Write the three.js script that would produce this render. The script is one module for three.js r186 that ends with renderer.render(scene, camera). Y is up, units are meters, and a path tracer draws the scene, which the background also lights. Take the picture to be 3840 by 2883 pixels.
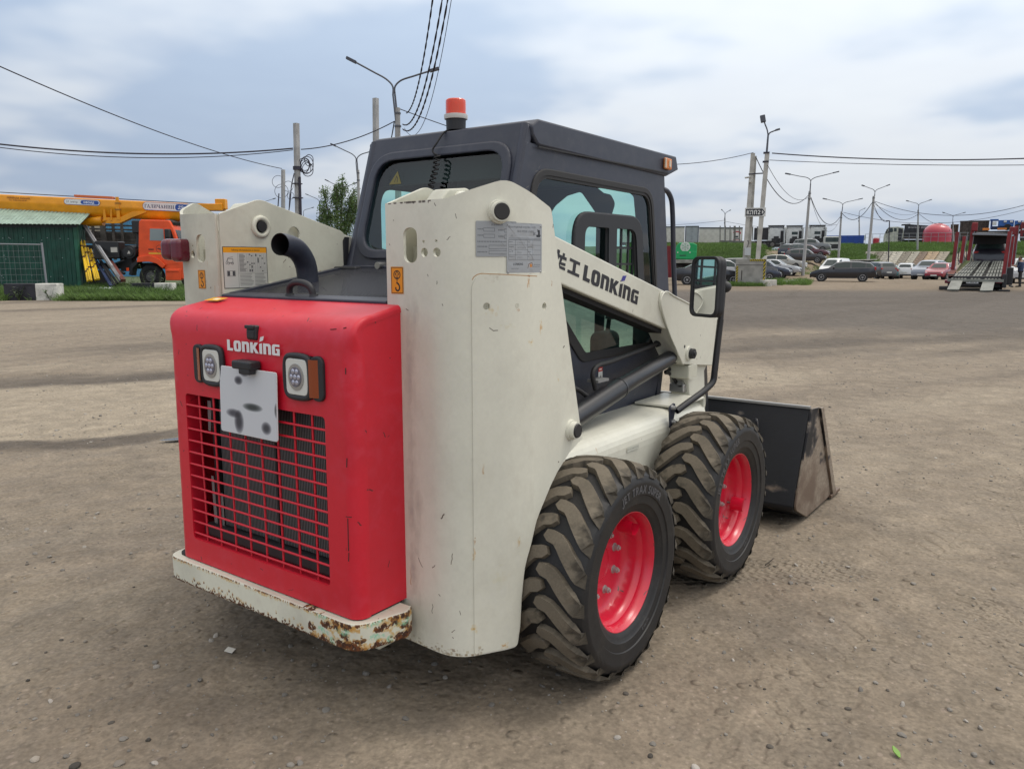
import * as THREE from 'three';
import { RoundedBoxGeometry } from 'three/addons/geometries/RoundedBoxGeometry.js';
import { mergeGeometries, toCreasedNormals } from 'three/addons/utils/BufferGeometryUtils.js';
import { TessellateModifier } from 'three/addons/modifiers/TessellateModifier.js';
import { TextGeometry } from 'three/addons/geometries/TextGeometry.js';
import { FontLoader } from 'three/addons/loaders/FontLoader.js';

// ---------- camera, sky, sun, exposure ----------
const scene = new THREE.Scene();
const CAM = new THREE.Vector3(-2.5256, 1.5525, 2.3675), YAW = 0.62976, PITCH = 0.15594, FPX = 2957.12;
const camera = new THREE.PerspectiveCamera(2 * Math.atan(1441.5 / FPX) * 180 / Math.PI, 1024 / 768, 0.05, 3000);
camera.position.copy(CAM);
camera.lookAt(CAM.x + Math.cos(YAW) * Math.cos(PITCH), CAM.y - Math.sin(PITCH), CAM.z - Math.sin(YAW) * Math.cos(PITCH));
scene.add(camera);
const renderer = new THREE.WebGLRenderer({ antialias: true });
renderer.setSize(1024, 768);
renderer.toneMapping = THREE.LinearToneMapping;
renderer.toneMappingExposure = 1.55;
renderer.shadowMap.enabled = true;

const sun = new THREE.DirectionalLight(new THREE.Color(1.0, 0.94, 0.86), 0.75);
sun.position.set(26, 62, 20); sun.target.position.set(0, 0, 0);
sun.castShadow = true; sun.shadow.radius = 34;
sun.shadow.mapSize.set(2048, 2048);
Object.assign(sun.shadow.camera, { left: -90, right: 90, top: 90, bottom: -90, near: 1, far: 260 });
scene.add(sun, sun.target);

// ---------- randomness and noise ----------
function rng(seed) { let a = seed >>> 0; return () => { a = (a + 0x6D2B79F5) | 0; let t = Math.imul(a ^ (a >>> 15), 1 | a); t = (t + Math.imul(t ^ (t >>> 7), 61 | t)) ^ t; return ((t ^ (t >>> 14)) >>> 0) / 4294967296; }; }
function hash3(x, y, z) { let h = Math.imul(x, 374761393) + Math.imul(y, 668265263) + Math.imul(z, 2147483647 - 1274126177); h = Math.imul(h ^ (h >>> 13), 1274126177); return ((h ^ (h >>> 16)) >>> 0) / 4294967296; }
const sm = (t) => t * t * (3 - 2 * t), lerp = (a, b, t) => a + (b - a) * t, clamp = (x, a = 0, b = 1) => Math.min(b, Math.max(a, x));
const step = (a, b, x) => sm(clamp((x - a) / (b - a)));
function noise3(x, y, z = 0) {
  const xi = Math.floor(x), yi = Math.floor(y), zi = Math.floor(z), u = sm(x - xi), v = sm(y - yi), w = sm(z - zi);
  const f = (k) => lerp(lerp(hash3(xi, yi, zi + k), hash3(xi + 1, yi, zi + k), u), lerp(hash3(xi, yi + 1, zi + k), hash3(xi + 1, yi + 1, zi + k), u), v);
  return w === 0 ? f(0) : lerp(f(0), f(1), w);
}
function fbm(x, y, z = 0, o = 4) { let s = 0, a = 0.5, n = 0; for (let i = 0; i < o; i++) { s += a * noise3(x, y, z); n += a; x = x * 2.03 + 17.1; y = y * 2.03 + 9.2; z = z * 2.03; a *= 0.5; } return s / n; }
// periodic value noise on a square grid, several octaves
function tileNoise(size, cells, octaves, seed, gain = 0.5) {
  const out = new Float32Array(size * size); let amp = 1, total = 0;
  for (let o = 0; o < octaves; o++) {
    const n = cells << o, r = rng(seed + o * 71), lat = new Float32Array(n * n); for (let i = 0; i < n * n; i++) lat[i] = r();
    if (n > size) break;
    const xs = new Int32Array(size), xf = new Float32Array(size);
    for (let i = 0; i < size; i++) { const p = i / size * n; xs[i] = Math.floor(p); xf[i] = sm(p - xs[i]); }
    for (let y = 0; y < size; y++) { const y0 = xs[y] * n, y1 = ((xs[y] + 1) % n) * n, fy = xf[y];
      for (let x = 0; x < size; x++) { const x0 = xs[x], x1 = (x0 + 1) % n, fx = xf[x];
        const a = lat[y0 + x0] + (lat[y0 + x1] - lat[y0 + x0]) * fx, b = lat[y1 + x0] + (lat[y1 + x1] - lat[y1 + x0]) * fx;
        out[y * size + x] += amp * (a + (b - a) * fy); } }
    total += amp; amp *= gain;
  }
  for (let i = 0; i < out.length; i++) out[i] /= total;
  return out;
}
function dataTex(size, fn, { srgb = true, h = size } = {}) {
  const d = new Uint8Array(size * h * 4), c = [0, 0, 0, 255];
  for (let y = 0; y < h; y++) for (let x = 0; x < size; x++) { c[3] = 255; fn(x, y, c); const i = (y * size + x) * 4; d[i] = clamp(c[0], 0, 255); d[i + 1] = clamp(c[1], 0, 255); d[i + 2] = clamp(c[2], 0, 255); d[i + 3] = clamp(c[3], 0, 255); }
  const t = new THREE.DataTexture(d, size, h, THREE.RGBAFormat); t.wrapS = t.wrapT = THREE.RepeatWrapping; t.magFilter = THREE.LinearFilter; t.minFilter = THREE.LinearMipmapLinearFilter; t.generateMipmaps = true;
  if (srgb) t.colorSpace = THREE.SRGBColorSpace; t.needsUpdate = true; return t;
}
function canvasTex(w, h, draw, srgb = true) { const c = document.createElement('canvas'); c.width = w; c.height = h; const g = c.getContext('2d'); draw(g, w, h); const t = new THREE.CanvasTexture(c); if (srgb) t.colorSpace = THREE.SRGBColorSpace; t.anisotropy = 8; return t; }

// ---------- sky: a high overcast with blue-grey banks ----------
{
  const W = 2048, H = 1024, d = new Float32Array(W * H * 4);
  const fwd = new THREE.Vector3(Math.cos(YAW), 0, -Math.sin(YAW)), rgt = new THREE.Vector3(Math.sin(YAW), 0, Math.cos(YAW));
  for (let j = 0; j < H; j++) for (let i = 0; i < W; i++) {
    const th = (i / W - 0.5) * 2 * Math.PI, ph = (j / H - 0.5) * Math.PI;
    const y = Math.sin(ph), cx = Math.cos(ph) * Math.cos(th), cz = Math.cos(ph) * Math.sin(th);
    let r, g, b;
    const yy = Math.max(y, 0.0), k = 1 / (yy + 0.11);
    const px = cx * k, pz = cz * k;
    const n1 = fbm(px * 0.55 + 3.1, pz * 0.55 + 8.4, 2.5, 5), n2 = fbm(px * 1.5 + 11, pz * 1.5 + 4, 7.5, 5), n3 = fbm(px * 4.1, pz * 4.1, 1.5, 4);
    const az = cx * rgt.x + cz * rgt.z, big = clamp((n1 - 0.5) * 2.9 + (n2 - 0.5) * 1.7 + 0.5 + az * 0.16), fine = (n3 - 0.5);
    // thin bright veil against darker blue-grey bank
    const bank = step(0.28, 0.78, big), up = clamp(yy * 1.6);
    r = lerp(0.415, 0.690, bank); g = lerp(0.510, 0.735, bank); b = lerp(0.655, 0.795, bank);
    // high up: an even pale blue-grey
    r = lerp(r, 0.535, up * 0.55); g = lerp(g, 0.630, up * 0.55); b = lerp(b, 0.735, up * 0.55);
    const hz = Math.exp(-yy * 16); // pale band at the horizon
    r = lerp(r, 0.640, hz * 0.7); g = lerp(g, 0.690, hz * 0.7); b = lerp(b, 0.775, hz * 0.7);
    const warm = step(0.62, 0.92, big) * Math.exp(-yy * 3.5) * 0.5; r += 0.07 * warm; g += 0.045 * warm;
    r *= 1 + fine * 0.10; g *= 1 + fine * 0.09; b *= 1 + fine * 0.06;
    // an overcast sky brightens and whitens towards the zenith and around the veiled sun
    const sd = Math.max(0, cx * 0.374 + y * 0.892 + cz * 0.288), ce = 0.80 * (1 + 1.9 * yy) / 1.38 * (0.97 + 0.22 * sd * sd * sd), lum = r * 0.3 + g * 0.6 + b * 0.1, nw = step(0.22, 0.75, yy) * 0.85;
    r = lerp(r, lum * 1.07, nw) * ce; g = lerp(g, lum * 1.0, nw) * ce; b = lerp(b, lum * 0.90, nw) * ce;
    { const k = lerp(0.80, 1.04, step(-0.75, 0.35, az)); r *= lerp(k, 1, 0.1) ; g *= lerp(k, 1, 0.2); b *= lerp(k, 1, 0.35); }
    if (y < 0) { const m = clamp(-y * 14); r = lerp(r, 0.2, m); g = lerp(g, 0.18, m); b = lerp(b, 0.15, m); }
    const o = (j * W + i) * 4; d[o] = r; d[o + 1] = g; d[o + 2] = b; d[o + 3] = 1;
  }
  const sky = new THREE.DataTexture(d, W, H, THREE.RGBAFormat, THREE.FloatType);
  sky.mapping = THREE.EquirectangularReflectionMapping; sky.magFilter = sky.minFilter = THREE.LinearFilter; sky.needsUpdate = true;
  scene.background = sky; scene.environment = sky;
}
// air: clear at these distances

// ---------- geometry helpers ----------
const V3 = (x, y, z) => new THREE.Vector3(x, y, z), V2 = (x, y) => new THREE.Vector2(x, y);
function prep(g) {           // non-indexed, only position / normal / uv
  if (g.index) g = g.toNonIndexed();
  if (!g.attributes.normal) g.computeVertexNormals();
  for (const k of Object.keys(g.attributes)) if (!['position', 'normal', 'uv'].includes(k)) g.deleteAttribute(k);
  if (!g.attributes.uv) g.setAttribute('uv', new THREE.BufferAttribute(new Float32Array(g.attributes.position.count * 2), 2));
  g.groups = []; g.morphAttributes = {}; return g;
}
function boxUV(g, s = 1) {   // uv in metres, by the dominant direction of each face
  g = prep(g); const p = g.attributes.position, uv = g.attributes.uv, a = V3(), b = V3(), c = V3();
  for (let i = 0; i < p.count; i += 3) {
    a.fromBufferAttribute(p, i); b.fromBufferAttribute(p, i + 1); c.fromBufferAttribute(p, i + 2);
    const n = b.clone().sub(a).cross(c.clone().sub(a)), x = Math.abs(n.x), y = Math.abs(n.y), z = Math.abs(n.z);
    [a, b, c].forEach((v, k) => { if (y >= x && y >= z) uv.setXY(i + k, v.x * s, v.z * s); else if (x >= z) uv.setXY(i + k, v.z * s, v.y * s); else uv.setXY(i + k, v.x * s, v.y * s); });
  }
  return g;
}
const join = (list) => { list = list.flat(Infinity).map(prep); return list.length === 1 ? list[0] : mergeGeometries(list, false); };
const counts = {};
function numbered(n) { const k = counts[n] = (counts[n] ?? -1) + 1; return k ? n + '_' + String(k).padStart(3, '0') : n; }
function mesh(name, geo, mat, parent = scene) {
  const m = new THREE.Mesh(Array.isArray(geo) ? join(geo) : geo, mat);
  m.name = parent === scene ? numbered(name) : name; m.castShadow = m.receiveShadow = true; parent.add(m); return m;
}
function tag(o, label, category, group, kind) { o.userData.label = label; if (category) o.userData.category = category; if (group) o.userData.group = group; if (kind) o.userData.kind = kind; return o; }
function thing(name, label, category, pos = [0, 0, 0], rotY = 0, group) {
  const o = new THREE.Group(); o.name = numbered(name); o.position.set(...pos); o.rotation.y = rotY; scene.add(o); return tag(o, label, category, group);
}
function part(name, parent) { const o = new THREE.Group(); o.name = name; parent.add(o); return o; }
function dup(root, name, pos, rotY, label) { const r = root.clone(); r.name = numbered(name); scene.add(r); if (pos) r.position.set(...pos); if (rotY !== undefined) r.rotation.y = rotY; r.userData = { ...root.userData }; if (label) r.userData.label = label; return r; }
function box(w, h, d, x = 0, y = 0, z = 0, r = 0, rx = 0, ry = 0, rz = 0) {
  const g = r > 0 ? new RoundedBoxGeometry(w, h, d, 2, Math.min(r, w / 2.01, h / 2.01, d / 2.01)) : new THREE.BoxGeometry(w, h, d);
  if (rz) g.rotateZ(rz); if (rx) g.rotateX(rx); if (ry) g.rotateY(ry); g.translate(x, y, z); return boxUV(g);
}
const UPV = V3(0, 1, 0);
function rod(a, b, r, r2 = r, seg = 12, open = false) {
  const A = V3(...a), B = V3(...b), d = B.clone().sub(A), L = d.length(), g = new THREE.CylinderGeometry(r2, r, L, seg, 1, open);
  g.applyQuaternion(new THREE.Quaternion().setFromUnitVectors(UPV, d.normalize())); g.translate((A.x + B.x) / 2, (A.y + B.y) / 2, (A.z + B.z) / 2); return prep(g);
}
function bar(a, b, w, h = w) {   // square bar between two points; w horizontal, h the other way
  const A = V3(...a), B = V3(...b), d = B.clone().sub(A), L = d.length(), g = new THREE.BoxGeometry(w, h, L), o = new THREE.Object3D(); o.up.set(0, 1, 0); if (Math.abs(d.y) > L * 0.99) o.up.set(1, 0, 0);
  o.lookAt(d); g.applyQuaternion(o.quaternion); g.translate((A.x + B.x) / 2, (A.y + B.y) / 2, (A.z + B.z) / 2); return boxUV(g);
}
function tube(pts, r, seg = 48, rad = 10, tension = 0.5, closed = false) {
  const c = new THREE.CatmullRomCurve3(pts.map((p) => V3(...p)), closed, 'centripetal', tension); return prep(new THREE.TubeGeometry(c, seg, r, rad, closed));
}
// polyline with rounded corners: [x, y, radius]
function roundPath(pts, Cls = THREE.Shape, dr = 0) {
  const s = new Cls(), n = pts.length, P = pts.map((p) => V2(p[0], p[1]));
  for (let i = 0; i < n; i++) {
    const p = P[i], a = P[(i + n - 1) % n], b = P[(i + 1) % n], r = pts[i][2] ?? dr;
    if (!r) { i ? s.lineTo(p.x, p.y) : s.moveTo(p.x, p.y); continue; }
    const da = a.clone().sub(p), db = b.clone().sub(p), la = da.length(), lb = db.length(); da.divideScalar(la); db.divideScalar(lb);
    const ang = Math.acos(clamp(da.dot(db), -1, 1)), cut = Math.min(r / Math.tan(ang / 2), la * 0.49, lb * 0.49);
    const s0 = p.clone().addScaledVector(da, cut), s1 = p.clone().addScaledVector(db, cut);
    i ? s.lineTo(s0.x, s0.y) : s.moveTo(s0.x, s0.y); s.quadraticCurveTo(p.x, p.y, s1.x, s1.y);
  }
  s.closePath(); return s;
}
const hole = (pts, dr) => roundPath(pts, THREE.Path, dr);
const rect = (x0, y0, x1, y1, r) => [[x0, y0, r], [x1, y0, r], [x1, y1, r], [x0, y1, r]];
const circ = (x, y, r, Cls = THREE.Path) => { const s = new Cls(); s.absarc(x, y, r, 0, Math.PI * 2, false); return s; };
function extr(shape, depth, bevel = 0, seg = 8) {
  const g = new THREE.ExtrudeGeometry(shape, { depth: depth - 2 * bevel, bevelEnabled: bevel > 0, bevelThickness: bevel, bevelSize: bevel, bevelOffset: -bevel, bevelSegments: 2, curveSegments: seg }); if (bevel) g.translate(0, 0, bevel); return g;
}
// plate in a plane z = z0 .. z0 + t (shape drawn in x, y)
const plateZ = (pts, z0, t, bevel = 0.003, holes = []) => { const s = pts instanceof THREE.Shape ? pts : roundPath(pts); s.holes.push(...holes); const g = extr(s, t, Math.min(bevel, t * 0.45)); g.translate(0, 0, z0); return boxUV(g); };
// plate facing -x (shape drawn in z, y), outer face at x0, t thick towards +x
const plateX = (pts, x0, t, bevel = 0.003, holes = []) => { const s = pts instanceof THREE.Shape ? pts : roundPath(pts); s.holes.push(...holes); const g = extr(s, t, Math.min(bevel, t * 0.45)); g.rotateY(-Math.PI / 2); g.translate(x0 + t, 0, 0); return boxUV(g); };
// plate lying flat (shape drawn in x, z)
const plateY = (pts, y0, t, bevel = 0.003) => { const s = roundPath(pts); const g = extr(s, t, Math.min(bevel, t * 0.45)); g.rotateX(Math.PI / 2); g.translate(0, y0 + t, 0); return boxUV(g); };
function quad(a, b, c, d) { const g = new THREE.BufferGeometry(); g.setAttribute('position', new THREE.Float32BufferAttribute([...a, ...b, ...c, ...a, ...c, ...d], 3)); g.setAttribute('uv', new THREE.Float32BufferAttribute([0, 0, 1, 0, 1, 1, 0, 0, 1, 1, 0, 1], 2)); g.computeVertexNormals(); return g; }
function surf(nu, nv, fn) {   // fn(u, v) -> [x, y, z]
  const g = new THREE.PlaneGeometry(1, 1, nu, nv), p = g.attributes.position, uv = g.attributes.uv;
  for (let i = 0; i < p.count; i++) { const q = fn(uv.getX(i), uv.getY(i)); p.setXYZ(i, ...q); } g.computeVertexNormals(); return prep(g);
}
// bend an extruded flat sheet: extrude, cut finely, then map every vertex
function bent(shape, t, map, maxEdge = 0.025) {
  let g = extr(shape, t, 0, 10); g = new TessellateModifier(maxEdge, 14).modify(prep(g)); g = boxUV(g);
  const p = g.attributes.position, n = g.attributes.normal, a = V3(), b = V3(), e = 1e-3; g.computeVertexNormals();
  const flatN = n.array.slice(), src = p.array.slice();
  for (let i = 0; i < p.count; i++) { const q = map(src[i * 3], src[i * 3 + 1], src[i * 3 + 2]); p.setXYZ(i, q[0], q[1], q[2]); }
  g.computeVertexNormals();
  for (let i = 0; i < p.count; i++) { if (Math.abs(flatN[i * 3 + 2]) < 0.9) continue; const x = src[i * 3], y = src[i * 3 + 1], z = src[i * 3 + 2], x0 = map(x - e, y, z), x1 = map(x + e, y, z), y0 = map(x, y - e, z), y1 = map(x, y + e, z); a.set(x1[0] - x0[0], x1[1] - x0[1], x1[2] - x0[2]); b.set(y1[0] - y0[0], y1[1] - y0[1], y1[2] - y0[2]); a.cross(b).normalize(); if (a.dot(b.fromBufferAttribute(g.attributes.normal, i)) < 0) a.negate(); g.attributes.normal.setXYZ(i, a.x, a.y, a.z); }
  return prep(g);
}

// where a pixel of the survey (3840 x 2883) lies: at a distance along the view's ground direction, or on the level ground
const AX = { f: V3(Math.cos(YAW) * Math.cos(PITCH), -Math.sin(PITCH), -Math.sin(YAW) * Math.cos(PITCH)), r: V3(Math.sin(YAW), 0, Math.cos(YAW)), h: V3(Math.cos(YAW), 0, -Math.sin(YAW)) };
AX.u = AX.r.clone().cross(AX.f);
const RB = YAW - Math.PI / 2;                                   // turn that faces a thing's +z to the yard's near side
function at(px, py, d) { const v = AX.f.clone().multiplyScalar(FPX).addScaledVector(AX.r, px - 1920).addScaledVector(AX.u, 1441.5 - py); return CAM.clone().addScaledVector(v, d / v.dot(AX.h)); }
function gnd(px, py, y = 0) { const v = AX.f.clone().multiplyScalar(FPX).addScaledVector(AX.r, px - 1920).addScaledVector(AX.u, 1441.5 - py); return CAM.clone().addScaledVector(v, (y - CAM.y) / v.y); }
const UW = (x, z) => [(x - CAM.x) * AX.r.x + (z - CAM.z) * AX.r.z, (x - CAM.x) * AX.h.x + (z - CAM.z) * AX.h.z];
const XZ = (u, w) => [CAM.x + AX.r.x * u + AX.h.x * w, CAM.z + AX.r.z * u + AX.h.z * w];

// ---------- materials ----------
const C = (r, g, b) => new THREE.Color().setRGB(r, g, b);
const std = (c, rough = 0.6, metal = 0, more = {}) => new THREE.MeshStandardMaterial({ color: c, roughness: rough, metalness: metal, ...more });
const nA = tileNoise(512, 4, 6, 11), nB = tileNoise(512, 16, 5, 23), nC = tileNoise(512, 64, 3, 37), nD = tileNoise(512, 3, 7, 53);
// worn paint: base colour, clouds of grime, dust, and chips; one tile = 1.1 m
function paintTex(seed, base, { grime = 0.1, chips = 0.02, chipCol = [70, 60, 52], dust = [150, 140, 125], dustAmt = 0.08, rust = 0, soft = 1 } = {}) {
  const S = 1024, r = rng(seed), marks = [];
  for (let i = 0; i < chips * 1600; i++) marks.push([r() * S, r() * S, r() * Math.PI, 2 + r() * r() * 16, 0.7 + r() * 1.3]);
  const mask = new Float32Array(S * S), ru = new Float32Array(S * S);
  for (const [mx, my, an, L, w] of marks) { const c = Math.cos(an), s = Math.sin(an), R = Math.ceil(L + 2); for (let y = -R; y <= R; y++) for (let x = -R; x <= R; x++) { const u = x * c + y * s, v = -x * s + y * c + Math.sin(u * 0.4) * 0.8; const k = clamp(1.2 - Math.max(Math.abs(u) / L, Math.abs(v) / w)); if (k > 0) { const q = ((my + y + S) & (S - 1)) * S + ((mx + x + S) & (S - 1)); mask[q] = Math.max(mask[q], Math.min(1, k * 3)); } } }
  if (rust) for (let i = 0; i < rust * 60; i++) { const x0 = r() * S, y0 = r() * S, L = 10 + r() * 60, w = 1.5 + r() * 4; for (let y = 0; y < L; y++) for (let x = -10; x <= 10; x++) { const k = clamp(1 - Math.abs(x + Math.sin(y * 0.2) * 1.5) / w) * (1 - y / L) * 0.7; const q = ((Math.floor(y0 - y) + S) & (S - 1)) * S + ((Math.floor(x0 + x) + S) & (S - 1)); ru[q] = Math.max(ru[q], k); } }
  return dataTex(S, (x, y, c) => {
    const i = ((y >> 1) & 511) * 512 + ((x >> 1) & 511), j = (y & 511) * 512 + (x & 511);
    const a = nD[i], b = nB[j], f = nC[j], gk = clamp((a - 0.46) * 4) * grime * soft, dk = clamp((b - 0.42) * 3) * clamp((nA[i] - 0.35) * 3) * dustAmt;
    for (let k = 0; k < 3; k++) { let v = base[k] * (1 - gk * 0.55) * (0.985 + 0.03 * f); v = lerp(v, dust[k], dk); v = lerp(v, [150, 92, 40][k], ru[y * S + x] * 0.75); c[k] = lerp(v, chipCol[k], mask[y * S + x]); }
  });
}
const M = {};
M.white = new THREE.MeshPhysicalMaterial({ map: paintTex(5, [214, 213, 200], { grime: 0.07, chips: 0.006, rust: 0.03, dustAmt: 0.10 }), roughness: 0.42, clearcoat: 0.25, clearcoatRoughness: 0.35 });
M.whiteWorn = new THREE.MeshPhysicalMaterial({ map: paintTex(6, [200, 199, 184], { grime: 0.2, chips: 0.03, rust: 0.15, dustAmt: 0.22 }), roughness: 0.5, clearcoat: 0.15, clearcoatRoughness: 0.4 });
M.red = new THREE.MeshPhysicalMaterial({ map: paintTex(7, [204, 17, 44], { grime: 0.10, chips: 0.022, chipCol: [88, 26, 30], dust: [206, 108, 112], dustAmt: 0.30 }), roughness: 0.5, clearcoat: 0.25, clearcoatRoughness: 0.3 });
M.rim = new THREE.MeshPhysicalMaterial({ map: paintTex(8, [206, 14, 52], { grime: 0.05, chips: 0.01, dust: [190, 110, 100], dustAmt: 0.22 }), roughness: 0.36, clearcoat: 0.6, clearcoatRoughness: 0.22 });
M.black = new THREE.MeshPhysicalMaterial({ map: paintTex(9, [43, 47, 62], { grime: 0.2, chips: 0.006, chipCol: [90, 88, 84], dust: [108, 102, 96], dustAmt: 0.22 }), roughness: 0.5, clearcoat: 0.25, clearcoatRoughness: 0.45 });
M.blackLow = new THREE.MeshPhysicalMaterial({ map: paintTex(12, [27, 28, 34], { grime: 0.2, chips: 0.01, chipCol: [90, 84, 74], dust: [92, 86, 78], dustAmt: 0.2 }), roughness: 0.42, clearcoat: 0.35, clearcoatRoughness: 0.35 });
M.plastic = std(C(0.018, 0.019, 0.023), 0.55);
M.rubber = std(C(0.022, 0.021, 0.022), 0.62);
M.dark = std(C(0.008, 0.008, 0.01), 0.7);
M.interior = std(C(0.028, 0.030, 0.034), 0.85);
M.steel = std(C(0.45, 0.45, 0.45), 0.38, 0.9);
M.steelDull = std(C(0.33, 0.33, 0.33), 0.55, 0.6);
M.ink = std(C(0.022, 0.022, 0.028), 0.5);
M.inkWhite = std(C(0.72, 0.72, 0.74), 0.5);
M.inkBlue = std(C(0.05, 0.045, 0.27), 0.45);
M.glass = new THREE.MeshPhysicalMaterial({ color: C(0.66, 0.88, 0.83), roughness: 0.02, metalness: 0, transmission: 1, thickness: 0, ior: 1.5 });
M.mirror = std(C(0.78, 0.80, 0.80), 0.03, 1);
M.amber = new THREE.MeshPhysicalMaterial({ color: C(0.30, 0.055, 0.012), roughness: 0.2, transmission: 0.2, thickness: 0, clearcoat: 0.6 });
M.lensRed = new THREE.MeshPhysicalMaterial({ color: C(0.11, 0.006, 0.02), roughness: 0.25, clearcoat: 0.35, clearcoatRoughness: 0.1 });
M.lensClear = new THREE.MeshPhysicalMaterial({ color: C(0.62, 0.63, 0.60), roughness: 0.28, clearcoat: 0.6, clearcoatRoughness: 0.15 });
const grav = tileNoise(1024, 64, 4, 91, 0.7);

// =====================================================================
// THE SKID STEER LOADER.  x forward, y up, z to its right; origin on the ground under the rear axle
// =====================================================================
const loader = thing('skid_steer_loader', 'white and red compact skid steer loader with black cab, seen from behind', 'skid steer loader');

// ---- lettering used on the hood and the arms: cap height 1 ----
function brandShapes() {
  const S = [], add = (pts, holes = []) => { const s = roundPath(pts); s.holes.push(...holes); S.push(s); };
  add([[0, 0], [0.86, 0], [0.86, 0.24], [0.42, 0.24], [0.42, 1], [0, 1]]);                                              // L
  add(rect(1.0, -0.02, 2.1, 0.98, 0.34), [hole(rect(1.42, 0.2, 1.68, 0.76, 0.1))]);                                       // O
  const n = (x) => add([[x, 0], [x + 0.4, 0], [x + 0.4, 0.72], [x + 0.68, 0.72, 0.05], [x + 0.68, 0], [x + 1.08, 0], [x + 1.08, 0.96, 0.3], [x, 0.96]]);
  n(2.24);
  add([[3.46, 0], [3.86, 0], [3.86, 0.38], [4.2, 0], [4.68, 0], [4.18, 0.52], [4.62, 0.96], [4.14, 0.96], [3.86, 0.64], [3.86, 0.96], [3.46, 0.96]]);  // K
  add([[4.78, 0], [5.18, 0], [5.18, 0.97], [4.78, 0.86]]);                                                              // i
  n(5.34);
  add([[6.56, 0.3, 0.1], [6.56, 0.0, 0.3], [7.62, 0], [7.62, 0.6], [7.12, 0.6], [7.12, 0.42], [7.24, 0.42], [7.24, 0.2], [6.98, 0.2], [6.98, 0.76], [7.62, 0.76], [7.62, 0.97], [6.56, 0.97, 0.34]]); // G
  return { letters: S, dot: roundPath([[4.84, 1.06], [5.36, 1.22], [5.52, 1.62], [5.0, 1.48]]) };
}
const BRAND = brandShapes();
function flat(shapes, h, place) { const g = join([shapes].flat().map((s) => new THREE.ShapeGeometry(s, 6))); g.scale(h, h, h); place(g); return g; }

// ---- wheels ----
const TR = 0.414, ZC = 0.935, HUB = 0.4;
M.nut = std(C(0.42, 0.41, 0.40), 0.4, 0.3);
const lugTex = dataTex(512, (x, y, c) => { const i = y * 512 + x, v = Math.abs(y / 512 - 0.5) * 2, k = 0.80 + 0.26 * nD[i] + 0.16 * (nC[i] - 0.5), d = clamp(step(0.60, 0.80, nA[i]) * 0.4 + step(0.6, 1.05, v + (nB[i] - 0.5) * 0.5) * 0.45); c[0] = 114 * k * (1 - d); c[1] = 105 * k * (1 - d); c[2] = 91 * k * (1 - d); });
const tyreTex = dataTex(512, (x, y, c) => { const i = y * 512 + x, d = step(0.45, 0.75, nD[i] * 0.6 + nC[i] * 0.4) * 0.55; c[0] = lerp(27, 56, d); c[1] = lerp(27, 52, d); c[2] = lerp(29, 47, d); });
M.lug = std(C(1, 1, 1), 0.86, 0, { map: lugTex });
M.tyre = std(C(1, 1, 1), 0.55, 0, { map: tyreTex });
M.tyreText = std(C(0.075, 0.075, 0.082), 0.55);
const crown = (t) => TR - 0.55 * t * t - Math.max(0, Math.abs(t) - 0.125) * 0.5;
function lugGeo(side, i, NL) {
  const line = [[-0.012, -0.004, 0.6], [0.008, 0.004, 1], [0.04, 0.012, 1], [0.062, 0.03, 1.04], [0.085, 0.056, 1.08], [0.112, 0.086, 1.1], [0.138, 0.114, 1.12], [0.152, 0.130, 1.1]], hw = 0.0222;
  const st = line.map(([t, a, w], k) => { const p = line[Math.max(0, k - 1)], q = line[Math.min(line.length - 1, k + 1)], dx = q[0] - p[0], da = q[1] - p[1], L = Math.hypot(dx, da); return { t, a, nt: -da / L, na: dx / L, w: hw * w }; });
  const pos = [], P = (t, a, r) => { const ph = a / TR + (i + (side < 0 ? 0.5 : 0)) / NL * Math.PI * 2; return [Math.cos(ph) * r, Math.sin(ph) * r, side * t]; };
  const quadv = (a, b, c, d) => { const v = side > 0 ? [a, b, c, a, c, d] : [a, c, b, a, d, c]; for (const q of v) pos.push(...q); };
  const rows = st.map((s, k) => {
    const L = [s.t + s.nt * s.w, s.a + s.na * s.w], R = [s.t - s.nt * s.w, s.a - s.na * s.w], e = 1.22, lb = [s.t + s.nt * s.w * e, s.a + s.na * s.w * e], rb = [s.t - s.nt * s.w * e, s.a - s.na * s.w * e];
    const cl = (q) => [Math.min(q[0], 0.153), q[1]];
    return { l: P(...cl(L), crown(Math.min(L[0], 0.153))), r: P(...cl(R), crown(Math.min(R[0], 0.153))), lb: P(...cl(lb), 0.382 - (k > 6 ? 0.02 : 0)), rb: P(...cl(rb), 0.382 - (k > 6 ? 0.02 : 0)) };
  });
  for (let k = 0; k < rows.length - 1; k++) { const a = rows[k], b = rows[k + 1]; quadv(a.l, a.r, b.r, b.l); quadv(a.lb, a.l, b.l, b.lb); quadv(a.r, a.rb, b.rb, b.r); }
  const f = rows[0], z = rows[rows.length - 1]; quadv(f.lb, f.rb, f.r, f.l);
  // run down over the shoulder
  const lastA = st[st.length - 1], sl = P(0.156, lastA.a + 0.036, 0.362), sr = P(0.156, lastA.a - 0.024, 0.362); quadv(z.l, z.r, sr, sl); quadv(z.lb, z.l, sl, sl); quadv(z.r, z.rb, sr, sr);
  const g = new THREE.BufferGeometry(); g.setAttribute('position', new THREE.Float32BufferAttribute(pos, 3)); g.computeVertexNormals(); const o = prep(g), uv = o.attributes.uv, p = o.attributes.position;
  for (let k = 0; k < p.count; k++) uv.setXY(k, Math.atan2(p.getY(k), p.getX(k)) * 1.3 + side * 0.3, p.getZ(k) * 3 + 0.5); return o;
}
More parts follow.
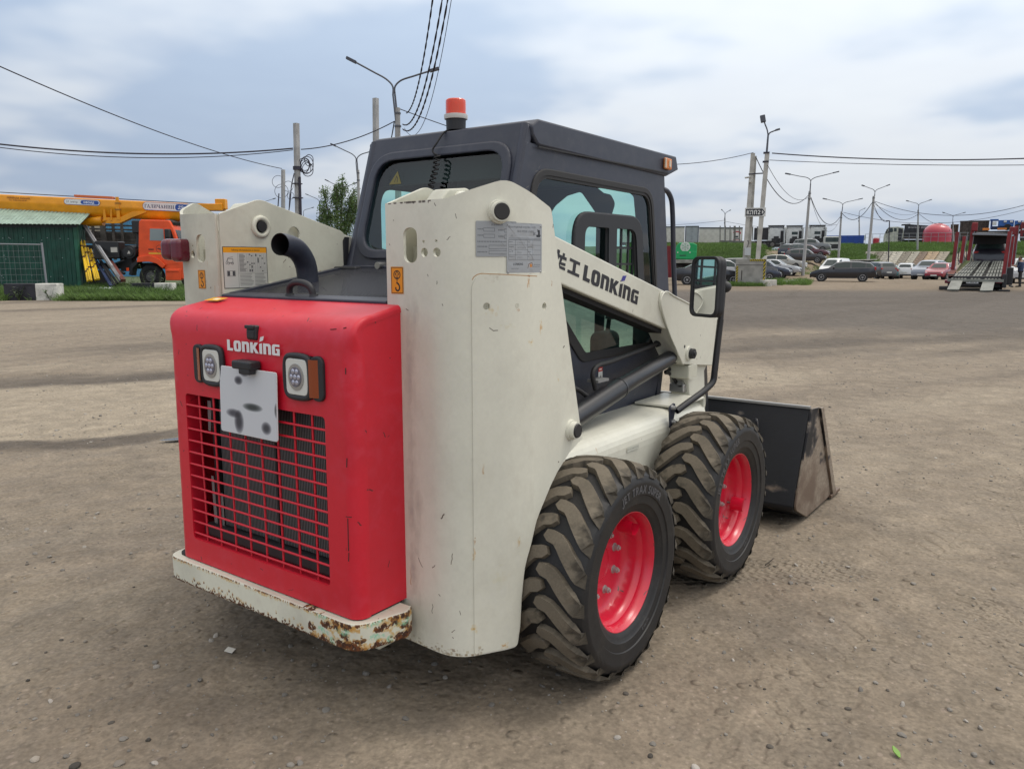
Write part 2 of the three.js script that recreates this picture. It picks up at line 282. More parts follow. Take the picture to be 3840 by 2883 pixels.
function tyreGeo() {
  const prof = [[0.226, -0.126], [0.25, -0.14], [0.30, -0.152], [0.34, -0.155], [0.368, -0.15], [0.385, -0.125], [0.391, -0.06], [0.392, 0], [0.391, 0.06], [0.385, 0.125], [0.368, 0.15], [0.352, 0.1545], [0.345, 0.1585], [0.335, 0.1575], [0.325, 0.156], [0.296, 0.1555], [0.293, 0.151], [0.27, 0.148], [0.262, 0.1475], [0.259, 0.1435], [0.245, 0.139], [0.236, 0.134], [0.226, 0.126]];
  const g = new THREE.LatheGeometry(prof.map(([r, z]) => V2(r, z)), 96); g.rotateX(Math.PI / 2);
  // lathe axis y -> z
  return toCreasedNormals(prep(g), 0.7);
}
const TYRE = tyreGeo(); { const uv = TYRE.attributes.uv, p = TYRE.attributes.position; for (let k = 0; k < p.count; k++) { const r = Math.hypot(p.getX(k), p.getY(k)); uv.setXY(k, Math.atan2(p.getY(k), p.getX(k)) * 1.5, r * 2 + p.getZ(k) * 2); } }
const RIMG = (() => {
  const prof = [[0.228, 0.118], [0.2325, 0.124], [0.231, 0.1275], [0.225, 0.127], [0.219, 0.117], [0.212, 0.108], [0.209, 0.085], [0.199, 0.076], [0.193, 0.058], [0.191, 0.03], [0.184, 0.021], [0.166, 0.012], [0.150, 0.010], [0.118, 0.010], [0.07, 0.010], [0.068, 0.006], [0.0001, 0.006]];
  const g = new THREE.LatheGeometry(prof.map(([r, z]) => V2(r, z)).reverse(), 72); g.rotateX(Math.PI / 2); return boxUV(toCreasedNormals(prep(g), 0.6));
})();
const font = await new FontLoader().loadAsync('fonts/droid/droid_sans_bold.typeface.json');
function ringText(txt, r, size, a0, z) {   // letters standing on a circle, raised from the sidewall
  let a = a0; const list = [];
  for (const ch of txt) { if (ch === ' ') { a -= size * 0.42 / r; continue; }
    const g = new TextGeometry(ch, { font, size, depth: 0.0025, curveSegments: 3, bevelEnabled: false }); g.computeBoundingBox(); const w = g.boundingBox.max.x - g.boundingBox.min.x;
    const mid = a - w / 2 / r; g.translate(-(g.boundingBox.min.x + w / 2), 0, 0); g.rotateZ(mid - Math.PI / 2); g.translate(Math.cos(mid) * r, Math.sin(mid) * r, z); list.push(g); a -= (w + size * 0.14) / r; }
  return join(list);
}
const NL = 22, LUGS = [1, -1].flatMap((s) => Array.from({ length: NL }, (_, i) => lugGeo(s, i, NL)));
const LUGS_ALL = join(LUGS);
function wheel(name, x, side, detail, spin, text, spinT = 0.36) {
  const w = part('wheel', loader); w.position.set(x, HUB, side * ZC); if (side < 0) w.rotation.y = Math.PI;
  const R = (g) => { const q = g.clone(); q.rotateZ(side < 0 ? -spin : spin); return q; };
  mesh('tyre', R(TYRE), M.tyre, w);
  if (detail) LUGS.forEach((g) => mesh('tread_lug', R(g), M.lug, w)); else tag(mesh('tread_lugs', R(LUGS_ALL), M.lug, w), 'tread lugs of a tyre', null, null, 'stuff');
  mesh('rim', RIMG, M.rim, w);
  for (let k = 0; k < 8; k++) { const a = (-26 + 45 * k) * Math.PI / 180 + spin * 0.6, q = V3(Math.cos(a) * 0.118, Math.sin(a) * 0.118, 0.010);
    mesh('wheel_nut', [rod([q.x, q.y, 0.009], [q.x, q.y, 0.013], 0.0175, 0.016, 16), rod([q.x, q.y, 0.013], [q.x, q.y, 0.029], 0.0135, 0.0125, 6), rod([q.x, q.y, 0.029], [q.x, q.y, 0.036], 0.008, 0.007, 10)], M.nut, w); }
  const va = (65 * Math.PI / 180) + spin, cx = Math.cos(va) * 0.172, cy = Math.sin(va) * 0.172;   // valve guard: a short half pipe on the well
  const vg = new THREE.CylinderGeometry(0.034, 0.034, 0.062, 20, 1, true, -Math.PI * 0.62, Math.PI * 1.24); vg.rotateX(Math.PI / 2);
  vg.rotateZ(va - Math.PI / 2); vg.translate(cx, cy, 0.088); const vg2 = vg.clone().scale(1, 1, 1);
  mesh('valve_guard', vg, M.rimTwo, w); mesh('valve', rod([cx, cy, 0.03], [cx, cy, 0.085], 0.006, 0.005, 8), M.steelDull, w);
  if (text) mesh('tyre_lettering', [ringText(text, 0.302, 0.030, Math.PI / 2 + spinT, 0.1552), ringText('12-16.5', 0.270, 0.014, -1.0, 0.1470)], M.tyreText, w);
  return w;
}
M.rimTwo = M.rim.clone(); M.rimTwo.side = THREE.DoubleSide;
wheel('rear', 0, 1, true, 0.0, 'JET TRAX SUPER');
wheel('front', 1.115, 1, true, -1.55, 'JET TRAX SUPER', 1.25);
wheel('rear', 0, -1, false, 0.3); wheel('front', 1.115, -1, false, 0.9);

// ---- lower body between the wheels ----
{
  const g = roundPath([[-0.72, 0.26, 0.03], [0.72, 0.26, 0.03], [0.735, 0.80, 0.11], [-0.735, 0.80, 0.11]]);
  const b = extr(g, 2.15, 0.006, 8); b.rotateY(Math.PI / 2); b.translate(-0.62, 0, 0); const ch = part('chassis', loader);
  mesh('frame', boxUV(b), M.white, ch);
  mesh('front_ledge', [box(0.36, 0.012, 0.24, 1.34, 0.812, 0.60, 0.004, 0, 0, 0.0), box(0.012, 0.05, 0.24, 1.52, 0.79, 0.60, 0.003)], M.white, ch);
  mesh('axle_housing', [rod([0, HUB, -0.8], [0, HUB, 0.8], 0.11, 0.11, 20), rod([1.115, HUB, -0.8], [1.115, HUB, 0.8], 0.11, 0.11, 20)], M.white, ch);
  mesh('rear_skid', box(0.26, 0.05, 0.54, -0.63, 0.262, 0.25, 0.01), M.whiteWorn, ch);
  mesh('hydraulic_fittings', [box(0.10, 0.05, 0.09, 1.60, 0.845, 0.54, 0.008), rod([1.55, 0.87, 0.56], [1.66, 0.87, 0.56], 0.018), rod([1.60, 0.85, 0.58], [1.60, 0.90, 0.58], 0.014), rod([1.64, 0.85, 0.52], [1.64, 0.93, 0.52], 0.014)], M.steel, ch);
  const stamp = canvasTex(256, 64, (c, w, h) => { c.fillStyle = '#c4c5ba'; c.fillRect(0, 0, w, h); c.fillStyle = '#55534e'; c.font = '26px monospace'; c.fillText('XSL8012HBB7021GX', 2, 40); });
  mesh('serial_number', boxless(0.115, 0.02, stamp, (q) => { q.rotateZ(-0.02); q.translate(0.66, 0.70, 0.7355); }), std(C(1, 1, 1), 0.5, 0, { map: stamp }), ch);
}
function boxless(w, h, t, place) { const g = new THREE.PlaneGeometry(w, h); place(g); return g; }

// ---- rear uprights (towers): folded outer plate with its oval and round holes ----
const PLAN = (() => {   // plan of the folded plate, from the inner rear edge round to the front
  const s = new THREE.Path(); s.moveTo(-0.635, 0.475); s.lineTo(-0.635, 0.665); s.quadraticCurveTo(-0.635, 0.762, -0.565, 0.802); s.lineTo(-0.505, 0.84); s.quadraticCurveTo(-0.455, 0.875, -0.38, 0.885); s.lineTo(0.2, 0.885);
  const pts = []; for (const c of s.curves) { const n = c.isLineCurve ? 12 : 24; for (let i = pts.length ? 1 : 0; i <= n; i++) pts.push(c.getPoint(i / n)); }
  const len = [0]; for (let i = 1; i < pts.length; i++) len.push(len[i - 1] + pts[i].distanceTo(pts[i - 1]));
  return { pts, len, total: len[len.length - 1] };
})();
function planAt(s) { let i = 0; s = clamp(s, 0, PLAN.total - 1e-5); while (PLAN.len[i + 1] < s) i++; const t = (s - PLAN.len[i]) / (PLAN.len[i + 1] - PLAN.len[i]), a = PLAN.pts[i], b = PLAN.pts[i + 1], p = a.clone().lerp(b, t);
  const ta = PLAN.pts[Math.max(0, i - 1)], tb = PLAN.pts[Math.min(PLAN.pts.length - 1, i + 2)], d = tb.clone().sub(ta).normalize(); return [p.x, p.y, -d.y, d.x]; }   // x, z, outward normal
const sNear = (x, z) => { let b = 0, bd = 9; for (let i = 0; i < 1200; i++) { const s = i / 1200 * PLAN.total, q = planAt(s), d = Math.hypot(q[0] - x, q[1] - z); if (d < bd) { bd = d; b = s; } } return b; };
function hitTower(px, py) { let best = null, bd = 9; for (let i = 0; i < 900; i++) { const s = i / 900 * PLAN.total, q = planAt(s), v = AX.f.clone().multiplyScalar(FPX).addScaledVector(AX.r, px - 1920).addScaledVector(AX.u, 1441.5 - py), dx = q[0] - CAM.x, dz = q[1] - CAM.z, e = Math.abs(dx * v.z - dz * v.x) / Math.hypot(v.x, v.z); if (e < bd) { bd = e; best = [s, CAM.y + v.y * Math.hypot(dx, dz) / Math.hypot(v.x, v.z)]; } } return best; }
const Z8 = (x, y) => hitTower(1400 + x * 0.3617, 650 + y * 0.3617), Z6t = (x, y) => hitTower(1950 + x * 0.4521, 1000 + y * 0.4521), Zbt = (x, y) => hitTower(1500 + x * 0.30102, 2000 + y * 0.30102);
const towerMap = (off, mir) => (s, y, h) => { const q = planAt(s); return [q[0] + q[2] * (h + off), y, mir * (q[1] + q[3] * (h + off))]; };
const sx = (x) => sNear(x, 0.885);
const TOWER_OUT = [[0, 0.236], [sNear(-0.62, 0.72), 0.226], [sx(-0.445), 0.228, 0.02], [sx(-0.432), 0.30], [sx(-0.425), 0.40], [sx(-0.412), 0.50], [sx(-0.385), 0.58], [sx(-0.345), 0.66], [sx(-0.29), 0.735], [sx(-0.215), 0.805], [sx(-0.135), 0.86], [sx(-0.045), 0.896, 0.008], [sx(-0.062), 0.95], [sx(-0.155), 1.30], [sx(-0.245), 1.64], [sx(-0.268), 1.725, 0.03], [sx(-0.50), 1.806, 0.10], [sNear(-0.575, 0.80), 1.772, 0.1], [sNear(-0.64, 0.735), 1.742, 0.04], [0, 1.737]];
// the paint of the upright, with its rust runs, scuffs and grime where they are (s, y in metres)
function towerPaint() {
  const W = 1024, H = 1440, sw = 1.05, y0 = 0.2, sh = 1.65, base = M.white.map.image.data;
  const c = document.createElement('canvas'); c.width = W; c.height = H; const g = c.getContext('2d'), im = g.createImageData(W, H);
  for (let y = 0; y < H; y++) for (let x = 0; x < W; x++) { const i = (y * W + x) * 4, j = (((y * 0.9) & 1023) * 1024 + (x & 1023)) * 4, gr = 1 - 0.05 * step(0.45, 0.75, nD[((y >> 2) & 511) * 512 + ((x >> 2) & 511)]); for (let k = 0; k < 3; k++) im.data[i + k] = base[j + k] * gr; im.data[i + 3] = 255; }
  g.putImageData(im, 0, 0);
  const X = (s) => s / sw * W, Y = (y) => H - (y - y0) / sh * H, r = rng(91);
  const blot = (q, rad, col, a, n = 30, sy = 1) => { for (let i = 0; i < n * 0.6; i++) { const t = r() * 6.28, d = r() * rad; g.globalAlpha = 0.8 * a * (0.3 + 0.7 * r()); g.fillStyle = col; g.beginPath(); g.ellipse(X(q[0]) + Math.cos(t) * d * W / sw, Y(q[1]) + Math.sin(t) * d * sy * H / sh, 1 + r() * rad * 220, 1 + r() * rad * 260 * sy, 0, 0, 7); g.fill(); } g.globalAlpha = 1; };
  const scr = (q, L, an, col = '#3a332c', w = 2) => { g.strokeStyle = col; g.lineWidth = w; g.globalAlpha = 0.85; g.beginPath(); let x = X(q[0]), y = Y(q[1]); g.moveTo(x, y); for (let i = 0; i < 4; i++) { x += Math.cos(an + (r() - 0.5)) * L * W / 4; y += Math.sin(an + (r() - 0.5)) * L * W / 4; g.lineTo(x, y); } g.stroke(); g.globalAlpha = 1; };
  blot(Zbt(920, 1190), 0.016, '#c79a4e', 0.28, 40); blot(Zbt(1300, 1390), 0.02, '#c08a3c', 0.25, 36, 0.6); blot(Zbt(1300, 1395), 0.008, '#9a5a22', 0.5, 16, 0.5);
  blot(Zbt(928, 90), 0.004, '#8a5226', 0.7, 14, 3); blot(Zbt(915, 270), 0.006, '#b98b52', 0.4, 22, 4); blot(Zbt(1250, 560), 0.05, '#bda878', 0.10, 40); blot(Zbt(1480, 100), 0.012, '#b08c54', 0.3, 26, 2);
  blot(Z8(1605, 1120), 0.006, '#a5642c', 0.55, 24, 5); blot(Z8(1610, 1066), 0.006, '#7c3f1a', 0.8, 12, 0.6); blot(Z8(1250, 1075), 0.03, '#9c9382', 0.2, 40, 0.5); blot(Z8(1850, 1130), 0.005, '#8a5226', 0.7, 12, 3);
  blot(Z8(1735, 1600), 0.006, '#b98340', 0.5, 24, 4); blot(Z8(1230, 1420), 0.025, '#c0a26c', 0.2, 36); blot(Z8(1500, 1410), 0.008, '#97552a', 0.5, 14); blot(Z8(1400, 1590), 0.03, '#b7a06c', 0.15, 30, 0.4); blot(Z6t(85, 625), 0.015, '#c09a58', 0.3, 30); blot(Z6t(165, 505), 0.008, '#b98340', 0.35, 24, 4); blot(Z6t(315, 935), 0.006, '#c79a4e', 0.4, 14);
  // rust line on the weld at the top of the stiffener
  g.strokeStyle = '#94602f'; g.lineWidth = 2.2; g.globalAlpha = 0.8; g.beginPath(); [[1025, 1105], [1040, 1075], [1075, 1050], [1120, 1038], [1300, 1046], [1500, 1056], [1690, 1066]].forEach((p, i) => { const q = Z8(...p); i ? g.lineTo(X(q[0]), Y(q[1])) : g.moveTo(X(q[0]), Y(q[1])); }); g.stroke(); g.globalAlpha = 1;
  // chipped and muddy lower edge, smudges beside the hood
  for (let i = 0; i < 130; i++) { const s = r() * 0.36, h = r() * r() * 0.035; g.globalAlpha = 0.5 * r(); g.fillStyle = ['#5a4634', '#94805a', '#7d6d55'][i % 3]; g.fillRect(X(s), Y(0.232 + h), 2 + r() * 9, 2 + r() * 7); } g.globalAlpha = 1;
  for (let i = 0; i < 160; i++) { const y = 0.25 + r() * 1.15; g.globalAlpha = 0.022; g.fillStyle = '#4a443c'; g.beginPath(); g.ellipse(X(0.085 + r() * r() * 0.06), Y(y), 4 + r() * 16, 10 + r() * 40, 0, 0, 7); g.fill(); } g.globalAlpha = 1;
  for (const [p, L, an] of [[[230, 300], 0.03, 0.9], [[400, 430], 0.016, -0.7], [[400, 880], 0.03, 1.5], [[655, 250], 0.035, 1.6], [[480, 755], 0.008, 0.6], [[655, 1290], 0.006, 1]]) scr(Zbt(...p), L, an);
  for (const [p, L, an] of [[[560, 1045], 0.007, 1], [[660, 1115], 0.01, 1.6], [[712, 1352], 0.006, 1], [[165, 730], 0.005, 1], [[630, 305], 0.01, 1], [[205, 480], 0.004, 1], [[335, 1405], 0.012, 0.4], [[1200, 1600], 0.03, 0.3]]) scr(Z8(...p), L, an);
  for (let i = 0; i < 26; i++) { const s = r() * 0.22; g.globalAlpha = 0.8; g.fillStyle = '#4a4038'; g.fillRect(X(s), Y(1.737) - 2, 3 + r() * 12, 2 + r() * 5); } g.globalAlpha = 1;
  const t = new THREE.CanvasTexture(c); t.colorSpace = THREE.SRGBColorSpace; t.repeat.set(1 / sw, 1 / sh); t.offset.set(0, -y0 / sh); t.wrapS = t.wrapT = THREE.RepeatWrapping; return t;
}
M.tower = new THREE.MeshPhysicalMaterial({ map: towerPaint(), roughness: 0.42, clearcoat: 0.25, clearcoatRoughness: 0.35 });
function tower(mir) {
  const t = part('upright', loader), s = roundPath(TOWER_OUT);
  const oval = Z8(380, 745), c1 = Z8(528, 820), c2 = Z8(655, 818), p1 = Z8(520, 708), p2 = Z8(650, 702);
  s.holes.push(hole(rect(oval[0] - 0.03, oval[1] - 0.056, oval[0] + 0.03, oval[1] + 0.056, 0.03)), circ(c1[0], c1[1], 0.0145), circ(c2[0], c2[1], 0.0145), circ(p1[0], p1[1], 0.005), circ(p2[0], p2[1], 0.005));
  for (const q of [Z8(1170, 1380), Z8(1765, 1378)]) s.holes.push(circ(q[0], q[1], 0.0105));
  for (const q of [Zbt(1530, 320), Zbt(1420, 1360)]) s.holes.push(circ(q[0], q[1], 0.009));
  mesh('outer_plate', bent(s, 0.012, towerMap(-0.012, mir), 0.03), mir > 0 ? M.tower : M.whiteWorn, t);
  // stiffener lapped on the side
  const e = Z8(1015, 1110), st = roundPath([[e[0], 0.232], [sx(-0.452), 0.234, 0.02], [sx(-0.440), 0.30], [sx(-0.432), 0.40], [sx(-0.41), 0.52], [sx(-0.35), 0.665], [sx(-0.22), 0.815], [sx(-0.13), 0.90], [sx(-0.235), 1.3], [sx(-0.30), 1.513], [e[0], 1.513, 0.06]]);
  for (const q of [Z8(1170, 1380), Z8(1765, 1378)]) st.holes.push(circ(q[0], q[1], 0.0125));
  mesh('stiffener', bent(st, 0.0026, towerMap(0.0002, mir), 0.03), mir > 0 ? M.tower : M.white, t);
  // round pin bosses with dark caps
  for (const q of [Z8(1300, 398), Z6t(418, 1352)]) { const a = planAt(q[0]), P = (h) => [a[0] + a[2] * h, q[1], mir * (a[1] + a[3] * h)];
    mesh('pin_boss', [rod(P(-0.004), P(0.012), 0.039, 0.037, 28), rod(P(0.012), P(0.03), 0.033, 0.031, 28)], M.white, t); mesh('pin_cap', [rod(P(0.03), P(0.036), 0.0265, 0.024, 28)], M.rubber, t); }
  const w = Z8(1485, 1370), wa = planAt(w[0]); mesh('plug', rod([wa[0], w[1], mir * wa[1]], [wa[0] + wa[2] * 0.003, w[1], mir * (wa[1] + wa[3] * 0.003)], 0.008), M.whiteWorn, t);
  // inner plate
  mesh('inner_plate', plateZ([[-0.623, 0.24], [0.0, 0.80], [0.06, 1.60], [0.03, 1.683, 0.05], [-0.43, 1.806, 0.09], [-0.623, 1.737]], mir > 0 ? 0.462 : -0.474, 0.012, 0.002, [circ(-0.43, 1.692, 0.026), circ(-0.258, 1.666, 0.031)]), M.whiteWorn, t);
  mesh('pivot_tube', [new THREE.TorusGeometry(0.036, 0.012, 10, 28).translate(-0.43, 1.692, mir * 0.462), rod([-0.43, 1.692, mir * 0.48], [-0.43, 1.692, mir * 0.60], 0.034, 0.034, 20)], M.whiteWorn, t);
  mesh('pivot_pin', [rod([-0.43, 1.692, mir * 0.448], [-0.43, 1.692, mir * 0.47], 0.022, 0.024, 18)], M.dark, t);
  mesh('rear_web', box(0.008, 0.9, 0.3, -0.50, 1.15, mir * 0.62, 0), M.white, t);
  // what the lift arm's rear end shows above the plates
  mesh('arm_stub', [plateZ([[-0.60, 1.66], [-0.30, 1.66], [-0.24, 1.74], [-0.36, 1.80, 0.04], [-0.46, 1.79, 0.03]], mir > 0 ? 0.53 : -0.60, 0.07, 0.006)], M.whiteWorn, t);
  return t;
}
const towerR = tower(1), towerL = tower(-1);
// stickers and plates
function towerPatch(c, w, h, off, n = 4, mir = 1, t = 0.0008) { const s = roundPath(rect(c[0] - w / 2, c[1] - h / 2, c[0] + w / 2, c[1] + h / 2, Math.min(w, h) * 0.04)); let g = new THREE.ShapeGeometry(s, 4); g = prep(new TessellateModifier(0.02, 5).modify(prep(g))); const p = g.attributes.position, uv = g.attributes.uv, m = towerMap(off, mir); for (let i = 0; i < p.count; i++) { const u = (p.getX(i) - c[0]) / w + 0.5; uv.setXY(i, mir > 0 ? u : 1 - u, (p.getY(i) - c[1]) / h + 0.5); p.setXYZ(i, ...m(p.getX(i), p.getY(i), 0)); } g.computeVertexNormals(); return g; }
const hookTex = canvasTex(192, 320, (g, w, h) => {
  g.fillStyle = '#d98a12'; g.fillRect(0, 0, w, h); g.strokeStyle = '#1c1610'; g.lineWidth = 7; g.strokeRect(10, 10, w - 20, h - 20); g.lineWidth = 12; g.beginPath(); g.arc(96, 96, 48, 0, 7); g.stroke();
  g.lineWidth = 9; g.beginPath(); g.moveTo(96, 56); g.lineTo(124, 90); g.lineTo(110, 90); g.lineTo(110, 130); g.lineTo(82, 130); g.lineTo(82, 90); g.lineTo(68, 90); g.closePath(); g.stroke();
  g.lineWidth = 12; g.beginPath(); g.moveTo(96, 144); g.lineTo(96, 178); g.stroke(); g.lineWidth = 20; g.lineCap = 'round'; g.beginPath(); g.moveTo(92, 190); g.bezierCurveTo(150, 215, 140, 285, 100, 284); g.bezierCurveTo(80, 282, 72, 266, 74, 250); g.stroke();
});
M.hook = std(C(1, 1, 1), 0.45, 0, { map: hookTex });
mesh('lifting_sticker', towerPatch(Z8(248, 1108), 0.056, 0.088, 0.0015), M.hook, towerR);
mesh('lifting_sticker', towerPatch([sNear(-0.635, 0.588), 1.476], 0.050, 0.076, 0.0015, 4, -1), M.hook, towerL);
const plate1 = canvasTex(320, 240, (g, w, h) => {
  g.fillStyle = '#9b9ea2'; g.fillRect(0, 0, w, h); g.strokeStyle = '#54565a'; g.fillStyle = '#46484c'; g.lineWidth = 2.5; const r = rng(4);
  const glyph = (x, y, s) => { for (let k = 0; k < 4; k++) { g.fillRect(x, y + k * s / 4, s * (0.6 + 0.3 * r()), s * 0.1); } g.fillRect(x + s * (0.2 + r() * 0.4), y, s * 0.12, s * 0.9); g.fillRect(x + s * 0.05, y + s * 0.1, s * 0.1, s * 0.7 * r()); };
  for (let i = 0; i < 6; i++) glyph(120 + i * 15, 18, 13);
  for (const [y, n] of [[50, 1], [92, 1]]) { for (let i = 0; i < 4; i++) { glyph(14 + i * 11, y, 10); glyph(172 + i * 11, y + 6, 10); } g.strokeRect(60, y - 3, 84, 22); g.strokeRect(220, y + 2, 92, 22); }
  for (let i = 0; i < 22; i++) glyph(12 + i * 12, 134, 10);
  for (const y of [168, 204]) { for (let i = 0; i < 7; i++) glyph(12 + i * 11, y, 10); g.strokeRect(100, y - 5, 184, 24); }
});
const plate2 = canvasTex(380, 420, (g, w, h) => {
  g.fillStyle = '#a3a6aa'; g.fillRect(0, 0, w, h); g.fillStyle = '#2c2e33'; g.strokeStyle = '#43464b';
  g.font = '22px serif'; g.fillText('Малогабаритный погрузчик LONKING', 14, 40, 280); g.font = '24px serif'; g.fillText('SKID STEER LOADER', 92, 76, 180); g.font = 'bold 34px sans-serif'; g.fillText('EAC', 262, 96, 30);
  g.beginPath(); g.moveTo(300, 92); g.lineTo(366, 92); g.lineTo(352, 112); g.lineTo(306, 112); g.fill(); g.fillRect(326, 52, 26, 40); g.fillRect(318, 46, 10, 22);
  g.lineWidth = 3; g.beginPath(); g.moveTo(16, 124); g.lineTo(366, 124); g.moveTo(16, 134); g.lineTo(366, 134); g.stroke(); g.lineWidth = 2;
  for (let r = 0; r < 4; r++) { const y = 140 + r * 40; g.strokeRect(16, y, 350, 40); g.beginPath(); g.moveTo(76, y); g.lineTo(76, y + 40); g.moveTo(196, y); g.lineTo(196, y + 40); g.moveTo(256, y); g.lineTo(256, y + 40); g.stroke(); g.font = '12px sans-serif'; g.fillText(['Марка', 'Модель', 'Масса', 'Мощность'][r], 20, y + 18, 50); g.fillText(['Год', 'Двигатель', 'Номер', 'кВт'][r], 200, y + 18, 52); g.globalAlpha = 0.5; g.font = '20px sans-serif'; g.fillText(['CDM312', 'LK312A10', '3500', '2022'][r], 92, y + 28, 90); g.globalAlpha = 1; }
  g.font = 'bold 26px sans-serif'; g.fillText('LONKING', 56, 346, 96); g.font = '10px sans-serif'; g.fillText('www.lonking.cn', 40, 376); g.fillText('Официальный дилер', 270, 346, 90); g.fillText('Lonking в России', 270, 362, 90);
  g.strokeStyle = '#5f4126'; g.fillStyle = '#c07c38'; g.lineWidth = 5; g.beginPath(); g.moveTo(200, 372); g.lineTo(212, 334); g.lineTo(250, 326); g.lineTo(262, 364); g.stroke(); g.fillRect(222, 336, 26, 26);
});
const q1 = Z8(1277, 680), q2 = Z8(1588, 782);
mesh('data_plate', towerPatch(q1, 0.140, 0.110, 0.0022), std(C(1, 1, 1), 0.4, 0.35, { map: plate1 }), towerR);
mesh('data_plate', towerPatch(q2, 0.158, 0.162, 0.0026), std(C(1, 1, 1), 0.4, 0.35, { map: plate2 }), towerR);
{ const m = towerMap(0, 1), L = []; for (const [a, b] of [[-1, -1], [1, -1], [-1, 1], [1, 1]]) { const s = q2[0] + a * 0.073, y = q2[1] + b * 0.074; L.push(rod(m(s, y, 0.002), m(s, y, 0.005), 0.004, 0.003, 10)); } mesh('rivets', L, M.steel, towerR); }
// left inner plate: maintenance chart, lug
const chart = canvasTex(512, 448, (g, w, h) => {
  g.fillStyle = '#b9b9b4'; g.fillRect(0, 0, w, h); g.fillStyle = '#d8920f'; g.fillRect(0, 0, w, 64); g.fillStyle = '#2a2215'; g.font = 'bold 24px sans-serif'; g.fillText('Таблица обслуживания и смазки', 96, 44, 330); g.strokeStyle = '#17171a'; g.lineWidth = 12; g.strokeRect(0, 0, w, h);
  g.lineWidth = 2; g.beginPath(); g.moveTo(168, 68); g.lineTo(168, 440); g.moveTo(168, 286); g.lineTo(505, 286); g.stroke(); g.strokeStyle = '#77777a'; for (let i = 0; i < 15; i++) { g.beginPath(); g.moveTo(178, 76 + i * 14); g.lineTo(500, 76 + i * 14); g.stroke(); } for (let i = 0; i < 10; i++) { g.beginPath(); g.moveTo(270 + i * 25, 76); g.lineTo(270 + i * 25, 272); g.stroke(); }
  g.fillStyle = '#3c3c40'; const r = rng(8); for (let i = 0; i < 26; i++) g.fillRect(272 + Math.floor(r() * 9) * 25, 76 + Math.floor(r() * 14) * 14, 14, 12); for (let i = 0; i < 14; i++) { g.fillRect(182, 80 + i * 14, 50 + r() * 32, 5); } for (let i = 0; i < 9; i++) { g.fillRect(182, 296 + i * 15, 130 + r() * 30, 4); g.fillRect(356, 296 + i * 15, 90 + r() * 50, 4); }
  g.lineWidth = 4; g.strokeStyle = '#37373b'; g.strokeRect(50, 130, 60, 40); g.beginPath(); g.arc(60, 178, 12, 0, 7); g.arc(104, 178, 12, 0, 7); g.moveTo(40, 190); g.lineTo(30, 178); g.lineTo(56, 120); g.lineTo(110, 110); g.stroke(); g.strokeRect(40, 260, 90, 56); g.fillRect(44, 264, 26, 48); g.fillRect(100, 264, 26, 48);
});
{ const g = new THREE.PlaneGeometry(0.212, 0.168); g.translate(-0.512, 1.524, -0.4610); mesh('maintenance_chart', g, std(C(1, 1, 1), 0.5, 0, { map: chart }), towerL);
  mesh('lug', plateZ([[-0.42, 1.42], [-0.365, 1.42], [-0.37, 1.46, 0.03], [-0.415, 1.46, 0.03]], -0.46, 0.01, 0.002, [circ(-0.393, 1.447, 0.009)]), M.whiteWorn, towerL); }
// red tail lamp on the left upright
{ const l = part('tail_lamp', loader), g = box(0.085, 0.094, 0.062, 0, 0, 0.028, 0.02), g2 = box(0.085, 0.088, 0.066, 0, 0.004, -0.03, 0.024); const L = mesh('lens', [g, g2], M.lensRed, l); mesh('lamp_base', box(0.05, 0.07, 0.10, 0.05, 0, 0, 0.01), M.plastic, l); l.position.set(-0.655, 1.594, -0.722); l.rotation.y = 0.15; }

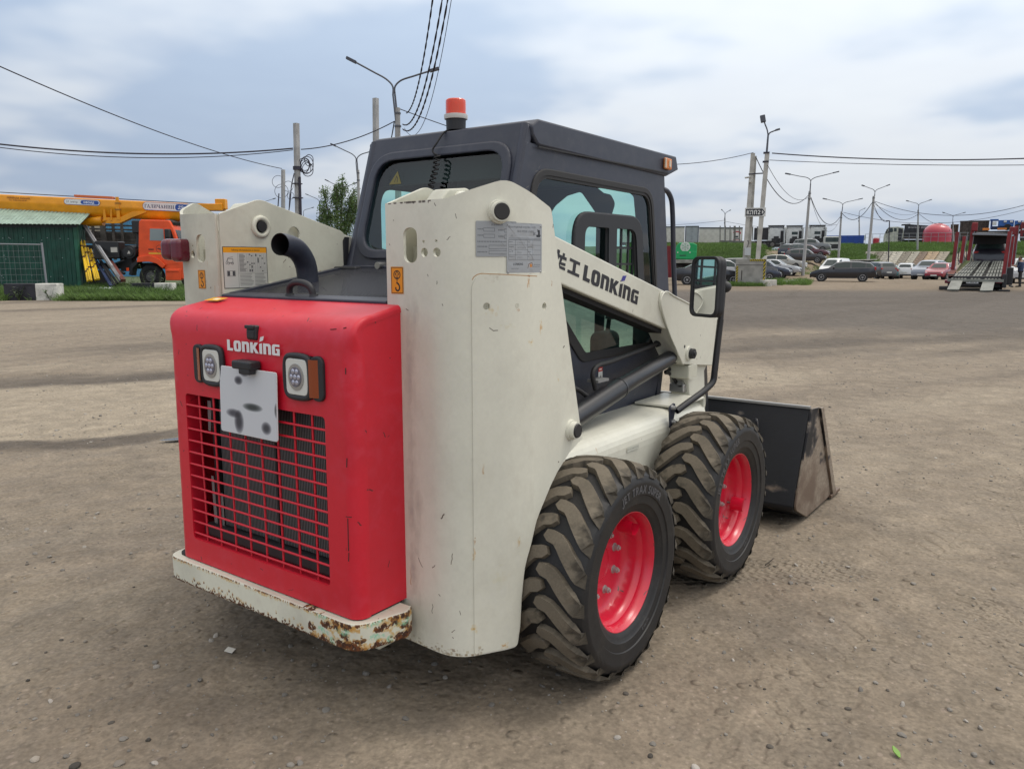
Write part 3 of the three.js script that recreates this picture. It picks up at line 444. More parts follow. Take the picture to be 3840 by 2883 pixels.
// ---- hood: folded red sheet with the grille opening, lamps, latch and lettering ----
{
  const hood = part('hood', loader), HX = -0.863, W = 0.516, ZO = 0.020, RC = 0.046;
  const prof = (() => { const s = new THREE.Path(); s.moveTo(HX, 0.385); s.lineTo(HX + 0.006, 1.285); s.bezierCurveTo(HX + 0.008, 1.35, HX + 0.04, 1.374, HX + 0.10, 1.382); s.lineTo(-0.632, 1.408); const pts = []; for (const c of s.curves) { const n = c.isLineCurve ? 10 : 26; for (let i = pts.length ? 1 : 0; i <= n; i++) pts.push(c.getPoint(i / n)); } const len = [0]; for (let i = 1; i < pts.length; i++) len.push(len[i - 1] + pts[i].distanceTo(pts[i - 1])); return { pts, len, total: len[len.length - 1] }; })();
  const pa = (s) => { let i = 0; s = clamp(s, 0, prof.total - 1e-5); while (prof.len[i + 1] < s) i++; const t = (s - prof.len[i]) / (prof.len[i + 1] - prof.len[i]), p = prof.pts[i].clone().lerp(prof.pts[i + 1], t), d = prof.pts[Math.min(prof.pts.length - 1, i + 2)].clone().sub(prof.pts[Math.max(0, i - 1)]).normalize(); return [p.x, p.y, -d.y, d.x]; };
  // sheet drawn in (z, s); sides roll over with radius RC
  const RS = (s) => lerp(RC, 0.014, step(0.86, 0.97, s)), AW = W - RC + RC * Math.PI / 2 + 0.01, flatW = W - RC, arc = RC * Math.PI / 2;
  const map = (z, s, h) => { const q = pa(s), R = RS(s), fw = W - R, ar = R * Math.PI / 2, sg = Math.sign(z); let az = Math.abs(z); if (az > flatW - 0.06) az = flatW - 0.06 + (az - flatW + 0.06) * (fw + ar + 0.01 - flatW + 0.06) / (AW - flatW + 0.06); let lat = az, inset = 0, nl = 0, nn = 1; if (az > fw) { const th = Math.min((az - fw) / R, Math.PI / 2); lat = fw + Math.sin(th) * R; inset = (1 - Math.cos(th)) * R; nl = Math.sin(th); nn = Math.cos(th); if (az > fw + ar) inset += az - fw - ar; } const o = h - 0.004; return [q[0] + q[2] * (-inset + nn * o), q[1] + q[3] * (-inset + nn * o), ZO + sg * (lat + nl * o)]; };
  const SY = (y) => y - 0.385;   // on the flat face s is height
  const s = roundPath([[-(flatW + arc + 0.01), 0], [flatW + arc + 0.01, 0], [flatW + arc + 0.01, prof.total], [-(flatW + arc + 0.01), prof.total]]);
  s.holes.push(hole(rect(-0.395 - ZO, SY(0.474), 0.402 - ZO, SY(1.052), 0.02)), hole(rect(0.016 - ZO, SY(1.281), 0.070 - ZO, SY(1.333), 0.008)));
  const lampL = rect(-0.305 - ZO, SY(1.106), -0.130 - ZO, SY(1.244), 0.03), lampR = rect(0.226 - ZO, SY(1.104), 0.408 - ZO, SY(1.246), 0.03);
  s.holes.push(hole(lampL), hole(lampR));
  mesh('door_skin', bent(s, 0.004, map, 0.022), M.red, hood);
  // closed sides
  const sideShape = () => { const p = []; for (let i = 0; i <= 60; i++) { const q = pa(prof.total * i / 60), R = RS(prof.total * i / 60); p.push([q[0] - q[2] * R * 0.75, q[1] - q[3] * R * 0.75]); } p.push([-0.632, 0.385]); return roundPath(p.map(([a, b]) => [a, Math.max(b, 0.387)])); };
  for (const z of [ZO + W - 0.0085, ZO - W + 0.0025]) { const g = extr(sideShape(), 0.006); g.translate(0, 0, z); mesh('side_panel', boxUV(g), M.red, hood); }
  // grille: every bar is a bar
  const XB = HX + 0.008;
  for (let i = 0; i < 12; i++) { const y = 0.497 + i * 0.0464; mesh('grille_bar', rod([XB, y, -0.4], [XB, y, 0.406], 0.0042, 0.0042, 8), M.red, hood); }
  for (let i = 0; i < 8; i++) { const z = lerp(-0.322, 0.326, i / 7); mesh('grille_bar', rod([XB + 0.008, 0.47, z], [XB + 0.008, 1.06, z], 0.0042, 0.0042, 8), M.red, hood); }
  mesh('grille_return', [box(0.05, 0.008, 0.80, HX + 0.03, 0.472, 0.003), box(0.05, 0.008, 0.80, HX + 0.03, 1.055, 0.003), box(0.05, 0.58, 0.006, HX + 0.03, 0.763, -0.397), box(0.05, 0.58, 0.006, HX + 0.03, 0.763, 0.405)], M.red, hood);
  // radiator behind the grille
  const rad = part('radiator', loader);
  const finTex = canvasTex(1024, 256, (g, w, h) => { g.fillStyle = '#1d1e22'; g.fillRect(0, 0, w, h); const r = rng(2); for (let i = 0; i < 84; i++) { const x = i * w / 84; g.fillStyle = '#8c8d90'; g.fillRect(x, 0, 3.6, h); g.fillStyle = '#3a3b40'; for (let y = 0; y < h; y += 5) g.fillRect(x + 4, y, 7, 2); } for (let i = 0; i < 300; i++) { g.globalAlpha = 0.18; g.fillStyle = '#5b544a'; g.fillRect(r() * w, r() * h, 2 + r() * 30, 1 + r() * 5); } });
  finTex.wrapS = finTex.wrapT = THREE.RepeatWrapping; finTex.repeat.set(1, 3);
  const rg = new THREE.PlaneGeometry(0.72, 0.53); rg.rotateY(-Math.PI / 2); rg.translate(-0.795, 0.80, 0.085); mesh('core', rg, std(C(1, 1, 1), 0.5, 0.4, { map: finTex }), rad);
  mesh('tank', [box(0.05, 0.05, 0.80, -0.800, 0.505, 0.02, 0.012), box(0.012, 0.55, 0.006, -0.795, 0.79, 0.06)], std(C(0.03, 0.03, 0.033), 0.5), rad);
  mesh('fan_shroud', [box(0.02, 0.62, 0.1, -0.70, 0.78, -0.38), box(0.1, 0.6, 0.012, -0.76, 0.78, -0.30)], M.dark, rad);
  for (const g of [plateX([[-0.345, 0.52], [-0.325, 0.52], [-0.335, 0.72], [-0.35, 0.72]], -0.80, 0.004), plateX([[-0.35, 0.9], [-0.335, 0.9], [-0.32, 1.02], [-0.345, 1.02]], -0.80, 0.004), plateX([[-0.305, 0.53], [-0.28, 0.49], [-0.28, 0.66], [-0.292, 0.66]], -0.80, 0.004)]) mesh('shroud_brace', g, M.steelDull, rad);
  mesh('engine_bay', [box(0.01, 1.0, 1.0, -0.66, 0.9, 0)], M.dark, rad);
  // lamps: dark bezel, amber side, clear lens with its ring of diodes
  for (const [z0, z1, y0, y1, amb] of [[-0.309, -0.128, 1.103, 1.247, -1], [0.222, 0.411, 1.101, 1.249, 1]]) {
    const l = part('rear_lamp', loader), zi = amb > 0 ? z0 : z1, zo = amb > 0 ? z1 : z0, zs = lerp(zi, zo, 0.70), cz = lerp(zi, zs, 0.5), cy = (y0 + y1) / 2, hw = Math.abs(zs - zi) / 2;
    const ring = roundPath(rect(Math.min(zi, zs), y0, Math.max(zi, zs), y1, 0.03)); const fb = (a, b) => rod([HX + 0.004, ...a], [HX + 0.004, ...b], 0.0085, 0.0085, 10), zl = cz - hw + 0.006, zr = cz + hw - 0.006; mesh('bezel', [tube([[HX - 0.004, y0 + 0.03, zl], [HX - 0.004, y1 - 0.03, zl], [HX - 0.004, y1 - 0.012, zl + 0.008], [HX - 0.004, y1 - 0.006, zl + 0.028], [HX - 0.004, y1 - 0.006, zr - 0.028], [HX - 0.004, y1 - 0.012, zr - 0.008], [HX - 0.004, y1 - 0.03, zr], [HX - 0.004, y0 + 0.03, zr], [HX - 0.004, y0 + 0.012, zr - 0.008], [HX - 0.004, y0 + 0.006, zr - 0.028], [HX - 0.004, y0 + 0.006, zl + 0.028], [HX - 0.004, y0 + 0.012, zl + 0.008]], 0.0105, 90, 10, 0.5, true), plateX(ring, HX + 0.004, 0.03, 0.004), plateX(rect(Math.min(zs, zo) - 0.0037, y0, Math.max(zs, zo), y1, 0.03), HX - 0.006, 0.02, 0.004)], M.plastic, l);
    const am = surf(8, 8, (u, v) => { const e = u; return [HX - 0.012 * Math.cos(e * 1.35) - 0.004 + 0.022 * e * e * 0.4, lerp(y0 + 0.012, y1 - 0.012, v), lerp(zs, zo + (amb > 0 ? -0.008 : 0.008), u)]; }); M.amberTwo ??= (() => { const m = M.amber.clone(); m.side = THREE.DoubleSide; return m; })(); mesh('indicator', am, M.amberTwo, l);
    mesh('lens', [plateX(rect(cz - hw + 0.013, y0 + 0.014, cz + hw - 0.013, y1 - 0.014, 0.022), HX - 0.012, 0.006, 0.002)], M.lensClear, l);
    const X = HX - 0.0135, ov = (r, rz, tx, mat, nm, h = 0.004) => { const g = new THREE.CylinderGeometry(r, r, h, 36); g.scale(1, 1, 1); g.rotateZ(Math.PI / 2); g.scale(1, 1, rz); g.translate(tx, cy, cz); return mesh(nm, prep(g), mat, l); };
    ov(0.044, 0.86, X, M.steel, 'reflector_ring'); ov(0.033, 0.86, X - 0.002, std(C(0.17, 0.17, 0.22), 0.2, 0.3), 'lamp_well');
    const led = []; for (let k = 0; k < 7; k++) { const a = k * Math.PI / 3, r = k === 6 ? 0 : 0.021; const g = new THREE.SphereGeometry(0.0095, 10, 8); g.scale(0.5, 1, 0.86); g.translate(X - 0.004, cy + Math.sin(a) * r, cz + Math.cos(a) * r * 0.86); led.push(g); } mesh('diode_lenses', led, std(C(0.42, 0.42, 0.50), 0.12, 0.5), l);
  }
  // latch, plate lamp bracket, number plate
  mesh('latch', [box(0.03, 0.05, 0.052, HX + 0.012, 1.307, 0.043, 0.006), box(0.012, 0.012, 0.046, HX - 0.006, 1.327, 0.043, 0.003), box(0.008, 0.03, 0.04, HX - 0.003, 1.302, 0.043, 0.004)], M.plastic, hood);
  mesh('plate_lamp', [box(0.05, 0.03, 0.105, HX - 0.022, 1.197, 0.035, 0.008), box(0.03, 0.02, 0.06, HX - 0.03, 1.176, 0.05, 0.005)], M.plastic, hood);
  const np = canvasTex(256, 200, (g, w, h) => { g.fillStyle = '#c6c9cf'; g.fillRect(0, 0, w, h); const sp = (x, y, rx, ry, a) => { for (let k = 12; k > 0; k--) { g.globalAlpha = a / 9; g.fillStyle = '#0d0e12'; g.beginPath(); g.ellipse(x, y, rx * (0.45 + k / 12), ry * (0.45 + k / 12), 0, 0, 7); g.fill(); } g.globalAlpha = 1; }; sp(88, 36, 14, 10, 0.95); sp(116, 8, 16, 10, 0.95); sp(150, 112, 32, 9, 1); sp(62, 140, 26, 10, 0.8); sp(86, 164, 16, 26, 0.95); sp(210, 168, 16, 14, 0.9); sp(255, 110, 6, 16, 0.7); });
  const pg = new THREE.PlaneGeometry(0.318, 0.232); pg.rotateY(-Math.PI / 2); const plate = part('number_plate', loader);
  pg.translate(-0.0026, 0, 0); mesh('plate_face', pg, std(C(1, 1, 1), 0.45, 0, { map: np }), plate); mesh('plate_blank', plateX(rect(-0.162, -0.119, 0.162, 0.119, 0.012), -0.002, 0.004, 0.001), M.inkWhite, plate); plate.position.set(HX - 0.014, 1.062, 0.024); plate.rotation.z = -0.03;
  // hood lettering
  const place = (g) => { g.rotateY(-Math.PI / 2); g.translate(HX - 0.0022, 1.237, -0.098); };
  mesh('lettering', flat([...BRAND.letters, BRAND.dot], 0.0385, place), M.inkWhite, hood);
  // yellow sticker on the hood top
  const ys = canvasTex(128, 48, (g, w, h) => { g.fillStyle = '#d9a021'; g.fillRect(0, 0, w, h); g.fillStyle = '#e4e0cf'; g.fillRect(46, 12, 44, 20); });
  const yg = new THREE.PlaneGeometry(0.09, 0.05); yg.rotateX(-Math.PI / 2); yg.rotateY(-Math.PI / 2); yg.rotateZ(0.19); yg.translate(-0.70, 1.4035, -0.40); mesh('warning_sticker', yg, std(C(1, 1, 1), 0.5, 0, { map: ys }), hood);
  // dark gouge marks near the corner
  M.scuff = std(C(0.03, 0.022, 0.02), 0.8);
  const mk = (z, s, w, h) => { const pts = map(z - ZO, s, 0.0045), q = map(z + w - ZO, s + h, 0.0045); return bar(pts, q, 0.0022, 0.0022); };
  mesh('scratches', [mk(0.497, SY(0.62), 0.0005, 0.11), mk(0.49, SY(0.735), 0.022, 0.001), mk(0.496, SY(0.585), 0.002, 0.03), mk(0.495, SY(1.345), 0.012, 0.004), mk(0.43, SY(1.338), 0.03, 0.003), mk(0.505, SY(1.20), 0.0005, 0.02), mk(0.499, SY(0.90), 0.002, 0.03)], M.scuff, hood);
}
// ---- rear bumper: rusty white bar with rounded ends ----
{
  const rustTex = canvasTex(1024, 1024, (g, w, h) => {
    const im = g.createImageData(w, h), base = M.whiteWorn.map.image.data; for (let i = 0; i < im.data.length; i += 4) { for (let k = 0; k < 3; k++) im.data[i + k] = Math.min(255, base[i + k] * 1.1); im.data[i + 3] = 255; } g.putImageData(im, 0, 0);
    const X = (z) => (((z / 1.2) % 1) + 1) % 1 * w, Y = (y) => h - y / 1.2 * h, r = rng(77);
    const dab = (z, y, rx, ry, col, a) => { g.globalAlpha = a; g.fillStyle = col; g.beginPath(); g.ellipse(X(z), Y(y), rx, ry, r() * 3, 0, 7); g.fill(); g.globalAlpha = 1; };
    const cols = ['#3a2016', '#4b2a18', '#6b3a18', '#8a5420'];
    for (let i = 0; i < 620; i++) { const z = -0.58 + r() * 1.16, k = noise3(z * 9, 3.3), d = r() * r() * r() * 0.05 * (0.3 + k); dab(z, 0.287 + d, 1 + r() * 4, 1 + r() * 3, cols[i % 3], 0.9); if (d > 0.012) dab(z, 0.287 + d + 0.004, 3 + r() * 5, 2 + r() * 3, '#b98a4a', 0.3); }
    for (let i = 0; i < 300; i++) { const z = -0.58 + r() * 1.16; dab(z, 0.3775 - r() * r() * 0.006, 1 + r() * 4, 0.8 + r() * 1.4, cols[i % 4], 0.9); dab(z, 0.375 - r() * 0.008, 2 + r() * 5, 1 + r() * 2.5, '#c79a52', 0.22); }
    for (let i = 0; i < 520; i++) { const z = 0.44 + r() * 0.16, y = 0.29 + r() * 0.085, k = noise3(z * 40, y * 60); if (k > 0.55) dab(z, y, 1 + r() * 6, 1 + r() * 5, cols[i % 3], 0.85); else if (k > 0.45) dab(z, y, 2 + r() * 6, 2 + r() * 5, '#bd8c44', 0.4); }
    // side end: u is x (-0.88 .. -0.69)
    for (let i = 0; i < 500; i++) { const x = -0.885 + r() * 0.2, y = 0.285 + r() * 0.095, k = noise3(x * 30, y * 40, 5); if (k > 0.6) dab(x, y, 1 + r() * 7, 1 + r() * 5, cols[i % 3], 0.9); else if (k > 0.5) dab(x, y, 2 + r() * 6, 2 + r() * 4, '#c08f48', 0.35); else if (k < 0.24) dab(x, y, 3 + r() * 5, 1 + r() * 2, '#7fc0a0', 0.3); }
  }); rustTex.wrapS = rustTex.wrapT = THREE.RepeatWrapping; rustTex.repeat.set(1 / 1.2, 1 / 1.2);
  M.rusty = std(C(1, 1, 1), 0.55, 0, { map: rustTex });
  const bp = part('bumper', loader);
  mesh('bumper_bar', plateY([[-0.70, -0.575], [-0.888, -0.553, 0.07], [-0.888, 0.545, 0.085], [-0.70, 0.60], [-0.66, 0.58], [-0.66, -0.56]], 0.285, 0.095, 0.006), M.rusty, bp);
  mesh('bumper_gasket', plateY([[-0.65, -0.53], [-0.858, -0.53, 0.05], [-0.858, 0.53, 0.05], [-0.65, 0.53]], 0.379, 0.010, 0.002), M.dark, bp);
}
// ---- engine cover: framed perforated sheet, handle, exhaust elbow ----
{
  const cov = part('engine_cover', loader), A = (x) => lerp(1.415, 1.522, (x + 0.62) / 0.64);
  const perf = dataTex(128, (x, y, c) => { const r0 = 0.40, cell = 64; const f = (ox, oy) => { const dx = (((x + ox) % cell) / cell - 0.5), dy = (((y + oy) % cell) / cell - 0.5); return Math.hypot(dx * 1.0, dy) < r0 * 0.94; }; const hol = f(0, 0) ; c[0] = c[1] = c[2] = hol ? 0 : 255; }, { srgb: false });
  const perfMat = std(C(0.045, 0.047, 0.06), 0.5, 0.3, { alphaMap: perf, alphaTest: 0.5, side: THREE.DoubleSide }); perf.repeat.set(1 / 0.020, 1 / 0.020);
  const sheet = surf(1, 1, (u, v) => { const x = lerp(-0.585, 0.0, u), z = lerp(0.44, -0.42, v); return [x, A(x), z]; }); { const p = sheet.attributes.position, uv = sheet.attributes.uv; for (let i = 0; i < p.count; i++) uv.setXY(i, p.getX(i) + p.getZ(i) * 0.5, p.getZ(i)); }
  mesh('perforated_sheet', sheet, perfMat, cov);
  mesh('cover_frame', [box(0.06, 0.022, 0.93, -0.603, 1.412, 0.0, 0.006, 0, 0, 0.17), bar([-0.60, A(-0.60) - 0.004, -0.435], [0.03, A(0.03) - 0.004, -0.435], 0.035, 0.022), bar([-0.60, A(-0.60) - 0.004, 0.455], [0.03, A(0.03) - 0.004, 0.455], 0.03, 0.022), box(0.05, 0.03, 0.9, 0.025, 1.515, 0, 0.006)], M.black, cov);
  mesh('shroud', box(0.6, 0.01, 0.9, -0.30, 1.36, 0), M.dark, cov);
  mesh('handle', [tube([[-0.60, 1.418, -0.075], [-0.605, 1.452, -0.068], [-0.61, 1.470, -0.035], [-0.61, 1.470, 0.02], [-0.605, 1.455, 0.05], [-0.60, 1.418, 0.062]], 0.0125, 40, 12), rod([-0.60, 1.415, -0.075], [-0.60, 1.43, -0.075], 0.02, 0.015), rod([-0.60, 1.415, 0.062], [-0.60, 1.43, 0.062], 0.02, 0.015)], M.plastic, cov);
  const ex = part('exhaust', loader), pts = [[-0.335, 1.42, -0.29], [-0.335, 1.49, -0.29], [-0.352, 1.548, -0.285], [-0.40, 1.595, -0.272], [-0.47, 1.614, -0.252], [-0.505, 1.616, -0.243]];
  const path = new THREE.CatmullRomCurve3(pts.map((p) => V3(...p)), false, 'centripetal'); const m2 = M.black.clone(); m2.side = THREE.DoubleSide;
  mesh('exhaust_pipe', prep(new THREE.TubeGeometry(path, 40, 0.044, 26)), m2, ex); mesh('exhaust_liner', prep(new THREE.TubeGeometry(path, 40, 0.0405, 26)), (() => { const m = M.dark.clone(); m.side = THREE.DoubleSide; return m; })(), ex);
}
// ---- cab ----
{
  const cab = part('cab', loader), HW = 0.462;
  const RX = (y) => 0.196 + (y - 2.06) * 0.31;                 // the rear face leans forward at the top
  const lean = (g) => { const p = g.attributes.position; for (let i = 0; i < p.count; i++) p.setX(i, p.getX(i) + RX(p.getY(i))); g.computeVertexNormals(); return g; };
  // rear frame with its window opening
  const rf = plateX([[-HW + 0.003, 1.40], [HW - 0.003, 1.40], [HW - 0.003, 2.115, 0.03], [-HW + 0.003, 2.115, 0.045]], 0, 0.03, 0.006, [hole(rect(-0.375, 1.60, 0.375, 2.01, 0.10))]);
  mesh('rear_frame', lean(rf), M.black, cab);
  const seal = roundPath(rect(-0.412, 1.560, 0.412, 2.046, 0.135)); mesh('rear_window_seal', lean(plateX(seal, -0.014, 0.02, 0.007, [hole(rect(-0.372, 1.602, 0.372, 2.006, 0.105))])), M.black, cab);
  const rw = new THREE.ShapeGeometry(roundPath(rect(-0.374, 1.60, 0.374, 2.008, 0.103)), 8); rw.rotateY(-Math.PI / 2); rw.translate(0.008, 0, 0); mesh('rear_window', lean(prep(rw)), M.glass, cab);
  const tri = canvasTex(128, 128, (g) => { g.clearRect(0, 0, 128, 128); g.fillStyle = '#8d8448'; g.beginPath(); g.moveTo(64, 10); g.lineTo(122, 112); g.lineTo(6, 112); g.fill(); g.strokeStyle = '#3a3a30'; g.lineWidth = 6; g.beginPath(); g.moveTo(52, 96); g.lineTo(64, 50); g.lineTo(78, 70); g.moveTo(80, 98); g.lineTo(76, 66); g.stroke(); });
  const tg = new THREE.PlaneGeometry(0.085, 0.075); tg.rotateY(-Math.PI / 2); tg.translate(0.006, 1.925, -0.245); mesh('warning_triangle', lean(prep(tg)), std(C(0.6, 0.6, 0.6), 0.6, 0, { map: tri, alphaTest: 0.5 }), cab);
  // sides
  const win = [[0.215, 1.55, 0.1], [0.215, 1.938, 0.14], [1.340, 1.924, 0.13], [1.425, 1.40], [1.475, 1.155, 0.1], [1.385, 1.075, 0.09], [0.64, 1.078, 0.10], [0.53, 1.18, 0.08], [0.30, 1.40, 0.1]];
  const inset = (pts, d) => { const cx = 0.83, cy = 1.5; return pts.map(([x, y, r]) => [x + Math.sign(cx - x) * d, y + Math.sign(cy - y) * d, Math.max(0.02, (r ?? 0) - d)]); };
  const outline = [[RX(2.03) + 0.004, 2.03], [1.47, 2.01], [1.505, 1.80], [1.585, 1.38], [1.60, 1.18], [1.435, 0.786], [0.15, 0.786], [RX(1.30) + 0.004, 1.30]];
  for (const s of [1, -1]) {
    const z0 = s > 0 ? HW - 0.024 : -HW;
    mesh('side_frame', plateZ(outline, z0, 0.024, 0.004, [hole(inset(win, 0.03))]), M.black, cab);
    mesh('side_window_seal', plateZ(roundPath(win), s > 0 ? HW - 0.004 : -HW - 0.008, 0.012, 0.005, [hole(inset(win, 0.022))]), M.rubber, cab);
    mesh('side_window_lip', plateZ(roundPath(inset(win, 0.019)), s > 0 ? HW - 0.006 : -HW - 0.004, 0.010, 0.003, [hole(inset(win, 0.038))]), M.rubber, cab);
    const wg = new THREE.ShapeGeometry(roundPath(inset(win, 0.024)), 8); wg.translate(0, 0, s * (HW - 0.006)); mesh('side_window', prep(wg), M.glass, cab);
    // sliding pane frame with guard bars on its front half
    const sl = [[0.532, 1.38, 0.03], [0.545, 1.775, 0.13], [1.20, 1.775, 0.13], [1.255, 1.38, 0.03]];
    mesh('slider_frame', plateZ(roundPath(sl), s > 0 ? HW - 0.003 : -HW - 0.019, 0.022, 0.008, [hole([[0.618, 1.43, 0.02], [0.625, 1.715, 0.06], [0.862, 1.715, 0.02], [0.862, 1.43, 0.02]]), hole([[0.925, 1.43, 0.02], [0.925, 1.715, 0.02], [1.14, 1.715, 0.08], [1.18, 1.43, 0.02]])]), M.plastic, cab);
    const gb = [0.955, 1.025, 1.10, 1.15].map((x) => bar([x - 0.004, 1.43, s * (HW - 0.008)], [x, 1.715, s * (HW - 0.008)], 0.010, 0.012)); for (const y of [1.46, 1.535, 1.615]) gb.push(bar([0.925, y, s * (HW - 0.0085)], [1.17, y, s * (HW - 0.0085)], 0.010, 0.010));
    mesh('guard_bars', gb, M.plastic, cab);
  }
  for (const s of [1, -1]) mesh('corner_post', rod([RX(1.38) + 0.022, 1.38, s * (HW - 0.026)], [RX(2.10) + 0.022, 2.10, s * (HW - 0.026)], 0.026, 0.026, 16), M.black, cab);
  // roof with the overhanging brow and folded sides
  const roof = roundPath([[0.222, 2.06], [0.212, 2.098, 0.02], [0.262, 2.128, 0.03], [1.604, 2.114, 0.01], [1.635, 2.046, 0.006], [1.492, 2.000, 0.006], [0.262, 2.022, 0.04]]);
  const rg = extr(roof, 0.945, 0.008); rg.translate(0, 0, -0.4725); mesh('roof', boxUV(rg), M.black, cab);
  mesh('roof_edge_strip', [box(1.24, 0.006, 0.006, 0.875, 2.016, 0.4745), box(1.24, 0.006, 0.006, 0.875, 2.016, -0.4745)], M.rubber, cab);
  // front frame and door
  mesh('front_frame', [bar([1.47, 2.0, 0.43], [1.59, 1.25, 0.43], 0.05, 0.05), bar([1.47, 2.0, -0.43], [1.59, 1.25, -0.43], 0.05, 0.05), bar([1.59, 1.25, 0.43], [1.50, 0.80, 0.43], 0.05, 0.05), bar([1.59, 1.25, -0.43], [1.50, 0.80, -0.43], 0.05, 0.05), bar([1.47, 1.985, -0.43], [1.47, 1.985, 0.43], 0.06, 0.04), bar([1.52, 0.84, -0.43], [1.52, 0.84, 0.43], 0.06, 0.08)], M.black, cab);
  { // inner door panel with its shaped opening
    const L1 = [[-0.30, 1.0, 0.05], [-0.315, 1.62, 0.1], [-0.30, 1.78, 0.1], [-0.235, 1.87, 0.1], [-0.15, 1.925, 0.06], [-0.055, 1.945, 0.04], [0.01, 1.865], [0.05, 1.815], [0.05, 1.0, 0.05]], L2 = [[0.054, 1.958], [0.165, 1.96, 0.05], [0.232, 1.944, 0.04], [0.285, 1.90, 0.03], [0.30, 1.778], [0.30, 1.0, 0.05], [0.10, 1.0, 0.05], [0.146, 1.807], [0.168, 1.87, 0.05], [0.138, 1.919, 0.03], [0.092, 1.93, 0.02]];
    const dp = plateX([[-0.42, 0.86], [0.42, 0.86], [0.42, 1.985], [-0.42, 1.985]], 1.470, 0.012, 0.002, [hole(L1), hole(L2)]); mesh('door_panel', dp, M.interior, cab); }
  const fw = quad([1.505, 0.85, -0.42], [1.505, 0.85, 0.42], [1.478, 1.97, 0.42], [1.478, 1.97, -0.42]); mesh('front_window', prep(fw), M.glass, cab);
  // inside: headliner, seat, floor, controls
  mesh('headliner', [box(1.20, 0.02, 0.86, 0.86, 1.985, 0), box(0.02, 0.10, 0.86, 0.245, 1.95, 0)], M.interior, cab);
  mesh('floor', [box(1.3, 0.03, 0.86, 0.85, 0.80, 0), box(0.02, 0.80, 0.86, 0.12, 1.18, 0), box(0.34, 0.56, 0.84, 0.30, 1.10, 0)], M.interior, cab);
  mesh('seat_cushion', box(0.48, 0.12, 0.50, 0.74, 1.14, -0.02, 0.05), M.interior, cab); mesh('seat_back', [box(0.12, 0.58, 0.48, 0.47, 1.45, -0.02, 0.05, 0, 0, 0.16), box(0.10, 0.16, 0.26, 0.44, 1.80, -0.02, 0.04, 0, 0, 0.16)], M.interior, cab);
  mesh('control_console', [box(0.20, 0.22, 0.10, 1.10, 1.08, 0.33, 0.045), box(0.20, 0.22, 0.10, 1.10, 1.08, -0.33, 0.045)], M.interior, cab);
  mesh('control_lever', [rod([1.20, 1.10, 0.28], [1.235, 1.26, 0.28], 0.012), rod([1.235, 1.24, 0.28], [1.245, 1.31, 0.28], 0.024, 0.02), rod([1.20, 1.10, 0.28], [1.20, 1.15, 0.28], 0.04, 0.02)], M.plastic, cab);
  mesh('control_lever', [rod([1.20, 1.10, -0.28], [1.235, 1.26, -0.28], 0.012), rod([1.235, 1.24, -0.28], [1.245, 1.31, -0.28], 0.024, 0.02)], M.plastic, cab);
  mesh('side_post', [bar([0.60, 1.30, -0.40], [0.72, 1.98, -0.40], 0.06, 0.05)], M.interior, cab);
  // amber side lamp at the front of the brow
  const am = part('marker_lamp', loader); mesh('marker_lens', box(0.075, 0.058, 0.018, 0, 0, 0.009, 0.007), std(C(0.62, 0.19, 0.03), 0.3), am); mesh('marker_clip', [box(0.02, 0.034, 0.006, 0.006, 0, 0.020, 0.002), box(0.012, 0.05, 0.008, -0.034, 0, 0.014, 0.002)], std(C(0.62, 0.52, 0.40), 0.4), am); am.position.set(1.475, 2.062, 0.473); am.rotation.z = -0.03;
  // grab bars on the front posts
  for (const s of [1, -1]) mesh('grab_bar', tube([[1.495, 1.935, s * 0.445], [1.545, 1.925, s * 0.452], [1.592, 1.885, s * 0.455], [1.612, 1.82, s * 0.455], [1.645, 1.55, s * 0.455], [1.68, 1.28, s * 0.455], [1.66, 1.20, s * 0.452], [1.60, 1.17, s * 0.445]], 0.014, 60, 10), M.black, cab);
  // cab mounts at the rear foot
  for (const s of [1, -1]) mesh('cab_mount', [plateX([[s * 0.47, 1.42], [s * 0.58, 1.42], [s * 0.50, 1.60], [s * 0.45, 1.66]], 0.02, 0.03), box(0.14, 0.04, 0.2, 0.03, 1.505, s * 0.42, 0.01)], M.plastic, cab);
  mesh('pipe_clamp', [rod([-0.02, 1.53, -0.20], [0.03, 1.53, -0.20], 0.016)], M.steel, cab);
  // warning beacon on the roof and its coiled cable
  const be = part('beacon', loader), bx = 0.27, bz = 0.022, L = (p) => { const g = new THREE.LatheGeometry(p.map(([r, y]) => V2(r, y)), 36); g.translate(bx, 2.124, bz); return prep(toCreasedNormals(prep(g), 0.5)); };
  mesh('beacon_base', L([[0.0, 0], [0.043, 0], [0.0445, 0.05], [0.047, 0.052]]), M.plastic, be);
  mesh('beacon_collar', L([[0.046, 0.046], [0.0515, 0.047], [0.053, 0.056], [0.0525, 0.066], [0.046, 0.068]]), std(C(0.55, 0.53, 0.50), 0.35, 0.2), be);
  const rl = [[0.0455, 0.064]]; for (let i = 0; i < 14; i++) { rl.push([0.0455 - (i % 2) * 0.0009, 0.066 + i * 0.0042]); } rl.push([0.0445, 0.127], [0.041, 0.1315], [0.0, 0.133]);
  mesh('beacon_lens', L(rl), new THREE.MeshPhysicalMaterial({ color: C(0.88, 0.075, 0.012), roughness: 0.22, transmission: 0.3, thickness: 0, clearcoat: 0.7 }), be); mesh('beacon_bulb', L([[0.0, 0.066], [0.02, 0.07], [0.022, 0.11], [0, 0.12]]), std(C(0.7, 0.12, 0.02), 0.3), be);
  const cable = [[0.232, 2.125, 0.015], [0.200, 2.105, 0.008], [0.165, 2.06, 0.0], [0.150, 2.03, -0.012], [0.148, 2.015, -0.004], [0.155, 2.005, 0.014]]; mesh('beacon_lead', tube(cable, 0.0042, 30, 8), M.dark, be);
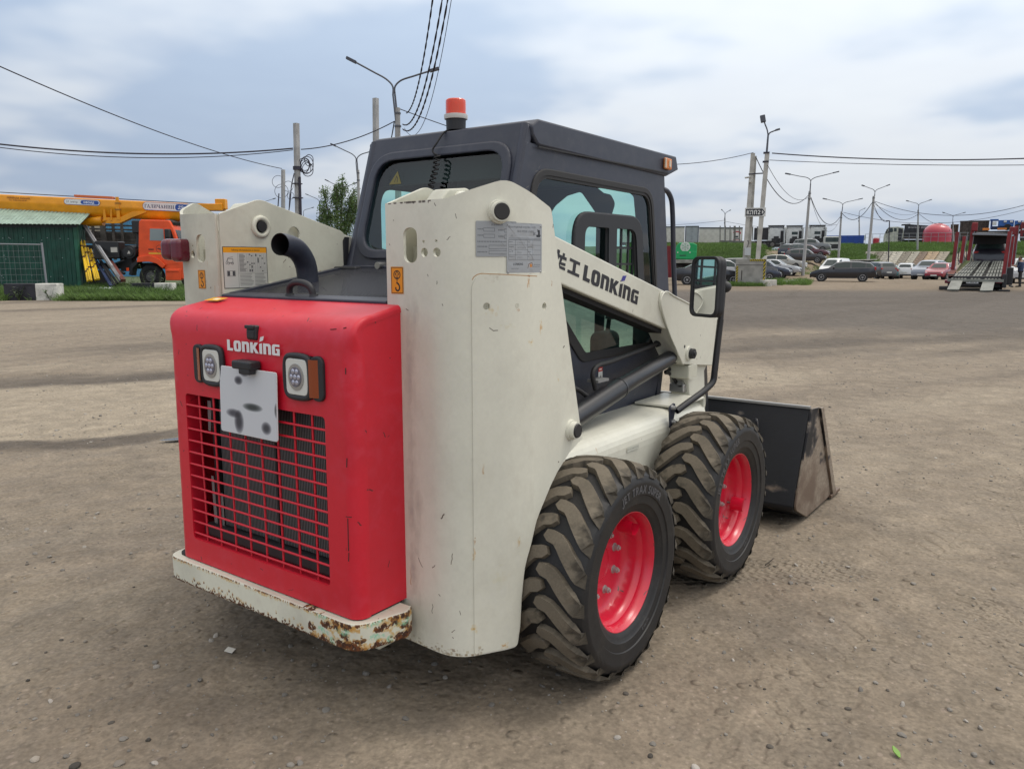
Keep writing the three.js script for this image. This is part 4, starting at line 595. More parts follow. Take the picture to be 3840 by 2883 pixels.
  const coil = []; for (let i = 0; i <= 420; i++) { const t = i / 420, a = t * 15 * Math.PI * 2, y = 2.005 - t * 0.29; coil.push([RX(y) - 0.032 + Math.cos(a) * 0.011, y, 0.018 + 0.004 * Math.sin(t * 9) + Math.sin(a) * 0.0125]); } mesh('coiled_cable', tube(coil, 0.0036, 900, 6), M.dark, be);
}
// ---- lift arms ----
for (const s of [1, -1]) {
  const arm = part('lift_arm', loader), zi = s > 0 ? 0.50 : -0.62, A = (x) => 1.666 - 0.2545 * (x - 0.16), B = (x) => 1.451 - 0.2535 * (x - 0.24);
  const beam = [[-0.44, A(-0.44) - 0.02, 0.05], [1.60, A(1.60)], [1.935, A(1.935) - 0.005, 0.03], [1.915, 0.95, 0.05], [1.62, 0.985, 0.06], [1.43, 1.005, 0.02], [1.235, B(1.235)], [-0.44, B(-0.44)]];
  mesh('arm_beam', plateZ(roundPath(beam), zi, 0.12, 0.006), M.white, arm);
  // thick knee plate with its raised edge
  mesh('knee_plate', plateZ(roundPath([[1.13, A(1.13) - 0.012, 0.05], [1.935, A(1.935) - 0.002, 0.02], [1.918, 0.94, 0.05], [1.62, 0.975, 0.05], [1.425, 1.00, 0.02], [1.25, 1.17], [1.12, 1.33, 0.08]]), s > 0 ? 0.6203 : -0.6303, 0.010, 0.004), M.white, arm);
  mesh('weld_bead', tube([[1.62, A(1.62) - 0.008, s * 0.631], [1.3, A(1.3) - 0.010, s * 0.631], [1.17, A(1.17) - 0.014, s * 0.631], [1.128, 1.355, s * 0.631], [1.15, 1.30, s * 0.631], [1.25, 1.172, s * 0.631], [1.34, 1.082, s * 0.631]], 0.0045, 60, 6), M.white, arm);
  mesh('pin', [rod([1.49, 1.053, s * 0.62], [1.49, 1.053, s * 0.640], 0.042, 0.038, 24)], M.white, arm); mesh('pin_bolt', [rod([1.50, 1.052, s * 0.636], [1.50, 1.052, s * 0.662], 0.029, 0.027, 20), rod([1.50, 1.052, s * 0.662], [1.50, 1.052, s * 0.670], 0.016, 0.014, 6)], M.plastic, arm);
  mesh('grease_hole', rod([1.438, 1.095, s * 0.6295], [1.438, 1.095, s * 0.6312], 0.0085, 0.0085, 14), M.dark, arm);
  // curved lower leg
  const leg = [[1.33, 1.02], [1.50, 1.02], [1.905, 0.98], [1.80, 0.90], [1.845, 0.55], [1.80, 0.42, 0.05], [1.66, 0.42, 0.05], [1.63, 0.68, 0.2], [1.55, 0.93, 0.06]];
  mesh('arm_leg', plateZ(roundPath([[1.46, 1.02], [1.90, 1.00], [1.80, 0.92], [1.848, 0.60], [1.83, 0.42, 0.05], [1.68, 0.42, 0.05], [1.635, 0.68, 0.25], [1.56, 0.94, 0.05]]), s > 0 ? 0.485 : -0.60, 0.115, 0.006, []), M.white, arm);
  mesh('leg_boss', [new THREE.TorusGeometry(0.056, 0.009, 10, 32).translate(1.752, 0.742, s * 0.603), rod([1.752, 0.742, s * 0.598], [1.752, 0.742, s * 0.606], 0.05, 0.05, 28)], M.whiteWorn, arm);
  mesh('leg_pocket', rod([1.752, 0.742, s * 0.6045], [1.752, 0.742, s * 0.6075], 0.047, 0.047, 28), std(C(0.42, 0.40, 0.34), 0.7), arm);
  mesh('underside_box', plateZ(rect(1.50, 0.905, 1.62, 0.985, 0.02), s > 0 ? 0.52 : -0.632, 0.112, 0.005, [hole(rect(1.508, 0.912, 1.612, 0.978, 0.015))]), M.whiteWorn, arm);
  // lettering: two characters and the word, along the beam
  if (s > 0) {
    const ang = Math.atan2(1.343 - 1.471, 0.889 - 0.381), put = (g) => { g.scale(1.03, 1, 1); g.rotateZ(ang); g.translate(0.381, 1.471, 0.6212); };
    mesh('lettering', flat(BRAND.letters, 0.0668, put), M.ink, arm); mesh('lettering_dot', flat([BRAND.dot], 0.0668, put), M.inkBlue, arm);
    const P = (l) => l.map((p) => roundPath(p)); const gong = P([[[0, 0], [1.55, 0], [1.55, 0.2], [0.98, 0.2], [0.98, 0.8], [1.45, 0.8], [1.45, 1], [0.1, 1], [0.1, 0.8], [0.6, 0.8], [0.6, 0.2], [0, 0.2]]]);
    const dragon = P([[[-0.3, 0.66], [1.45, 0.66], [1.45, 0.86], [1.18, 0.86], [1.18, 1.06], [0.92, 1.06], [0.92, 0.86], [0.55, 0.86], [0.55, 1.12], [0.25, 1.12], [0.25, 0.86], [-0.3, 0.86]], [[0.3, 0.66], [0.56, 0.66], [0.3, 0.12], [-0.2, -0.08], [-0.2, 0.12], [0.1, 0.24]], [[0.70, 0.66], [0.96, 0.66], [0.88, 0.44], [1.40, 0.48], [1.40, 0.30], [0.62, 0.26]], [[0.62, 0.02], [1.44, 0.02], [1.44, 0.2], [0.80, 0.2], [0.70, 0.28], [0.52, 0.2]]]);
    const pl = (dx) => (g) => { g.rotateZ(ang); g.translate(dx, 1.5055 + (0.256 - dx) * 0.252, 0.6212); };
    mesh('characters', [flat(gong, 0.062, pl(0.258)), flat(dragon, 0.064, pl(0.150))], M.ink, arm);
  }
  // lift cylinder below the beam with its hose and pipe
  const cy = part('lift_cylinder', loader), z = s * 0.578;
  mesh('barrel', [rod([0.02, 0.795, z], [0.80, 0.945, z], 0.050, 0.050, 24), rod([0.80, 0.945, z], [0.815, 0.948, z], 0.052, 0.050, 24)], M.blackLow, cy);
  mesh('rod_tube', [rod([0.80, 0.947, z], [1.36, 1.035, z], 0.0425, 0.040, 24), rod([1.36, 1.035, z], [1.43, 1.045, z], 0.040, 0.024, 24)], M.blackLow, cy);
  mesh('hose', [tube([[0.62, 0.96, s * 0.555], [0.60, 1.035, s * 0.55], [0.625, 1.062, s * 0.55], [0.80, 1.075, s * 0.545], [1.35, 1.118, s * 0.53]], 0.0115, 60, 8), tube([[0.20, 0.94, s * 0.55], [0.36, 0.995, s * 0.545], [0.46, 0.985, s * 0.545], [0.56, 0.935, s * 0.55]], 0.011, 30, 8), rod([1.30, 1.114, s * 0.53], [1.37, 1.120, s * 0.53], 0.018)], M.rubber, cy);
  mesh('hose_bracket', [box(0.10, 0.012, 0.06, 0.66, 1.000, s * 0.545), box(0.05, 0.02, 0.03, 1.38, 1.11, s * 0.52, 0.004)], M.steelDull, cy);
  mesh('beam_gasket', bar([0.05, B(0.05) - 0.012, s * 0.555], [1.22, B(1.22) - 0.012, s * 0.555], 0.08, 0.022), M.dark, cy);
  // thin pipe down to the front coupling
  mesh('front_pipe', [tube([[1.42, 1.005, s * 0.56], [1.62, 0.985, s * 0.545], [1.50, 0.955, s * 0.52], [1.44, 0.945, s * 0.52], [1.50, 0.93, s * 0.52], [1.56, 0.88, s * 0.53], [1.58, 0.85, s * 0.53]], 0.0095, 50, 8)], M.rubber, cy);
  mesh('tilt_cylinder', [bar([1.90, 0.98, s * 0.53], [1.985, 0.52, s * 0.53], 0.055, 0.06)], M.blackLow, cy);
}
// hazard label on the cab's lower panel
{ const t = canvasTex(96, 160, (g, w, h) => { g.fillStyle = '#d5d5d0'; g.fillRect(0, 0, w, h); g.fillStyle = '#b8392f'; g.fillRect(0, 0, w, 54); g.fillStyle = '#e8e4da'; g.fillRect(18, 18, 60, 16); g.fillStyle = '#222'; g.beginPath(); g.moveTo(30, 140); g.lineTo(44, 90); g.lineTo(52, 140); g.lineTo(64, 84); g.lineTo(72, 140); g.fill(); });
  const g = new THREE.PlaneGeometry(0.04, 0.062); g.translate(0.825, 1.005, 0.4632); mesh('hazard_label', g, std(C(1, 1, 1), 0.5, 0, { map: t }), loader); }
// ---- mirror on its tubular bracket ----
{
  const m = part('wing_mirror', loader), N = V3(-0.90, 0.03, -0.43).normalize(), o = new THREE.Object3D(); o.position.set(1.20, 1.424, 0.846); o.lookAt(o.position.clone().add(N)); o.updateMatrix();
  const put = (g) => { g.applyMatrix4(o.matrix); return prep(g); };
  const shell = roundPath(rect(-0.098, -0.148, 0.098, 0.148, 0.045)); const gl = roundPath(rect(-0.082, -0.132, 0.082, 0.132, 0.036));
  mesh('mirror_shell', [put(extr(shell, 0.045, 0.014)).translate(N.x * -0.03, N.y * -0.03, N.z * -0.03)], M.plastic, m);
  const rimS = roundPath(rect(-0.098, -0.148, 0.098, 0.148, 0.045)); rimS.holes.push(hole(rect(-0.083, -0.133, 0.083, 0.133, 0.036))); mesh('mirror_rim', put(extr(rimS, 0.016, 0.005)).translate(N.x * 0.012, N.y * 0.012, N.z * 0.012), M.plastic, m);
  mesh('mirror_glass', put(new THREE.ShapeGeometry(gl, 8)).translate(N.x * 0.0175, N.y * 0.0175, N.z * 0.0175), M.mirror, m);
  mesh('swivel', [put(new THREE.SphereGeometry(0.028, 16, 12)).translate(0.055, 0.0, 0.07)], M.plastic, m);
  mesh('bracket_tube', [tube([[1.06, 0.815, 0.765], [1.12, 0.846, 0.79], [1.24, 0.908, 0.84], [1.285, 0.945, 0.858], [1.292, 1.00, 0.862], [1.30, 1.10, 0.866], [1.312, 1.26, 0.874]], 0.0165, 60, 12), rod([1.310, 1.22, 0.873], [1.322, 1.46, 0.880], 0.0145, 0.0145, 12)], M.blackLow, m);
  mesh('bracket_plate', plateZ([[1.02, 0.84, 0.02], [1.09, 0.855, 0.02], [1.085, 0.80, 0.02], [1.055, 0.725, 0.012], [1.035, 0.73, 0.01]], 0.738, 0.008, 0.002), M.black, m);
  for (const [x, y] of [[1.048, 0.832], [1.062, 0.757]]) mesh('bracket_bolt', [rod([x, y, 0.745], [x, y, 0.752], 0.015, 0.014, 14), rod([x, y, 0.752], [x, y, 0.765], 0.011, 0.010, 6)], M.steel, m);
}
// ---- bucket ----
{
  const b = part('bucket', loader), HW = 1.105;
  const wear = (seed, k) => dataTex(1024, (x, y, c) => { const i = ((y >> 1) & 511) * 512 + ((x >> 1) & 511), n = nD[i] * 0.7 + nB[i] * 0.3, lo = k(x / 1024, y / 1024), e = clamp((n - 0.5 + lo) * 9); const f = nC[i]; const bare = [lerp(122, 160, f), lerp(108, 150, f), lerp(96, 136, f)], rust = [96, 78, 66], blk = [20, 21, 28]; const r = clamp((nA[i] - 0.45) * 5) * 0.75 * step(0.75, 0.3, y / 1024); for (let q = 0; q < 3; q++) c[q] = lerp(blk[q] * (0.85 + 0.3 * f), lerp(bare[q], rust[q], r), e); });
  M.bkBlack = std(C(1, 1, 1), 0.5, 0.0, { map: wear(1, (u, v) => Math.max(lerp(-0.19, -0.02, step(0.20, 0.04, v)), 0.05 - Math.hypot((u - 0.84) * 3, (v - 0.30) * 4) * 0.5, 0.04 - Math.hypot((u - 0.62) * 5, (v - 0.86) * 7) * 0.5)) });
  M.bkSide = std(C(1, 1, 1), 0.55, 0.25, { map: wear(2, (u, v) => 0.12 + 0.25 * step(0.55, 0.2, v)) });
  for (const m of [M.bkBlack, M.bkSide]) { m.map.repeat.set(1 / 1.1, 1 / 0.72); }
  const side = [[2.222, 0.686], [2.385, 0.672], [2.40, 0.60], [2.83, 0.030], [2.70, 0.018], [2.24, 0.018, 0.08], [1.995, 0.125, 0.05]];
  for (const s of [1, -1]) { mesh('side_plate', plateZ(side, s > 0 ? HW - 0.014 : -HW, 0.014, 0.003), M.bkSide, b);
    mesh('side_edge', [plateZ([[2.36, 0.672], [2.425, 0.668], [2.87, 0.02], [2.80, 0.012]], s > 0 ? HW - 0.002 : -HW - 0.016, 0.018, 0.003)], M.bkSide, b); mesh('edge_gap', bar([2.40, 0.63, s * (HW + 0.002)], [2.80, 0.045, s * (HW + 0.002)], 0.010, 0.02), M.bkBlack, b); }
  const prof = [[2.222, 0.686], [2.235, 0.690], [2.03, 0.16], [2.045, 0.125, 0.03], [2.25, 0.034, 0.08], [2.86, 0.022], [2.86, 0.008], [2.24, 0.012, 0.09], [2.0, 0.115, 0.04], [1.992, 0.14, 0.02]];
  const g = extr(roundPath(prof), HW * 2 - 0.03, 0); g.translate(0, 0, -HW + 0.015); mesh('back_and_floor', boxUV(g), M.bkBlack, b);
  mesh('top_lip', [bar([2.226, 0.692, -HW + 0.012], [2.226, 0.692, HW - 0.012], 0.030, 0.014)], M.steelDull, b);
  mesh('cutting_edge', [box(0.22, 0.022, HW * 2 + 0.03, 2.86, 0.02, 0, 0.004)], std(C(0.16, 0.11, 0.08), 0.5, 0.5), b);
  mesh('coupler', [box(0.05, 0.42, 1.2, 2.03, 0.40, 0, 0.01, 0, 0, -0.36), box(0.10, 0.05, 1.24, 2.12, 0.585, 0, 0.01), box(0.08, 0.30, 0.06, 1.98, 0.42, 0.45, 0.01), box(0.08, 0.30, 0.06, 1.98, 0.42, -0.45, 0.01)], M.bkBlack, b);
  mesh('handle_hook', tube([[2.14, 0.60, 0.80], [2.10, 0.60, 0.82], [2.09, 0.56, 0.83], [2.09, 0.50, 0.83]], 0.010, 20, 8), M.bkBlack, b);
}

// =====================================================================
// THE YARD: one sheet of trodden earth out to the horizon, rising into a bank behind the parked cars
// =====================================================================
function bank(u, w) {
  if (w < 60) return 0; const r = u / w, on = step(-0.02, 0.05, r); if (on <= 0) return 0;
  const sag = -0.38 * step(62, 86, w), left = 3.3 * step(80, 100, w), ramp = 2.95 * step(66, 114, w), bankR = sag + 0.75 * step(93, 99, w) + 2.0 * step(99.3, 103.6, w) + 1.75 * step(106, 122, w), mid = sag * 0.5 + 2.7 * step(90, 106, w) + 1.2 * step(106, 122, w);
  const a = lerp(left, ramp, step(0.30, 0.335, r)), b = lerp(mid, bankR, step(0.445, 0.47, r));
  return on * lerp(a, b, step(0.375, 0.405, r));
}
// wheel tracks pressed into the earth near the loader: [x, z, heading, half width, depth, kind, from, to]
const TRACKS = [[0, 0.935, 0, 0.155, 0.012, 0, -6.8, -0.4], [0, -0.935, 0, 0.155, 0.012, 0, -6.8, -0.4], [-0.6, 1.9, 0.62, 0.15, 0.010, 0, -5, 6.5], [-0.9, 3.4, 0.62, 0.15, 0.010, 0, -5, 6], [1.2, 2.7, -0.22, 0.17, 0.010, 1, -6, 4], [1.0, 4.5, -0.18, 0.17, 0.009, 1, -6, 4], [0.6, 1.75, 0.10, 0.15, 0.008, 0, -4, 4.2], [-3.6, 0.2, 1.15, 0.17, 0.010, 1, -4, 6], [-5.2, 1.0, 1.05, 0.17, 0.009, 1, -4, 6], [-2.2, -1.6, -0.62, 0.16, 0.010, 1, -3, 5], [3.0, 3.6, 0.95, 0.16, 0.010, 1, -5, 3.5], [-1.5, 2.2, 0.82, 0.14, 0.009, 0, -3.2, 3], [-1.2, 0.6, 0.80, 0.12, 0.008, 0, -3, 2], [2.6, 1.5, -0.5, 0.15, 0.009, 1, -2, 2.5]];
function press(x, z) {   // depth (0..1 of the track's own) and how much of a track lies here
  let d = 0, w = 0;
  for (const [ox, oz, an, hw, dep, kind, a, b] of TRACKS) { const c = Math.cos(an), s = Math.sin(an), q = (x - ox) * c + (z - oz) * s, p = -(x - ox) * s + (z - oz) * c + 0.05 * Math.sin(q * 0.7 + ox); if (q < a || q > b || Math.abs(p) > hw) continue; const e = step(1, 0.85, Math.abs(p) / hw) * step(a, a + 0.7, q) * step(b, b - 0.7, q), br = step(0.38, 0.60, fbm(x * 1.7 + an * 9, z * 1.7, 7, 3)); let t;
    if (kind) { const ph = (q + Math.abs(((p / hw * 2.5 + 9) % 1) - 0.5) * 0.05) / 0.042, f = ph - Math.floor(ph), rib = Math.abs(((p / hw * 2 + 8) % 1) - 0.5); t = step(0.15, 0.3, f) * step(0.85, 0.7, f) * step(0.06, 0.14, rib); }
    else { const ph = (q - Math.abs(p) * 0.8 + (p < 0 ? 0.056 : 0)) / 0.113, f = ph - Math.floor(ph); t = step(0.06, 0.2, f) * step(0.62, 0.48, f); }
    d = Math.max(d, dep * (0.25 + 0.75 * t) * e * br); w = Math.max(w, e * (0.35 + 0.65 * br)); }
  return [d, w];
}
function relief(x, z, w) {
  let h = (fbm(x * 0.7, z * 0.7, 4.2, 3) - 0.5) * 0.03; const near = Math.hypot(x + 0.8, z - 1.4);
  if (near < 16) {
    const k = step(16, 5, near); h += k * ((fbm(x * 5, z * 5, 1.1, 3) - 0.5) * 0.022 + (fbm(x * 19, z * 19, 3.1, 2) - 0.5) * 0.012);
  }
  // firm, level ground right under the loader's tyres and bucket
  const under = step(1.6, 1.15, Math.abs(z)) * step(-0.9, -0.2, x) * step(3.4, 2.9, x); return h * (1 - 0.75 * under) - 0.006;
}
const EARTH = { base: [0.345, 0.28, 0.208], sand: [0.45, 0.375, 0.28], damp: [0.135, 0.108, 0.084], grit: [0.168, 0.142, 0.118], grass: [0.10, 0.14, 0.045], clay: [0.33, 0.25, 0.165] };
function earth(x, z, u, w, y) {
  const n1 = fbm(x * 0.35 + 5, z * 0.35, 1.3, 4), n2 = fbm(x * 1.3, z * 1.3 + 7, 2.7, 4), n3 = fbm(x * 4.5 + 2, z * 4.5, 0.4, 3), c = [...EARTH.base];
  const mix = (k, t) => { t = clamp(t); for (let i = 0; i < 3; i++) c[i] = lerp(c[i], EARTH[k][i], t); };
  // streaks run with the traffic, across the view
  const s = fbm(u * 0.16 + 3, (w - 0.386 * u) * 0.9 / (1 + w * 0.022), 5.5, 4), wp = w - 0.386 * u + (n1 - 0.5) * 1.3, jag = (n2 - 0.5) * 0.9;
  mix('sand', step(0.52, 0.70, s) * 0.6); mix('damp', step(0.47, 0.32, s) * 0.62 * step(5, 8, w));
  mix('sand', step(0.55, 0.7, n2) * 0.22); mix('grit', step(0.52, 0.70, n1 * 0.5 + n3 * 0.5) * 0.4);
  // the pale concrete strip and its wet edges
  const end = step(5.2 - Math.abs(wp - 9.4) * 0.8, 3.6 - Math.abs(wp - 9.4) * 0.8, u);
  const strip = step(8.45, 8.6, wp + jag * 0.25) * step(12.3, 12.0, wp + jag * 0.2) * end; mix('sand', strip * 1.0); 
  mix('damp', step(8.05, 8.2, wp + jag * 0.5) * step(8.62, 8.5, wp + jag * 0.25) * step(1.0, -1.5, u) * 0.9); mix('damp', step(12.0, 12.25, wp + jag * 0.3) * step(13.5, 12.6, wp + jag) * (0.62 + 0.25 * step(2, -3, u)));
  // the broad dark stretch of milled asphalt on the far right, dusty beyond
  const far = step(14.5, 19, w + (n1 - 0.5) * 7 + (s - 0.5) * 5) * step(46, 40, w + (n1 - 0.5) * 5); mix('grit', far * step(-4, 2, u) * 0.95); mix('damp', far * step(-4, 2, u) * (0.25 + 0.5 * step(0.52, 0.38, s)));
  mix('clay', step(38, 45, w) * 0.6 * step(-1, 3, u)); mix('sand', step(17, 24, w) * step(0, -3, u) * 0.45 * step(0.35, 0.55, s));
  mix('sand', step(0.6, 0.74, fbm(x * 0.9 + 40, z * 0.9, 3, 3)) * 0.35 * step(12, 6, w));
  { const pw = Math.hypot(x + 1, z - 1.5) < 9 ? press(x, z)[1] : 0; mix('sand', pw * 0.16); }
  // grass on the verge at the left and on the bank
  mix('grass', step(31.2, 33, w + jag * 1.5) * step(-4, -8, u)); const r = u / Math.max(w, 1);
  const ramp = step(0.315, 0.33, r + (n2 - 0.5) * 0.02) * step(0.40, 0.385, r + (n2 - 0.5) * 0.02);
  if (y > 0.12) mix('grass', step(0.15, 0.6, y) * (1 - ramp) * step(132, 126, w)); if (ramp > 0) mix('clay', ramp * step(64, 70, w));
  const v = 0.86 + 0.28 * n3; return c.map((q) => q * v);
}
{
  const N = 720, H = N / 2, a = 0.55, B = Math.asinh(900 / a), ox = -0.9, oz = 1.5, ax = new Float64Array(N + 1); for (let i = 0; i <= N; i++) ax[i] = a * Math.sinh((i - H) / H * B);
  const pos = new Float32Array((N + 1) * (N + 1) * 3), col = new Float32Array((N + 1) * (N + 1) * 3), uv = new Float32Array((N + 1) * (N + 1) * 2), idx = new Uint32Array(N * N * 6); let k = 0;
  // turned so that the fine rows run with the view
  for (let j = 0; j <= N; j++) for (let i = 0; i <= N; i++) {
    const p = j * (N + 1) + i, lu = ax[i], lw = ax[j], x = ox + AX.r.x * lu + AX.h.x * lw, z = oz + AX.r.z * lu + AX.h.z * lw, [u, w] = UW(x, z);
    const y = bank(u, w), c = earth(x, z, u, w, y), bump = y > 0.2 ? (fbm(x * 0.5, z * 0.5, 9, 3) - 0.5) * 0.3 : 0;
    pos[p * 3] = x; pos[p * 3 + 1] = y + bump * step(0.2, 1, y) + relief(x, z, w); pos[p * 3 + 2] = z; col.set(c, p * 3); uv[p * 2] = x; uv[p * 2 + 1] = z;
    if (i < N && j < N) { idx[k++] = p; idx[k++] = p + 1; idx[k++] = p + N + 2; idx[k++] = p; idx[k++] = p + N + 2; idx[k++] = p + N + 1; }
  }
  const g = new THREE.BufferGeometry(); g.setAttribute('position', new THREE.BufferAttribute(pos, 3)); g.setAttribute('color', new THREE.BufferAttribute(col, 3)); g.setAttribute('uv', new THREE.BufferAttribute(uv, 2)); g.setIndex(new THREE.BufferAttribute(idx, 1)); g.computeVertexNormals();
  // fine grain: grit and small stones, one tile = 1.7 m
  const S = 1024, hgt = new Float32Array(S * S), gr = tileNoise(S, 128, 3, 61, 0.6), lo = tileNoise(S, 12, 4, 62, 0.55), r = rng(5), pt = new Float32Array(S * S);
  for (let i = 0; i < 3600; i++) { const x0 = r() * S, y0 = r() * S, R = 1.2 + r() * r() * r() * 9, e = 0.6 + r() * 0.4, tint = r() - 0.45; for (let y = -10; y <= 10; y++) for (let x = -10; x <= 10; x++) { const d = Math.hypot(x, y / e) / R; if (d < 1) { const q = ((Math.floor(y0 + y) + S) & (S - 1)) * S + ((Math.floor(x0 + x) + S) & (S - 1)); hgt[q] = Math.max(hgt[q], Math.sqrt(1 - d * d) * R / 9); pt[q] = tint * (1 - d * d * 0.5); } } }
  const mapT = dataTex(S, (x, y, c) => { const i = y * S + x, v = 214 * (0.80 + 0.30 * gr[i]) * (0.88 + 0.22 * lo[i]) * (1 + pt[i] * 0.34); c[0] = v; c[1] = v * (1 - pt[i] * 0.01); c[2] = v * (1.0 + pt[i] * 0.05); });
  // relief: 12 m of lumps, ruts, prints and stones around the loader
  const S2 = 2048, big = tileNoise(S2, 40, 6, 71, 0.62), mid = tileNoise(S2, 200, 3, 72, 0.7), st = new Float32Array(S2 * S2), r2 = rng(8);
  for (let i = 0; i < 16000; i++) { const x0 = r2() * S2, y0 = r2() * S2, R = 0.9 + Math.pow(r2(), 4) * 3.2; for (let y = -4; y <= 4; y++) for (let x = -4; x <= 4; x++) { const d = Math.hypot(x, y) / R; if (d < 1) { const q = ((Math.floor(y0 + y) + S2) & (S2 - 1)) * S2 + ((Math.floor(x0 + x) + S2) & (S2 - 1)); st[q] = Math.max(st[q], Math.sqrt(1 - d * d) * R * 0.0035); } } }
  const reliefT = dataTex(S2, (x, y, c) => { const i = y * S2 + x, wx = (x + 0.5) / S2 * 12 - 7, wz = (y + 0.5) / S2 * 12 - 4.5, ed = step(0, 0.8, Math.min(x, S2 - x, y, S2 - y) / S2 * 12), h = (big[i] - 0.5) * 0.040 + (mid[i] - 0.5) * 0.010 + st[i] - press(wx, wz)[0] * ed; c[0] = c[1] = c[2] = 255 * clamp(0.5 + h / 0.05); }, { srgb: false });
  mapT.repeat.set(1 / 1.7, 1 / 1.7); mapT.anisotropy = 16; reliefT.repeat.set(1 / 12, 1 / 12); reliefT.offset.set(7 / 12, 4.5 / 12); reliefT.anisotropy = 16;
  const gm = mesh('ground', g, std(C(1, 1, 1), 0.95, 0, { map: mapT, bumpMap: reliefT, bumpScale: 0.05, vertexColors: true })); gm.userData = { kind: 'structure', label: 'trodden brown earth yard with pale strip, dark milled patches and grassy bank' };
}
const groundY = (x, z) => { const [u, w] = UW(x, z); return bank(u, w) + relief(x, z, w); };
{ // the sliver of a puddle beside the hood, in the wet edge of the strip
  const p = gnd(632, 1652), s = roundPath([[-0.10, -0.02, 0.03], [0.02, -0.06, 0.05], [0.3, -0.05, 0.1], [0.6, 0.0, 0.1], [0.35, 0.09, 0.08], [0.1, 0.05, 0.05], [0.0, 0.03, 0.03]]), g = new THREE.ShapeGeometry(s, 8); g.rotateX(-Math.PI / 2);
  const m = mesh('puddle', prep(g), std(C(0.05, 0.045, 0.04), 0.06)); m.position.set(p.x, 0.012, p.z); m.rotation.y = RB + 0.38; tag(m, 'thin puddle in the dark wet streak left of the red hood', null, null, 'structure');
}
// pebbles: too many to count
{
  const r = rng(17), base = new THREE.IcosahedronGeometry(1, 1); { const p = base.attributes.position; for (let i = 0; i < p.count; i++) { const k = 0.78 + 0.4 * noise3(p.getX(i) * 1.7 + 9, p.getY(i) * 1.7, p.getZ(i) * 1.7); p.setXYZ(i, p.getX(i) * k, p.getY(i) * k, p.getZ(i) * k); } base.computeVertexNormals(); }
  const N = 5200, im = new THREE.InstancedMesh(base, std(C(1, 1, 1), 0.9), N), o = new THREE.Object3D(), col = new THREE.Color(); let n = 0;
  while (n < N) { const w = 1.1 + Math.pow(r(), 1.7) * 17, u = (r() * 2 - 1) * (w * 0.72 + 0.4), [x, z] = XZ(u, w); if (fbm(x * 0.9 + 3, z * 0.9, 8.1, 3) < 0.36 + r() * 0.24) continue; const s = 0.0022 + Math.pow(r(), 6) * 0.010 + w * 0.0003; o.position.set(x, groundY(x, z) + s * 0.15, z); o.rotation.set(r() * 0.6, r() * 6.3, r() * 0.6); o.scale.set(s * (0.8 + r() * 0.7), s * (0.45 + r() * 0.35), s * (0.8 + r() * 0.5)); o.updateMatrix(); im.setMatrixAt(n, o.matrix); const v = 0.14 + r() * r() * 0.24; im.setColorAt(n, col.setRGB(v * 1.02, v * 0.94, v * 0.84)); n++; }
  im.name = 'gravel'; im.castShadow = im.receiveShadow = true; scene.add(im); tag(im, 'loose grey and brown gravel scattered over the earth yard', null, null, 'stuff');
  // the larger stones, one by one where the photograph shows them
  const spots = [[318, 2402, 1], [268, 2405, .7], [545, 2418, .7], [690, 2345, .9], [415, 2700, 1], [555, 2768, 1.2], [128, 2840, 1.5, 1], [280, 2866, 1.3], [692, 2790, 1.1, 1], [445, 2858, 1.4, 1], [325, 2785, .8, 1], [258, 2648, .8], [103, 2550, .8], [228, 2400, .8], [100, 2118, 1, 0], [170, 2450, .7], [350, 2318, .6, 1], [55, 2486, 1.1, 1], [500, 2205, .7], [2888, 2789, 1.3], [2868, 2580, .8], [3047, 2452, .8, 1], [3122, 2321, .9], [3253, 2300, .7], [3616, 2522, .8, 1], [3490, 2771, 1, 1], [3036, 2720, .8], [3182, 2650, .9], [3112, 2766, .8], [2347, 2597, 1], [2440, 2830, 1], [2905, 2121, .7], [3330, 2587, .7], [2815, 2566, .6], [2260, 2663, .7]];
  const gs = [0.05, 0.09, 0.20, 0.3].map((v) => std(C(v, v * 0.88, v * 0.74), 0.9));
  for (const [px, py, k, pale] of spots) { const p = gnd(px, py), s = 0.0075 * k * (0.8 + r() * 0.4) * (0.7 + p.distanceTo(CAM) * 0.14), m = mesh('stone', base, gs[pale ? 2 + Math.floor(r() * 2) : Math.floor(r() * 2.5)]); m.position.set(p.x, groundY(p.x, p.z) + s * 0.18, p.z); m.scale.set(s * (0.9 + r() * 0.6), s * 0.6, s * (0.9 + r() * 0.4)); m.rotation.y = r() * 6; tag(m, 'small loose stone lying on the bare earth around the loader', 'stone', 'single stones on the near ground'); }
  const pap = gnd(862, 2444), pg = box(0.028, 0.004, 0.036, 0, 0, 0, 0.0015); const pm = mesh('paper_scrap', pg, std(C(0.62, 0.60, 0.55), 0.8)); pm.position.set(pap.x, 0.008, pap.z); pm.rotation.set(0.15, 0.4, 0.1); tag(pm, 'small white scrap of card on the dark ground behind the bumper', 'litter');
  const lf = gnd(3362, 2829), lg = roundPath([[-0.03, 0, 0.01], [0, 0.012, 0.02], [0.03, 0.002, 0.01], [0, -0.012, 0.02]]); const le = extr(lg, 0.004, 0.0015); le.rotateX(-Math.PI / 2); const lm = mesh('fallen_leaf', boxUV(le), std(C(0.16, 0.30, 0.05), 0.6)); lm.position.set(lf.x, 0.008, lf.z); lm.rotation.set(0.2, 0.7, 0.15); tag(lm, 'small bright green leaf on the earth at lower right', 'leaf');
  const tw = gnd(2470, 0 + 2111), tm = mesh('twig', rod([-0.05, 0, 0], [0.05, 0.006, 0.01], 0.004, 0.002, 6), std(C(0.05, 0.04, 0.03), 0.9)); tm.position.set(gnd(2883, 2114).x, 0.01, gnd(2883, 2114).z); tag(tm, 'short dark twig beside a stone right of the front wheel', 'twig');
}

